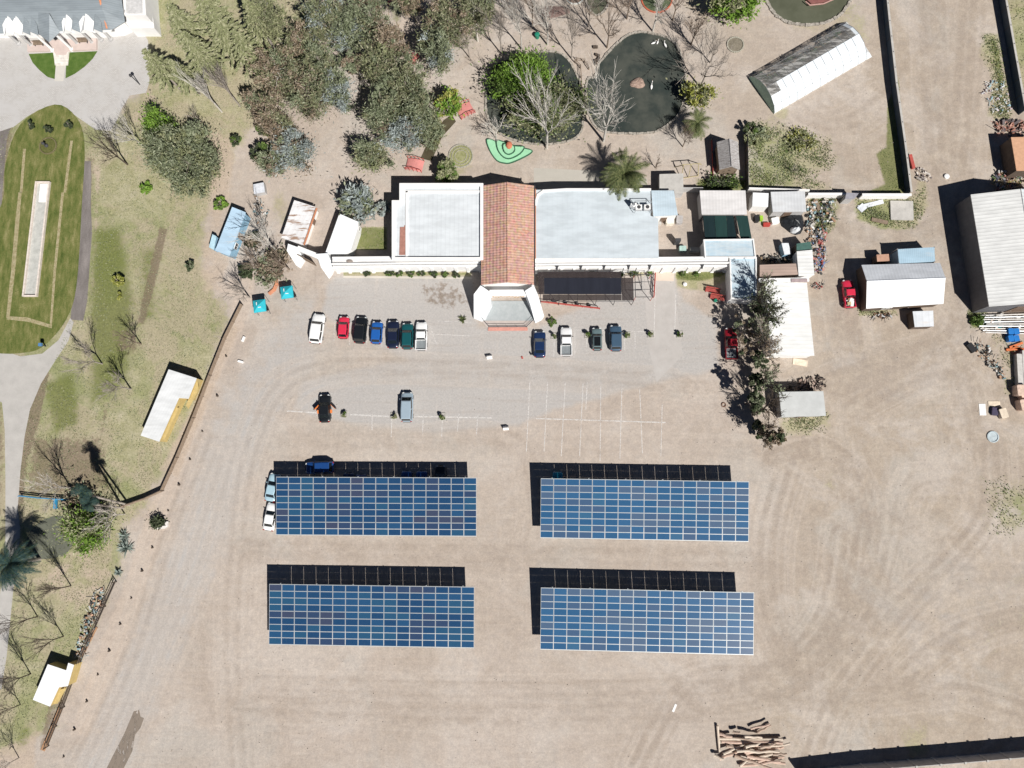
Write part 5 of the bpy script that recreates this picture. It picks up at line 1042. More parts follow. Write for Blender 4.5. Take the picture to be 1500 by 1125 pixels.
def bare(label, px, py, h, seed, mat='barkw', spread=.55, trunk=.3, r=.16, depth=5, up=.5, leaves=None, name='bare_tree', cat='bare tree', group=None, dz=(0, 0), leafn=2):
    """base at ground point px,py"""
    rng = np.random.default_rng(seed); p = G(px, py); e = thing(name, label, cat, p, 0, group); b = MB(); d = Vector((dz[0], dz[1], 1)).normalized()
    t0 = d*(h*trunk); b.tube((0, 0, 0), t0, r, r*.8, 7, cap=False); tr_ = b.build('trunk', LM[mat], e)
    b = MB(); k0 = 3 if depth > 3 else 2
    for i in range(k0+1):
        a = 6.28*i/(k0+1)+rng.uniform(-.4, .4); nd = Vector((math.cos(a)*spread*.8, math.sin(a)*spread*.8, 1)).normalized() if i else d; branch(b, t0, nd, h*.30, r*.62, depth-1, rng, spread, up)
    o = b.build('crown' if not leaves else 'branch', LM[mat], e)
    if leaves:
        vs_ = np.array([v.co for v in o.data.vertices]); vs_ = vs_[vs_[:, 2] > h*.45]; vs_ = vs_[rng.choice(len(vs_), min(len(vs_), 220), replace=False)]; cs = np.repeat(vs_, leafn, 0)+rng.normal(size=(len(vs_)*leafn, 3))*.18
        np_mesh('crown', leafquads(cs, .2, rng, 1.8, .8), 4, LM[leaves], e)
    return e
def palm(label, px, py, zc, L, seed, mat='palm', nf=46, tr=.28, base=None, name='palm_tree', lw=.5, leaf_n=26):
    rng = np.random.default_rng(seed); c = G(px, py, zc); b0 = G(*base) if base else Vector((c.x, c.y, 0)); e = thing(name, label, 'palm', b0); off = c-b0
    b = MB(); m_ = 8
    for i in range(m_): a0, a1 = off*(i/m_), off*((i+1)/m_); b.tube(a0, a1, tr*(1.12-.05*(i % 2)), tr*1.0, 9, cap=(i == m_-1))
    b.build('trunk', LM['bark'], e); Q = []
    for i in range(nf):
        a = rng.uniform(0, 6.28); el = rng.uniform(-.35, 1.2); LL = L*rng.uniform(.75, 1.05)*(1-.25*max(0, el-.6)); p = Vector(off); d = Vector((math.cos(a)*math.cos(el), math.sin(a)*math.cos(el), math.sin(el))); seg = LL/leaf_n; side = Vector((-math.sin(a), math.cos(a), 0))
        for j in range(leaf_n):
            q = p+d*seg; t_ = j/leaf_n; w_ = lw*math.sin(math.pi*min(1, .12+t_*.9))**.7
            Q += [p-side*.03, q-side*.03, q+side*.03, p+side*.03]
            for s in (-1, 1):
                tip = p+side*(s*w_)+d*(w_*.75)+Vector((0, 0, -.12*w_*3)); Q += [p, p+d*seg*.75, tip+d*.02, tip]
            p = q; d = (d+Vector((0, 0, -.9*seg/LL*1.6))).normalized()
    np_mesh('crown', np.array([tuple(v) for v in Q]), 4, LM[mat], e); return e
def rosette(label, px, py, r, n, seed, mat='agave', cat='agave', name='agave_plant', h=.9):
    rng = np.random.default_rng(seed); p = G(px, py); e = thing(name, label, cat, p); Q = []
    for i in range(n):
        a = rng.uniform(0, 6.28); el = rng.uniform(.1, 1.35); L = r*rng.uniform(.8, 1.1); d = Vector((math.cos(a)*math.cos(el), math.sin(a)*math.cos(el), math.sin(el)*h)); s = Vector((-math.sin(a), math.cos(a), 0)); o = Vector((rng.uniform(-.15, .15), rng.uniform(-.15, .15), .05)); m_ = o+d*L*.5+Vector((0, 0, .08)); t_ = o+d*L
        Q += [o-s*.07, m_-s*.09, m_+s*.09, o+s*.07]; Q += [m_-s*.09, t_-s*.01, t_+s*.01, m_+s*.09]
    np_mesh('blade_rosette', np.array([tuple(v) for v in Q]), 4, LM[mat], e); return e
# eucalyptus and mixed grove, top centre  (px,py,r,zc,rz,mats,label)
L_ = [
 (392,28,30,9,3.2,['olive','euc'],'tall dull olive tree at the left edge of the grove beside the bright lawn'),
 (482,28,38,8,3.0,['euc','silver','grey'],'broad grey olive tree at the top between the bright lawn and the sandy path'),
 (542,22,40,8,3.2,['grey','brown','euc'],'greyish brown tree at the top of the grove'),
 (408,108,36,8,3.0,['brown','euc','grey'],'brown tinged tree bordering the dry lawn, upper one'),
 (448,135,40,8,3.2,['euc','brown','grey'],'large brownish olive tree in the middle of the left grove'),
 (404,176,30,7,2.6,['brown','euc'],'brownish spreading tree above the dark rounded bush'),
 (492,136,27,6,2.4,['silver','grey'],'silver blue leaved tree beside the sandy clearing'),
 (468,90,26,8,2.6,['grey','euc'],'narrow grey green tree above the silver blue tree'),
 (428,222,33,5,2.2,['silver','brown','grey'],'silvery tree with reddish brown side above the annex yard'),
 (398,240,20,4,1.8,['grey','brown'],'small dusty tree left of the silvery brown tree'),
 (556,92,36,8,3.0,['euc','grey','olive'],'dense olive tree right of the upper path bend'),
 (596,128,40,8,3.2,['euc','grey'],'dense dull green tree in the middle of the right grove'),
 (612,165,34,7,2.8,['grey','dark','euc'],'dark dull green tree touching the yellow green tree'),
 (562,160,30,8,2.8,['grey','euc'],'grey green tree along the shaded path'),
 (592,198,30,6,2.4,['silver','grey','brown'],'pale silver blue tree above the little stream'),
 (545,228,27,5,2.2,['grey','olive','euc'],'isolated grey green tree above the main hall'),
 (655,28,38,9,3.2,['euc','grey','brown'],'large olive tree right of the shaded sandy path'),
 (640,72,30,8,2.8,['grey','silver','euc'],'grey silver tree below the large olive tree'),
 (694,18,34,9,3.0,['euc','olive','grey'],'olive tree at the top edge beside the bare trees'),
 (600,-5,24,8,2.6,['brown','euc'],'brown tree cut by the top edge of the picture'),
 (512,52,26,7,2.4,['grey','silver'],'grey silver tree between the two top trees of the grove'),
 (520,92,18,5,1.8,['brown','grey'],'small brown tree beside the silver blue tree'),
 (575,62,24,8,2.6,['brown','grey','euc'],'brownish tree left of the upper sandy path'),
 (632,190,22,5,2.0,['grey','olive'],'small grey olive tree at the upper stream'),
 (440,60,24,7,2.6,['euc','brown'],'olive brown tree on the right rim of the bright lawn'),
 (378,150,20,6,2.2,['brown','grey'],'low brown tree at the lower left rim of the grove'),
]
for i, (x, y, r, zc, rz_, m_, lb) in enumerate(L_):
    leafy(lb, x, y, r*1.08, zc*.85, rz_*1.35, m_, 100+i, n_cl=int(32+r*1.0), per=115, size=.145, elong=3.6, bark='barkw' if i % 3 == 0 else 'bark', name='eucalyptus_tree' if 'euc' in m_ else 'tree', lumps=.95, hollow=.25)
leafy('bright yellow green tree beside the red footbridge', 656, 152, 24, 4, 2.0, ['yellow','bright'], 201, 40, 60, .26)
leafy('dark rounded bush left of the silvery brown tree', 384, 222, 19, 2.2, 1.6, ['dark','green'], 202, 22, 55, .25, name='bush', cat='bush')
leafy('mid green small bush on the edge of the dry lawn', 385, 190, 14, 2.5, 1.3, ['green','dark'], 203, 18, 50, .25, name='bush', cat='bush')
leafy('silver blue shrub tree next to the flat white outbuilding', 525, 297, 27, 2.6, 1.7, ['silver','grey'], 204, 55, 55, .3, elong=2.8, name='small_tree', cat='tree')
leafy('low silver blue shrub against the hall wall', 562, 305, 13, .8, .5, ['silver'], 205, 16, 40, .26, name='bush', cat='bush')
leafy('round green shrub tree above the left wing of the hall', 654, 251, 20, 2.3, 1.6, ['olive','green'], 206, 45, 60, .25, name='small_tree', cat='tree')
for i, (x, y, r, h, lb) in enumerate([(228,92,31,12,'light olive conifer nearest the mansion forecourt'), (285,70,34,14,'star shaped olive conifer left of the centre of the conifer stand'), (322,38,38,14,'large star shaped conifer in the middle of the stand'), (356,66,33,13,'olive conifer on the right of the stand'), (372,22,32,13,'conifer with brownish tips at the right top of the stand'), (262,28,32,12,'olive conifer behind the mansion terrace'), (300,5,30,12,'conifer partly cut by the top of the picture'), (262,104,22,10,'smaller conifer between the two front conifers')]):
    deodar(lb, x, y, r, h, 300+i)
leafy('huge drooping grey green tree on the lawn above the blue cabin', 268, 232, 60, 4.5, 3.8, ['grey','olive'], 210, 260, 130, .15, ry=66, elong=3.2, bark='bark', lumps=.6)
leafy('bright green tree behind the huge drooping tree', 236, 190, 32, 3.2, 2.3, ['bright','green'], 211, 80, 110, .19)
leafy('small bright bush at the left foot of the drooping tree', 213, 274, 11, .8, .7, ['bright'], 212, 14, 50, .2, name='bush', cat='bush')
leafy('bright green bush near the top of the blue cabin', 323, 299, 12, .9, .7, ['bright','green'], 213, 16, 50, .22, name='bush', cat='bush')
leafy('small dark conifer bush on the sandy patch', 344, 206, 10, 1.6, 1.3, ['green','dark'], 214, 14, 50, .22, name='bush', cat='bush')
leafy('yellow flowering bush on the left lawn', 173, 411, 10, 1.0, .8, ['yellow'], 215, 18, 55, .2, name='bush', cat='bush'); leafy('smaller yellow bush below the flowering bush', 174, 433, 6, .5, .5, ['yellow'], 216, 10, 40, .2, name='bush', cat='bush')
leafy('low dark bush at the right side of the left lawn', 278, 390, 8, .9, .8, ['dark','grey'], 217, 14, 50, .2, name='bush', cat='bush')
# willows
leafy('large round willow with bright green new leaves standing over the pond', 766, 112, 50, 3.8, 2.2, ['bright','green'], 220, 150, 110, .19, ry=36, elong=2.8, name='willow_tree', hollow=.1)
leafy('olive green lower willow filling the pond edge', 800, 160, 60, 2.8, 1.8, ['olive','grey','green'], 221, 190, 110, .19, ry=42, elong=2.8, name='willow_tree', hollow=.1)
leafy('yellow green shrub at the right bank of the dark pond', 1022, 140, 21, 2.5, 2.0, ['yellow','olive'], 222, 45, 55, .25, name='small_tree', cat='tree')
leafy('bright green feathery tree at the top edge above the brown ring', 1072, 2, 36, 4, 2.2, ['bright','olive'], 223, 70, 70, .27, elong=3, name='willow_tree', ry=24)
leafy('bright drooping green tree over the murky pond at the left', 124, 775, 40, 3.2, 1.9, ['bright','olive'], 224, 110, 110, .18, ry=26, elong=3, name='willow_tree', hollow=.1)
leafy('grey twiggy bush below the blue railing', 120, 735, 28, 1.6, 1.0, ['brown','grey'], 225, 40, 45, .25, ry=20, name='bush', cat='bush')
leafy('dusty grey green bush below the greenhouse', 1108, 200, 20, 1.0, .8, ['olive','grey'], 226, 36, 55, .24, ry=15, name='bush', cat='bush'); leafy('dark bush at the lower tip of the greenhouse', 1100, 188, 11, 1.4, 1.0, ['dark','green'], 227, 18, 50, .24, name='bush', cat='bush')
leafy('pale spiky bush patch right of the dusty bush', 1172, 205, 22, .5, .4, ['olive','yellow'], 228, 40, 45, .2, ry=22, name='bush', cat='bush')
# palms, agaves
palm('big palm with a wide dark and olive crown behind the right wing', 916, 255, 5.0, 4.9, 401, nf=64, lw=.6)
palm('young palm at the lower right corner of the dark pond', 1022, 180, 3.5, 3.0, 402, nf=34)
palm('blue green palm cut by the left edge of the picture', 14, 826, 6.5, 4.6, 403, 'palmd', nf=60, lw=.6)
palm('slim tall palm with small crown by the fence corner', 128, 700+38, 8.5, 1.6, 404, 'palmd', nf=22, tr=.16, base=(181, 744)); palm('second slim palm leaning beside the first at the fence corner', 118, 722, 9.0, 1.7, 405, 'palmd', nf=22, tr=.16, base=(190, 740))
rosette('large pale agave with upright blades at the bend of the fence', 186, 803, 1.6, 60, 410); rosette('second pale agave just above the first', 184, 785, 1.2, 40, 411); rosette('small agave at the end of the lower fence', 175, 838, .9, 26, 412)
rosette('dry spiky plant left of the entrance terrace', 679, 468, .85, 24, 413, 'palm', 'plant', 'yucca_plant')
leafy('small green bush right of the entrance terrace', 809, 471, 7.5, .6, .5, ['green'], 230, 12, 45, .18, name='bush', cat='bush')
for i, x in enumerate((497, 512, 528)): pass
for i, (x, y) in enumerate([(537,400),(568,400),(585,400),(602,401),(618,401),(635,401),(652,401),(668,402),(575,401)]):
    leafy(f'clipped round shrub in front of the left gallery, {ORD[sorted([537,568,585,602,618,635,652,668,575]).index(x)]} from the left', x, y, 6.4 if x != 575 else 4.2, .6, .5, ['dark','green'], 240+i, 12, 40, .16, name='round_shrub', cat='shrub', group='clipped shrubs along the left gallery')
for i, x in enumerate((868, 878, 910, 926, 932, 952, 1000, 1020)):
    leafy(f'leafy green shrub in the bed under the lamp brackets, {ORD[i]} from the left', x, 401, 4.5, .5, .45, ['green','bright' if i % 2 else 'dark'], 260+i, 9, 38, .16, name='bed_shrub', cat='shrub', group='shrubs under the right gallery')
SAP = [(504,607,'left of the black car with open doors... '), (577,609,''), (648,610,''), (812,492,''), (861,491,''), (919,491,''), (953,490,''), (996,490,'')]
lab = ['just right of the black car with open doors', 'left of the silver blue minivan', 'alone on the white line right of the minivan', 'between navy sedan and white pickup', 'left of the small grey green wagon', 'right of the slate blue car', 'second to the right of the slate blue car', 'on the grey apron farthest to the right']
for i, (x, y, _) in enumerate(SAP):
    p = G(x, y); b = MB(); k = .48; b.rib([(p.x-k, p.y-k, 0), (p.x+k, p.y-k, 0), (p.x+k, p.y+k, 0), (p.x-k, p.y+k, 0), (p.x-k, p.y-k, 0)], .1, .12)
    tag(b.build('planter_kerb', plain('kerb_grey', (.4, .38, .34)), org=(p.x, p.y, 0)), 'square stone kerb of the tree planter '+lab[i], 'planter', 'square planters in the car park')
    leafy('young tree sprouting in the square planter '+lab[i], x, y, 4.6, .7, .5, ['olive','green'], 280+i, 9, 40, .15, name='sapling', cat='sapling', group='young trees in the car park')
# bare trees
BT = [(712,40,12,'barkw',.3,.12,'slim pale bare tree right of the large olive trees'), (752,30,12,'bark',.35,.12,'grey bare tree at the top edge above the willow'), (780,38,11,'twig',.4,.11,'brown bare tree near the soil mound'), (862,40,11,'bark',.4,.12,'grey bare tree beside the narrow pond'), (918,28,10,'twig',.5,.12,'brown bare tree above the dark pond'), (985,30,9,'twig',.55,.12,'brown bare tree near the red ringed bed'), (1040,92,8,'bark',.7,.12,'grey bare tree above the spreading tree on the right bank'), (1000,215,6,'twig',.5,.1,'brown bare tree below the young palm'), (801,217,17,'barkw',.42,.22,'tall pale bare tree fanning out over the willow pond'), (884,207,17,'barkw',.5,.22,'tall pale bare tree at the lower bank leaning over the dark pond'),
 (1026,128,11.5,'bark',.7,.16,'spreading grey bare tree at the right bank of the dark pond'), (764,72,13,'barkw',.3,.14,'slim pale bare tree above the willow'), (802,66,13,'barkw',.35,.15,'slim pale bare tree beside the dark soil patch'),
 (837,86,12,'bark',.35,.13,'slim grey bare tree at the upper right of the willow'), (735,80,12,'bark',.35,.12,'slim grey bare tree left of the willow top'), (688,85,8,'bark',.3,.1,'thin grey bare tree by the sandy path'),
 (889,70,12,'twig',.45,.15,'brown bare tree with forked trunk at the upper bank of the dark pond'), (956,46,10,'barkw',.5,.16,'pale bare tree at the top of the dark pond'), (1012,66,7,'twig',.65,.14,'brown twiggy tree at the upper right bank'),
 (727,203,6,'barkw',.9,.14,'small pale dead snag beside the willow pond'), (187,241,10,'barkd',.45,.15,'dark twiggy bare tree at the right of the oval lawn'), (212,216,9,'barkw',.4,.13,'pale trunked bare tree beside the forecourt edge'),
 (207,504,6,'twig',.55,.12,'brown bare shrub tree on the left lawn'), (150,533,8,'bark',.4,.13,'grey bare tree leaning left in the middle of the left lawn'), (192,570,8,'bark',.45,.14,'grey bare tree near the long shed'),
 (104,714,8.5,'twigp',.5,.15,'pale twiggy bare tree above the blue railing'), (183,753,7.5,'twigp',.5,.12,'pale bare tree by the dark fence corner'), (104,858,7.5,'barkd',.35,.1,'thin dark bare tree below the murky pond, uppermost of four'),
 (55,903,8,'barkd',.35,.1,'thin dark bare tree below the blue green palm'), (93,932,7.5,'barkd',.35,.1,'thin dark bare tree above the cabin, nearest the fence'), (45,987,8,'barkd',.35,.1,'thin dark bare tree left of the cabin'), (30,1032,6,'barkd',.5,.08,'small bare tree below the cabin'), (28,1110,6,'bark',.4,.08,'small bare tree at the lower left corner'),
 (405,366,10,'barkw',.45,.17,'tall pale bare tree right of the blue cabin'), (366,436,7,'bark',.6,.14,'grey bare tree beside the turquoise canopies'), (424,395,6,'twig',.65,.13,'brown twiggy tree left of the gate tower'), (386,395,6.5,'twig',.6,.13,'brown twiggy tree above the turquoise canopies'),
 (352,156,12,'bark',.16,.16,'tall thin trunk on the dry lawn, right one of the pair'), (325,164,11,'barkw',.16,.16,'tall thin trunk on the dry lawn, left one of the pair'), (295,178,5,'bark',.4,.07,'small thin bare sapling on the dry lawn'),
 (960,246,4.5,'twig',.4,.08,'thin bare sapling above the small concrete shed'), (1160,252,3,'bark',.6,.06,'low bare shrub in the weedy yard')]
for i, (x, y, h, m_, sp_, r_, lb) in enumerate(BT):
    bare(lb, x, y, h, 500+i, m_, sp_, .28 if h > 5 else .15, r_, 5 if h > 5.5 else 4, .5)
# row of tall dark trees at the right, half bare
RT = [(1108,438,9,'barkd','grey',.55,'tall dark half bare tree nearest the blue roofed block'), (1112,478,10,'barkd','dark',.5,'tall dark tree overhanging the middle of the long white shed, upper one'), (1112,520,9.5,'bark','brown',.5,'tall dark tree at the lower end of the long white shed'), (1106,497,8,'bark','grey',.5,'dark tree shading the hidden red pickup'), (1112,563,8.5,'barkd','grey',.5,'dark tree midway between the two pale sheds'), (1113,600,8,'barkd',None,.5,'dark bare tree left of the low grey shed'), (1116,636,8,'barkd','brown',.5,'brownish spiky tree at the lower end of the row')]
for i, (x, y, h, m_, lv, sp_, lb) in enumerate(RT): bare(lb, x, y, h, 560+i, m_, sp_, .25, .2, 5, .4, leaves=lv, name='tree', cat='tree', group='row of tall dark trees beside the sheds', leafn=2)
leafy('dense dark evergreen shading the hidden red pickup', 1090, 484, 19, 4.4, 2.4, ['brown','dark','grey'], 570, 34, 50, .17, ry=40, lumps=.7, bark='bark')
for i, (x, y, r, lb) in enumerate([(1108,455,10,'topmost'), (1111,490,10,'second'), (1113,525,11,'third'), (1106,560,11,'fourth'), (1108,595,10,'fifth'), (1110,628,9,'lowest')]): leafy(f'dark ivy covered hedge clump along the shed row, {lb} one', x+2, y, r, 1.6, 1.3, ['dark','grey'], 575+i, 24, 50, .25, name='hedge', cat='hedge', ry=18)
leafy('round topped dark tree with its shadow on the gravel, upper one', 1108, 586, 12, 6.2, 2.0, ['dark','grey'], 580, 26, 50, .26, bark='barkd', ry=16); leafy('round topped dark tree with its shadow on the gravel, lower one', 1137, 648-8, 13, 6.2, 1.9, ['brown','dark'], 581, 26, 50, .26, bark='barkd')
# planting strip leaf litter tree crowns near blue cabin
leafy('bushy brown undergrowth beside the bare trees at the annex', 398, 388, 30, .8, .6, ['brown','grey'], 590, 60, 50, .26, ry=28, name='bush', cat='bush'); leafy('dark bush between the bare trees near the blue cabin', 362, 398, 13, 1.0, .9, ['dark'], 591, 20, 50, .25, name='bush', cat='bush')
leafy('low shrub row beside the blue cabin', 372, 352, 16, .7, .5, ['brown','dark'], 592, 26, 45, .24, ry=20, name='bush', cat='bush')
leafy('dark hedge behind the dusty white shed', 1060, 268, 30, .6, .5, ['dark','green'], 593, 40, 50, .22, ry=6, name='hedge', cat='hedge')
leafy('big green clump of weeds below the barn corner', 1432, 470, 12, .5, .4, ['green'], 594, 20, 50, .22, ry=8, name='bush', cat='bush')
for i, (x, y) in enumerate([(44, 183), (101, 183), (70, 190)]): leafy('dark clipped plant at the head of the oval lawn, '+['left', 'right', 'middle'][i]+' one', x, y, 7, .8, .7, ['dark'], 600+i, 10, 45, .2, name='clipped_plant', cat='plant', group='dark plants at the head of the oval lawn')
# loose grass and weeds as tufts
def grass(name, regions, n, size, mats, seed, label, ht=.12, skip=()):
    rng = np.random.default_rng(seed); pts = []; W_ = np.array([w_ for _, w_ in regions]); W_ = W_/W_.sum()
    for (poly, _), w_ in zip(regions, W_):
        P = np.array(pxy(poly)); lo, hi = P.min(0), P.max(0); need = int(n*w_); q = rng.uniform(lo, hi, (need*3, 2)); s = sdist(q[:, 0], q[:, 1], [tuple(v) for v in P]); f = .5+.5*np.sin(q[:, 0]*.9+np.cos(q[:, 1]*.7)*2)*np.cos(q[:, 1]*.8); q = q[(s > rng.uniform(-.3, 2.2, len(s))) & (f > rng.uniform(0, .8, len(s)))]
        for ex in skip: q = q[sdist(q[:, 0], q[:, 1], pxy(ex)) < 0]
        pts.append(q[:need])
    q = np.concatenate(pts); cs = np.column_stack([q, rng.uniform(.03, ht, len(q))]); V = leafquads(cs, size, rng, 1.8, .9)
    V[:, 2] = np.maximum(V[:, 2], .005); o = np_mesh(name, V, 4, [LM[m_] for m_ in mats], None, (0, 0, 0), rng.integers(0, len(mats), len(cs))); tag(o, label, 'grass', kind='stuff')
big = GRASS[0][0]
grass('grass', [(big, 1)], 60000, .11, ['olive', 'olive', 'grey'], 700, 'patchy dry grass tufts over the left lawns', .05, [oval, [(-70,50),(217,60),(216,140),(172,175),(162,192),(80,150),(20,186),(-70,215)], [(-60,500),(62,518),(103,466),(80,530),(44,600),(30,690),(28,800),(10,960),(-60,1000)], [(115,236),(136,236),(134,380),(122,470),(100,470)]])
grass('weeds', [(g_[0], w_) for g_, w_ in zip(GRASS[1:12], (6,3,4,3,2,1.5,.7,.6,1,.0,.6))], 22000, .14, ['olive', 'green', 'grey', 'olive'], 701, 'weeds growing in the yards and along the walls', .15)
grass('lawn_grass', [(GREEN[0][0], 3), (GREEN[1][0], 1), (GREEN[2][0], 1), (GREEN[3][0], 1), (oval, 6)], 14000, .08, ['green', 'green'], 702, 'short green lawn grass', .04)

# loose stones over the dirt lots
rng = np.random.default_rng(77); q = np.array(pxy([(230,640),(1500,640),(1500,1110),(130,1110)])); lo, hi = q.min(0), q.max(0)
bs = MB()
for _ in range(1500):
    x, y = rng.uniform(lo[0], hi[0]), rng.uniform(-48, 68); k = rng.uniform(.03, .10)
    if x < G(250, 700).x and y > G(250, 700).y: continue
    if y > G(750, 400).y and x < G(1195, 300).x: continue
    bs.tube((x, y, 0), (x+k*.5, y, k*.9), k, k*.5, 5)
tag(bs.build('stones', plain('lot_stone', (.42, .37, .32), .9, .3, 2)), 'small loose stones scattered over the dirt lots', 'stones', kind='stuff')
# ================================================================= SMALL THINGS
# dark rail fence, upper part
def rail_fence(name, label, px, h, sp, railm, postm, rr=.09, rails=(.5, 1.0), lean=0, pr=.08, stays=False, seed=1):
    P = [G(x, y) for x, y in px]; c = P[0]; e = thing(name, label, 'fence', c); r_ = random.Random(seed)
    for z in rails:
        b = MB(); [b.tube((a.x, a.y, z*h), (d.x, d.y, z*h), rr, n=6) for a, d in zip(P, P[1:])]; b.build('rail', railm, e, c)
    for a, d in zip(P, P[1:]):
        k = max(1, round((d-a).length/sp)); t_ = (d-a).normalized(); nn = Vector((t_.y, -t_.x, 0))
        for i in range(k+1):
            p = a.lerp(d, i/k); b = MB(); q = p+Vector((r_.uniform(-.1, .1), r_.uniform(-.1, .1), h*1.12)); b.tube(p, q, pr, pr*.8, 6)
            if stays: b.tube(p+nn*.9, p+Vector((0, 0, h*.8)), pr*.6, pr*.5, 5)
            b.build('post', postm, e, c)
    return e
rail_fence('rail_fence', 'dark brown log fence running diagonally between the lawn and the dirt lot', [(356,447),(331,497),(310,550),(286,612),(262,670),(240,718)], 1.0, 3.3, timber, LM['barkd'], .13, (.35, .7, 1.0), stays=True)
rail_fence('rail_fence', 'dark brown log fence bending back left at the lawn corner', [(240,719),(216,730),(182,742)], 1.0, 2.5, timber, LM['barkd'], .13, (.4, .75, 1.0), seed=2)
rail_fence('board_fence', 'thin dark boundary fence with slanting stays along the lower left lawn', [(171,852),(155,888),(136,932),(114,984),(95,1035),(72,1092)], 1.3, 4.0, LM['barkd'], LM['barkd'], .06, (.3, .65, 1.0), stays=True, seed=3)
b = MB(); P = [G(x, y) for x, y in [(143,920),(122,962)]]; b.rib([(p.x-.15, p.y, .1) for p in P], .35, .03); b.rib([(p.x-.15, p.y, .1) for p in [G(90, 1040), G(66, 1096)]], .7, .06); tag(b.build('rusty_plank', plain('orange_brown_plank', (.40, .23, .13), .8, .2, 2), org=tuple(P[0])), 'rusty orange planks lying along the lower fence', 'plank')
rail_fence('blue_railing', 'long blue painted railing above the murky pond', [(33,726),(60,729),(90,731),(122,732)], .9, 2.5, plain('blue_rail_paint', (.07, .25, .42), .5), plain('blue_rail_paint', (.07, .25, .42)), .1, (.5, 1.0), seed=4)
p = G(84, 738); e = thing('blue_bench', 'small bright blue bench below the blue railing', 'bench', p); bp = plain('bright_blue_paint', (.05, .32, .55), .5); b = MB(); b.box((0, 0, .45), (.6, 1.5, .08)); b.build('seat', bp, e); b = MB(); b.box((.28, 0, .75), (.06, 1.5, .5)); b.build('backrest', bp, e)
for s in (-.65, .65): b = MB(); b.box((0, s, .2), (.5, .08, .42)); b.build('leg', bp, e)
p = G(95, 737); b = MB(); b.box((0, 0, .25), (.9, .3, .5)); o = b.build('black_trough', black_pl, org=(0, 0, 0)); o.location = p; tag(o, 'small black trough right of the blue bench', 'trough')
# short dark stumps in a line along the lot
ST = [(332,522),(319,580),(297,632),(279,673),(263,710),(247,748),(224,802),(209,836),(193,876),(177,914),(161,953),(144,988),(128,1027),(110,1068),(94,1108)]
b = MB(); b.lathe((0, 0, 0), [(.2, 0), (.19, .5), (.15, .55), (.05, .56)], 9); s0 = b.build('stump', LM['barkd'])
for i, (x, y) in enumerate(ST):
    o = s0 if i == 0 else s0.copy()
    if i: C.objects.link(o)
    o.location = G(x, y); o.rotation_euler = (0, 0, i*.7); o.scale = (.7+.15*math.sin(i*2.1),)*3
    tag(o, f'short dark wooden stump in the line beside the fences, {ORD[i]} from the top', 'stump', 'line of dark stumps along the dirt lot')
# turquoise canopies
tq = plain('turquoise_canvas', (.03, .42, .50), .7, .08, 1.5)
for i, (x, y, lb) in enumerate([(420, 428, 'turquoise canopy nearer the entrance gate'), (380, 448, 'turquoise canopy farther left near the rail fence')]):
    p = G(x, y, 2.2); p.z = 0; e = thing('canopy', lb, 'canopy', p, R(8), 'turquoise canopies'); s = 1.0; b = MB(); t_ = (0, 0, 2.75); K = [(-s, -s, 2.2), (s, -s, 2.2), (s, s, 2.2), (-s, s, 2.2)]
    for k in range(4): b.face([K[k], K[(k+1) % 4], t_]); q, r_ = K[k], K[(k+1) % 4]; b.face([(q[0], q[1], 1.95), (r_[0], r_[1], 1.95), r_, q])
    b.build('canopy_top', tq, e)
    b = MB(); b.box((.15, -.35, 2.62), (.5, .12, .02), 0, 0); b.box((-.3, .3, 2.6), (.12, .5, .02)); b.build('white_patch', white_wall, e)
    for K_ in K: b = MB(); b.tube((K_[0]*.97, K_[1]*.97, 0), (K_[0]*.97, K_[1]*.97, 2.2), .035); b.build('leg', steel, e)
    c = G(x+13, y+6); e = thing('folding_chair', 'small black chair beside the '+lb, 'chair', c, .4, 'black chairs by the canopies'); b = MB(); b.box((0, 0, .45), (.45, .45, .05)); b.build('seat', black_pl, e); b = MB(); b.box((0, .2, .72), (.45, .05, .5)); b.build('backrest', black_pl, e)
    for sx in (-.18, .18):
        for sy in (-.18, .18): b = MB(); b.tube((sx, sy, 0), (sx, sy, .44), .02); b.build('leg', black_pl, e)
c = G(400, 414); b = MB(); pts = [Vector(G(x, y)) for x, y in [(400,404),(405,409),(406,417),(402,425),(396,430)]]; b.rib(pts, .45, .35); tag(b.build('flower_bed_kerb', plain('orange_brick', (.55, .24, .14), .85, .15), org=tuple(c)), 'curved orange brick kerb beside the turquoise canopy', 'kerb')
# footbridges
def bridge(label, x, y, L, Wd, rz):
    p = G(x, y); e = thing('footbridge', label, 'footbridge', p, R(rz)); pk = plain('pink_red_deck', (.55, .22, .2), .8, .12, 1.5); b = MB(); n = 8
    for i in range(n):
        t0, t1 = -1+2*i/n, -1+2*(i+1)/n; z0, z1 = .25+.35*(1-t0*t0), .25+.35*(1-t1*t1); b.face([(-Wd/2, t0*L/2, z0), (Wd/2, t0*L/2, z0), (Wd/2, t1*L/2, z1), (-Wd/2, t1*L/2, z1)][::1]); b.face([(-Wd/2, t0*L/2, z0-.1), (-Wd/2, t1*L/2, z1-.1), (Wd/2, t1*L/2, z1-.1), (Wd/2, t0*L/2, z0-.1)])
    b.build('deck', pk, e)
    for s in (-1, 1):
        b = MB(); b.tube((s*Wd/2, -L/2, 1.1), (s*Wd/2, 0, 1.45), .05); b.tube((s*Wd/2, 0, 1.45), (s*Wd/2, L/2, 1.1), .05); b.build('rail', red_paint, e)
        for i in range(5): yy = -L/2+L*i/4; b = MB(); b.tube((s*Wd/2, yy, .1), (s*Wd/2, yy, 1.1+.3*(1-abs(i-2)/2)), .05); b.build('post', red_paint, e)
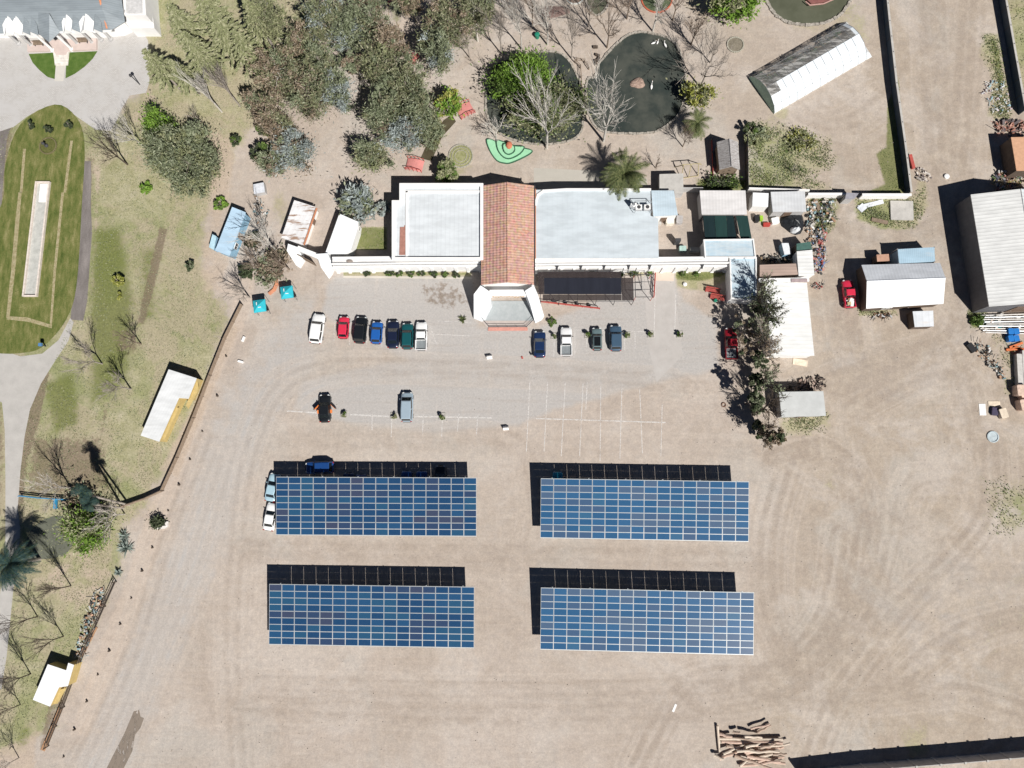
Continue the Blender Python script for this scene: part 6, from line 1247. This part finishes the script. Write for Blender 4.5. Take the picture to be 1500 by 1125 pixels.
bridge('pink red footbridge over the stream just above the main hall', 608, 243, 2.8, 2.0, 78); bridge('pink red footbridge at the upper end of the stream beside the willow pond', 682, 163, 2.6, 2.2, -62); bridge('small red footbridge almost hidden under the grey silver tree', 607, 86, 2.0, 1.2, -25); bridge('red footbridge cut by the top edge of the picture', 584, 0, 3.6, 1.4, -80)
# green tiered basin
p = G(742, 221); e = thing('tiered_fountain', 'leaf shaped pale green tiered basin with a red rock near the hall', 'fountain', p); mint = plain('mint_green_paint', (.30, .58, .36), .6, .08, 1.5); dkg = plain('dark_green_rim', (.04, .12, .07), .7)
for k, (pts, z) in enumerate([([(713,206),(722,206),(735,214),(752,216),(776,220),(779,224),(768,231),(750,239),(740,240),(728,236),(718,222)], .25), ([(728,208),(738,210),(755,216),(768,217),(762,227),(748,234),(738,232),(730,222)], .5), ([(738,214),(752,216),(754,224),(746,229),(739,225)], .75)]):
    q = curve_px(pts, 3); b = MB(); b.prism(pxy(q), 0.02, z); t_ = b.build('basin_tier', mint, e, p); b = MB(); w_ = [Vector((x, y, z-.14)) for x, y in pxy(q)]; b.rib(w_+[w_[0]], .14, .2); b.build('rim', dkg, t_, p)
r_ = random.Random(4); q = G(746, 216); b = MB()
b.lathe((q.x, q.y, .6), [(.62, 0), (.6, .35), (.4, .6), (.12, .7)], 9, sx=.9, sy=1.1); b.build('red_rock', plain('red_clay_rock', (.5, .17, .1), .9, .25, 4), e, p)
# ring planters
def ring(label, x, y, r, soil, kerb, cat='ring bed', name='round_bed', inner=0):
    p = G(x, y); e = thing(name, label, cat, p); b = MB(); n = 26
    for i in range(n): a = 2*math.pi*i/n; b.box((math.cos(a)*r, math.sin(a)*r, .1), (.2, 2*math.pi*r/n*.92, .2), a)
    b.build('kerb', kerb, e)
    b = MB(); b.lathe((0, 0, 0), [(r*.97, .03), (r*.9, .08), (r*.3, .14)], 20); b.build('soil', soil, e)
    for k in range(inner):
        b = MB(); rr = r*(.75-.25*k); [b.box((math.cos(2*math.pi*i/n)*rr, math.sin(2*math.pi*i/n)*rr, .14), (.1, 2*math.pi*rr/n*.8, .16), 2*math.pi*i/n) for i in range(n)]; b.build('inner_ring', kerb, e)
    return e
gk = plain('grey_stones', (.36, .34, .28), .9, .3, 3)
ring('round stone ringed bed with dry branches right of the dark pond', 1077, 66, 1.35, soft('bed_soil', [(.14,.12,.09),(.26,.23,.18)], 3), gk)
ring('round green planted bed with rings beside the stream', 675, 229, 2.0, soft('bed_green', [(.16,.17,.07),(.28,.28,.14),(.33,.31,.2)], 2), gk, inner=2)
ring('round ring bed with a small dark statue on the oval lawn', 71, 214, 1.45, soft('bed_dark', [(.07,.08,.02),(.14,.14,.05)], 3), plain('mossy_stones', (.16, .14, .07)), inner=0)
p = G(69, 214); b = MB(); b.lathe((0, 0, .1), [(.35, 0), (.3, .25), (.12, .35), (.12, .8), (.28, .95), (.1, 1.25), (.02, 1.4)], 9); o = b.build('garden_statue', dark_steel); o.location = p; tag(o, 'small dark statue in the ring bed of the oval lawn', 'statue')
for i, (x, y) in enumerate([(40, 186), (44, 189), (106, 186), (97, 180)]): pass
# turtle pen ring at top
ring('orange red ringed bed at the top edge near the dark pond', 962, -2, 2.6, soft('bed_dark2', [(.05,.07,.04),(.12,.14,.08)], 3), plain('orange_red_kerb', (.5, .13, .07))); ring('white ringed bed with brown soil at the top edge', 842, -6, 1.6, soft('bed_brown', [(.14,.1,.08),(.2,.15,.12)], 3), plain('white_stones', (.66, .68, .64)))
mound(812, 17, 2.6, .25, 'low dark reddish soil mound among the bare trees', soft('dark_soil', [(.12,.08,.07),(.24,.17,.15)], 3), 'soil_mound', 'soil mound', ry=1.1)
# deck and boat on green pond
p = G(1196, 0); b = MB(); b.prism(pxy([(1170,-20),(1224,-20),(1224,-2),(1206,6),(1186,8),(1180,2)]), .1, .55); o = b.build('moored_boat', plain('dark_red_deck', (.22, .09, .08), .7, .2, 2), org=tuple(p)); tag(o, 'dark red boat shaped deck on the green pond at the top', 'boat')
b = MB(); b.rib([G(x, y, .5) for x, y in [(1180,3),(1186,8),(1206,6),(1224,-2)]], .15, .15); o2 = b.build('gunwale', plain('pale_red_trim', (.5, .3, .26)), o, (p.x, p.y, 0)); 
# water birds
def bird(x, y, rz, label, colm, s=1.0, neck=.35):
    p = G(x, y); e = thing('water_bird', label, 'bird', (p.x, p.y, .03), rz, 'white birds on the dark pond'); b = MB()
    prof = [(-.34, .02, .14), (-.24, .08, .13), (-.08, .13, .14), (.08, .13, .15), (.2, .08, .17), (.25, .03, .2)]; n = 8
    for x_, r_, z_ in prof:
        for i in range(n): a = 2*math.pi*i/n; b.v.append((x_*s, r_*math.cos(a)*s, (z_+r_*.75*math.sin(a))*s))
    for k in range(len(prof)-1):
        for i in range(n): j = (i+1) % n; b.f.append((k*n+i, k*n+j, (k+1)*n+j, (k+1)*n+i)); b.m.append(0)
    nk = [(.2, 0, .18), (.27, 0, .18+neck*.5), (.25, 0, .18+neck), (.32, 0, .2+neck)]
    for q, w_ in zip(nk, nk[1:]): b.tube(tuple(v*s for v in q), tuple(v*s for v in w_), .045*s, .04*s, 6)
    b.build('body', colm, e, smooth=True); b = MB(); b.tube((.33*s, 0, (.2+neck)*s), (.43*s, 0, (.18+neck)*s), .025*s, .008*s, 5); b.build('beak', plain('beak_orange', (.6, .25, .05)), e)
for i, (x, y, a, s, lb) in enumerate([(957,64,.3,1.3,'white bird on the dark pond, left of the three at the top'), (963,63,1.2,1.1,'white bird on the dark pond, middle of the three at the top'), (974,67,2.0,1.5,'pinkish white bird on the dark pond, right of the three at the top'), (954,128,1.5,1.5,'white heron like bird right of the pond island')]): bird(x, y, a, lb, white_wall, s, .35 if i < 3 else .6)
# flamingo/green bin near the trees
p = G(787, 55); b = MB(); b.lathe((0, 0, 0), [(.35, 0), (.42, .9), (.44, .95), (.2, 1.05)], 12); o = b.build('green_bin', plain('green_plastic', (.02, .22, .14), .5)); o.location = p; tag(o, 'dark green bin among the bare trees', 'bin')
for i, (x, y) in enumerate([(872,70),(876,88),(872,92),(875,82)]): b = MB(); b.box((0, 0, .22), (.8, .35, .44)); o = b.build('stub_log', LM['barkd']); o.location = G(x, y); o.rotation_euler = (0, 0, .9*i); tag(o, f'short dark log seat on the bank left of the dark pond, {ORD[i]} one counting round', 'log seat', 'log seats by the dark pond')
rail_fence('walkway_rail', 'dark railing along the walkway between the two ponds', [(842,92),(850,100),(852,128),(852,150)], 1.0, 1.8, timber, timber, .05, seed=7); rail_fence('walkway_rail', 'short dark railing at the right side of the walkway between ponds', [(845,90),(856,92),(862,102)], 1.0, 1.5, timber, timber, .05, seed=8)
# swing frame
p = G(1008, 248); e = thing('swing_frame', 'crossed timber swing frame on the sand below the pond', 'frame', p)
pm_ = plain('khaki_timber', (.4, .34, .2), .9)
for a, d in (((-2.2, .4, 0), (-1.2, -.3, 2.4)), ((-1.2, -1.6, 0), (-1.2, -.3, 2.4)), ((2.2, .8, 0), (1.2, -.1, 2.4)), ((1.6, -1.2, 0), (1.2, -.1, 2.4)), ((-1.5, -.3, 2.4), (1.5, -.1, 2.4)), ((-1.2, -1.6, .1), (1.6, -1.2, .1)), ((0, -1.5, .1), (0, -.2, 2.4))): b = MB(); b.tube(a, d, .07); b.build('beam', pm_, e)
# logs pile bottom
LG = [(1050,1062,1053,1100),(1053,1074,1071,1077),(1072,1070,1082,1070),(1087,1075,1114,1078),(1098,1066,1125,1058),(1108,1072,1128,1061),(1053,1081,1145,1081),(1056,1085,1144,1086),(1060,1085,1084,1080),(1057,1101,1088,1088),(1053,1111,1090,1093),(1085,1092,1118,1098),(1088,1090,1120,1085),(1088,1098,1112,1098),(1090,1102,1125,1096),(1100,1109,1130,1102),(1108,1113,1148,1108),(1074,1104,1130,1124),(1080,1117,1100,1108),(1082,1120,1140,1112),(1110,1092,1134,1084),(1120,1094,1155,1086),(1128,1097,1147,1093),(1130,1103,1150,1101),(1045,1104,1058,1108),(1102,1089,1126,1092),(1078,1080,1110,1084),(1076,1096,1140,1099),(1092,1105,1148,1116),(1062,1090,1100,1100)]
r_ = random.Random(9)
lgm = [plain('cut_log_pale', (.62, .52, .42), .85, .12, 3), plain('cut_log_pink', (.55, .40, .32), .85, .12, 3), plain('cut_log_dark', (.42, .32, .25), .85, .15, 3)]
for i, (x0, y0, x1, y1) in enumerate(LG):
    a, d = G(x0, y0), G(x1, y1); rr = r_.uniform(.15, .24); z = .2+1.1*math.exp(-(((x0+x1)/2-1100)/50)**2)*r_.random(); z2 = .2+r_.random()*.9; c = (a+d)/2; b = MB(); n = 4; pts = [a.lerp(d, k/n)+Vector((0, r_.uniform(-.12, .12) if 0 < k < n else 0, z+(z2-z)*k/n)) for k in range(n+1)]
    for k in range(n): b.tube(pts[k], pts[k+1], rr*(1.1-.08*k), rr*(1.1-.08*(k+1)), 8)
    tag(b.build('log', lgm[i % 3], org=(c.x, c.y, 0)), 'loose stripped log in the log pile at the bottom of the lot', 'log', 'logs of the pile at the bottom')
# boards, signs and bits on the lot
def boxy(name, label, cat, x, y, s, rz, m_, z=0, group=None):
    b = MB(); w_, d_, h_ = s; bv = min(s)*.12; b.prism([(-w_/2+bv, -d_/2), (w_/2-bv, -d_/2), (w_/2, -d_/2+bv), (w_/2, d_/2-bv), (w_/2-bv, d_/2), (-w_/2+bv, d_/2), (-w_/2, d_/2-bv), (-w_/2, -d_/2+bv)], 0, h_)
    o = b.build(name, m_); p = G(x, y); o.location = (p.x, p.y, z); o.rotation_euler = (0, 0, R(rz)); return tag(o, label, cat, group)
def asign(x, y, label, rz=0, wd=.9):
    p = G(x, y); e = thing('folding_sign', label, 'sign', p, R(rz)); 
    for s in (-1, 1): b = MB(); b.face([(-wd/2, s*.35, 0), (wd/2, s*.35, 0), (wd/2, s*.03, .8), (-wd/2, s*.03, .8)]); b.face([(-wd/2, s*.32, 0), (-wd/2, s*.0, .8), (wd/2, s*.0, .8), (wd/2, s*.32, 0)]); b.build('board', white_wall, e)
asign(717, 523, 'white folding sign standing on the grey gravel below the terrace', 8); asign(741, 627, 'white folding sign on the lot above the upper right carport', 5)
boxy('post_stub', 'short white block lying left of the car rows, upper one', 'block', 357, 497, (.35, .9, .3), -20, white_wall); boxy('post_stub', 'short white block lying left of the car rows, lower one', 'block', 353, 530, (.9, .35, .3), -15, white_wall)
boxy('dropped_cloth', 'small white rag lying on the lower lot', 'rag', 988, 1037, (.35, 1.2, .04), -25, white_wall); boxy('red_cone_base', 'tiny red marker lying on the gravel by the terrace', 'marker', 765, 524, (.25, .4, .15), 20, red_paint)
boxy('dark_marker', 'tiny black post left of the navy sedan', 'marker', 778, 519, (.15, .3, .5), 0, black_pl)
p = G(236, 766); e = thing('fire_pit', 'white stone pit with dark bushy plant at the edge of the lot', 'pit', p); b = MB(); b.box((.2, -.7, .2), (1.6, .45, .4), .1); b.box((1.0, -.2, .15), (.5, .9, .3)); b.build('white_kerb', plain('chalk_stone', (.68, .64, .6), .9, .15, 3), e)
rng = np.random.default_rng(5); cs = rng.normal(size=(900, 3))*np.array([.5, .4, .35])+np.array([-.3, .1, .7]); np_mesh('plant', leafquads(cs, .2, rng), 4, LM['dark'], e)
# tyres and drain lids
for i, (x, y, lb) in enumerate([(1060, 593, 'brown ring lying on the gravel below the tree shadows')]):
    p = G(x, y); b = MB(); n = 18
    for k in range(n): a0, a1 = 6.28*k/n, 6.28*(k+1)/n; b.tube((.32*math.cos(a0), .32*math.sin(a0), .08), (.32*math.cos(a1), .32*math.sin(a1), .08), .08, n=6, cap=False)
    o = b.build('old_tyre', plain('brown_rubber', (.22, .13, .09))); o.location = p; tag(o, lb, 'tyre')
# open yard things
boxy('water_tank', 'cream square tank below the pale blue lean-to', 'tank', 980, 325, (1.3, 1.4, 1.1), 0, plain('cream_tank', (.7, .65, .56))); boxy('cooler_box', 'black and grey cooler box beside the cream tank', 'box', 994, 324, (1.0, 1.3, .9), -5, plain('grey_cooler', (.4, .38, .37))); boxy('low_table', 'pale low slab left of the cream tank', 'slab', 964, 326, (.9, 1.0, .5), 0, concrete)
boxy('glass_table', 'pale green table in the shaded yard corner', 'table', 999, 366, (1.1, .9, .75), 0, plain('mint_top', (.4, .55, .5))); boxy('stone_bench', 'grey stone slab bench in the shaded yard corner', 'bench', 1017, 367, (1.5, .8, .55), -4, concrete)
boxy('yard_screen', 'tall dark screen panel by the shaded yard corner', 'screen', 990, 357, (.9, .5, 2.0), 0, dark_steel)
boxy('green_crate', 'lime green crate by the white store', 'crate', 1114, 321, (.5, .8, .6), 0, plain('lime_plastic', (.3, .5, .04))); boxy('dark_barrel', 'dark barrel left of the lime green crate', 'barrel', 1107, 322, (.7, 1.1, .8), 5, black_pl); boxy('red_crate', 'flat red crate below the lime green crate', 'crate', 1122, 330, (1.1, .6, .5), 0, plain('red_plastic', (.4, .05, .04)))
boxy('folding_table', 'cluttered white folding table in the yard', 'table', 1134, 325, (1.2, 1.0, .7), 10, white_wall); boxy('sun_bleached_board', 'pale board leaning beside the yard wall', 'board', 1196, 301, (.6, 1.9, .4), 20, timber)
boxy('cream_board', 'cream plywood board lying under the long white shed', 'board', 1172, 531, (2.3, 1.0, .1), -10, plain('cream_ply', (.66, .56, .44)))
e, o_, W = bld('white_shelter', 'white and grey boxed unit beside the green tarpaulin lean-to', 'box', [(1145,356),(1155,356),(1159,372),(1149,373)], 1.6, plain('white_box_lid', (.66, .68, .7)), blue_wall, overhang=.03)
# black tarp heap
mound(1161, 325, 1.9, 1.1, 'heap covered with crumpled black plastic sheeting', plain('black_sheeting', (.02, .022, .025), .35, .3, 3), 'covered_heap', 'covered heap', ry=2.0); mound(1163, 338, .9, 1.5, 'crumpled white plastic on the black covered heap', plain('white_sheeting', (.6, .62, .64), .5, .2, 4), 'crumpled_plastic', 'plastic', ry=.5)
boxy('concrete_slab', 'broad pale concrete slab pad below the white yard wall', 'slab', 1320, 309, (3.6, 3.2, .3), -2, concrete); boxy('sheet_metal', 'long bent pale metal sheet among the weeds', 'metal sheet', 1275, 300, (4.2, .7, .15), 14, plain('pale_metal', (.6, .62, .66), .4)); boxy('sheet_metal', 'short metal sheet end at the left of the weeds', 'metal sheet', 1262, 305, (1.2, 1.1, .2), 40, plain('pale_metal', (.6, .62, .66)))
boxy('plank_stack', 'grey brown planks lying in the weeds', 'planks', 1288, 324, (2.6, .6, .2), -14, timber)
boxy('red_pipe', 'red painted beam leaning at the foot of the dark boundary wall', 'beam', 1334, 238, (.5, 2.4, .5), 10, red_paint)
def heap(name, label, cat, poly, n, cols, seed, smin=.12, smax=.5, h=.5):
    """loose scrap: many small differently turned pieces"""
    rng = random.Random(seed); P = pxy(poly); xs = [p[0] for p in P]; ys = [p[1] for p in P]; b = MB(); k = 0
    c = (sum(xs)/len(xs), sum(ys)/len(ys), 0); tries = 0
    while k < n and tries < n*20:
        tries += 1; x, y = rng.uniform(min(xs), max(xs)), rng.uniform(min(ys), max(ys))
        if sdist(np.array([x]), np.array([y]), P)[0] < 0: continue
        s = (rng.uniform(smin, smax)*rng.choice([1, 1, 2]), rng.uniform(smin, smax)*.7, rng.uniform(.05, .3)); m_ = rng.randrange(len(cols)); z = rng.random()*h+.1
        if rng.random() < .3: a = rng.uniform(0, 6.28); L = s[0]*1.6; b.tube((x, y, z), (x+math.cos(a)*L, y+math.sin(a)*L, z+rng.uniform(-.1, .3)), .04, n=5, m=m_)
        else: b.box((x, y, z), s, rng.uniform(0, 3.14), m_, rng.uniform(-.5, .5))
        k += 1
    return tag(b.build(name, [plain(f'scrap_{int(q[0]*100)}_{int(q[1]*100)}_{int(q[2]*100)}', q, .7, .15) for q in cols], org=c), label, cat, kind='stuff')
RD = [(.36,.09,.08),(.42,.2,.17),(.35,.33,.3),(.5,.46,.42),(.08,.08,.08),(.3,.27,.24)]; MX = [(.5,.47,.42),(.3,.27,.23),(.6,.58,.55),(.05,.05,.05),(.2,.3,.32),(.4,.25,.16)]
heap('scrap_heap', 'red metal scrap heaped along the right side of the narrow shed', 'scrap', [(1190,340),(1210,338),(1208,380),(1204,404),(1193,402),(1190,360)], 150, RD+[(.12,.18,.32)], 1)
heap('scrap_heap', 'mixed pale scrap among weeds below the white yard wall', 'scrap', [(1184,296),(1225,292),(1220,325),(1205,345),(1190,340)], 110, MX, 2); heap('scrap_heap', 'dark tangled scrap strip beside the sheet covered heap', 'scrap', [(1178,300),(1190,300),(1190,356),(1180,356)], 60, MX, 3)
heap('scrap_heap', 'small red and black scrap at the shed corner', 'scrap', [(1188,416),(1206,415),(1204,424),(1190,424)], 26, RD, 4, .1, .3, .3); heap('scrap_heap', 'blue and dark parts lying against the workshop front', 'scrap', [(1276,460),(1302,458),(1304,466),(1280,468)], 36, [(.05,.05,.05),(.2,.12,.08),(.5,.5,.5)], 5, .1, .4)
heap('rubble_heap', 'pale rubble scattered along the lower fence above the cabin', 'rubble', [(138,868),(154,858),(158,872),(140,920),(122,965),(110,955),(124,910)], 190, MX+[(.5,.3,.2),(.3,.4,.42)], 6, .1, .45, .3)
heap('rubble_heap', 'pale stones and rubbish at the right edge below the barn', 'rubble', [(1424,500),(1446,505),(1470,545),(1470,560),(1450,540),(1432,520)], 110, MX, 7, .1, .4, .3)
heap('rubble_heap', 'rubbish with pipes and boards under the barn front', 'rubble', [(1428,462),(1500,462),(1500,488),(1440,488)], 90, MX, 8, .15, .6, .4)
heap('rubble_heap', 'rubbish and plastic in the weeds at the far right wall', 'rubble', [(1440,118),(1472,120),(1482,165),(1452,165),(1438,140)], 90, [(.6,.6,.6),(.55,.45,.48),(.3,.45,.5),(.5,.5,.45)], 9, .1, .35, .2)
heap('junk_heap', 'brown and red junk piled beside the orange topped store', 'junk', [(1456,180),(1500,178),(1500,200),(1478,204),(1460,200)], 90, [(.3,.14,.1),(.45,.25,.2),(.12,.1,.1),(.5,.35,.28)], 10, .15, .6, .8)
heap('junk_heap', 'colourful junk between the orange topped store and the barn', 'junk', [(1456,252),(1500,250),(1500,280),(1478,282),(1452,275)], 120, [(.34,.28,.12),(.34,.16,.13),(.15,.2,.1),(.45,.44,.42),(.3,.2,.12),(.08,.08,.1)], 11, .15, .5, .6)
heap('rubble_heap', 'small stones and sand where the boundary wall ends', 'rubble', [(1340,245),(1356,248),(1366,262),(1354,270),(1342,262)], 46, [(.6,.55,.5),(.5,.45,.4),(.15,.12,.12)], 12, .1, .4, .3)
heap('junk_heap', 'small pots and junk beside the blue cabin', 'junk', [(372,285),(392,300),(396,330),(380,335),(372,310)], 60, MX, 13, .1, .4, .4); heap('junk_heap', 'dark branches and junk beside the low grey shed', 'junk', [(1150,560),(1200,552),(1212,562),(1205,572),(1150,572)], 90, [(.08,.06,.05),(.3,.22,.18),(.15,.12,.1)], 14, .1, .5, .5)
heap('junk_heap', 'stored dark clutter between the salmon shed and the yard', 'junk', [(1112,378),(1165,372),(1166,385),(1114,388)], 70, [(.05,.05,.05),(.2,.15,.1),(.4,.38,.33)], 15, .15, .5, .6)
# poles stacked by the barn
for i in range(9):
    a, d = G(1430+3*i % 14, 463+3.1*i), G(1505, 461+3.6*i); b = MB(); b.tube((a.x, a.y, .35+.1*(i % 3)), (d.x, d.y, .5+.1*(i % 2)), .1, .1, 8); c = (a+d)/2; tag(b.build('pipe', steel if i % 2 else plain('white_pipe', (.62, .6, .57)), org=(c.x, c.y, 0)), 'long pale pipe stacked under the front of the barn', 'pipe', 'pipes under the barn front')
bb = plain('bright_blue_plastic', (.02, .17, .50), .45)
for i, (x, y) in enumerate([(1476, 487), (1484, 487), (1476, 497), (1484, 497)]): boxy('blue_drum', 'square bright blue drum in the group by the barn, '+['upper left', 'upper right', 'lower left', 'lower right'][i]+' of the four', 'drum', x, y, (.8, .95, .9), 3*i, bb, group='blue drums below the barn')
boxy('turquoise_board', 'small turquoise board above the blue drums', 'board', 1461, 478, (.9, .45, .3), 0, plain('turquoise_board', (.05, .4, .42)))
for i, (x, y, r_) in enumerate([(1487,506,20),(1492,511,-15),(1483,512,5)]): boxy('orange_beam', 'orange beam below the blue drums, '+ORD[i]+' from the top', 'beam', x, y, (2.2, .35, .3), r_, plain('orange_beam_paint', (.6, .17, .06)), group='orange beams below the drums')
for i, (x, y, h_) in enumerate([(1489,545,.9),(1497,540,.9)]): boxy('metal_rack', 'long pale upright rack of sheets at the right edge, '+['left', 'right'][i]+' one', 'rack', x, y, (.8, 5.5, h_), -2, plain('pale_rack', (.5, .48, .45)))
for i, (x, y) in enumerate([(1489,573),(1494,594),(1496,578)]): boxy('brick_pallet', 'pallet stack of pinkish bricks at the right edge, '+ORD[i]+' one', 'pallet', x, y, (1.5, 1.7, 1.4-.3*(i == 2)), 8*i, plain('pinkish_bricks', (.6, .45, .36), .9, .2, 3), group='brick pallets at the right edge')
boxy('loose_panel', 'white panel lying on the dirt near the right edge', 'panel', 1439, 600, (1.0, 1.8, .06), 0, white_wall); boxy('plywood', 'pale square plywood lying right of the white panel', 'plywood', 1456, 592, (1.8, .9, .08), 0, plain('cream_ply', (.66, .56, .44))); boxy('crate', 'tan crate on the dirt right of the plywood', 'crate', 1466, 606, (1.1, 1.5, .8), 15, plain('cream_ply', (.66, .56, .44)))
boxy('dark_bin', 'dark box between the white panel and the tan crate', 'box', 1455, 603, (.9, 1.2, .5), -8, plain('purple_black', (.06, .05, .09))); boxy('black_tarp', 'black folded tarp on the dirt below the barn', 'tarp', 1421, 510, (.9, 1.5, .5), 35, black_pl)
p = G(1454, 640); b = MB(); b.lathe((0, 0, 0), [(.85, 0), (.9, .15), (.75, .16), (.7, .06), (.2, .05)], 20); o = b.build('round_tub', plain('pale_blue_tub', (.42, .48, .5))); o.location = p; tag(o, 'pale round tub lying on the dirt near the right edge', 'tub'); p = G(1386, 259); b = MB(); b.lathe((0, 0, 0), [(.42, 0), (.42, .25), (.2, .3)], 12); o = b.build('white_disc', white_wall); o.location = p; tag(o, 'small white round lid on the dirt road', 'lid')
p = G(1003, 417); b = MB(); b.lathe((0, 0, 0), [(.3, 0), (.33, .3), (.1, .42)], 12); o = b.build('white_ball_lamp', white_wall); o.location = p; tag(o, 'small white round lamp on the grass strip', 'lamp')
# red benches by the blue block
for i, (x, y) in enumerate([(1043,427),(1050,437)]):
    p = G(x, y); e = thing('red_bench', 'red slatted bench beside the blue roofed block, '+['upper', 'lower'][i]+' one', 'bench', p, R(-12), 'red benches by the blue block')
    b = MB(); [b.box((0, -.25+.17*k, .45), (2.3, .12, .05)) for k in range(4)]; b.build('seat', red_paint, e); b = MB(); [b.box((0, .4, .6+.18*k), (2.3, .05, .12)) for k in range(3)]; b.build('backrest', red_paint, e)
    for s in (-1, 1): b = MB(); b.box((s, 0, .21), (.08, .6, .42)); b.build('leg', red_paint, e)
p = G(1047, 441); b = MB(); b.lathe((0, 0, 0), [(.25, 0), (.3, .6), (.2, .7)], 10); o = b.build('green_bin', plain('green_plastic', (.02, .22, .14))); o.location = p; tag(o, 'small green bin at the lower red bench', 'bin')
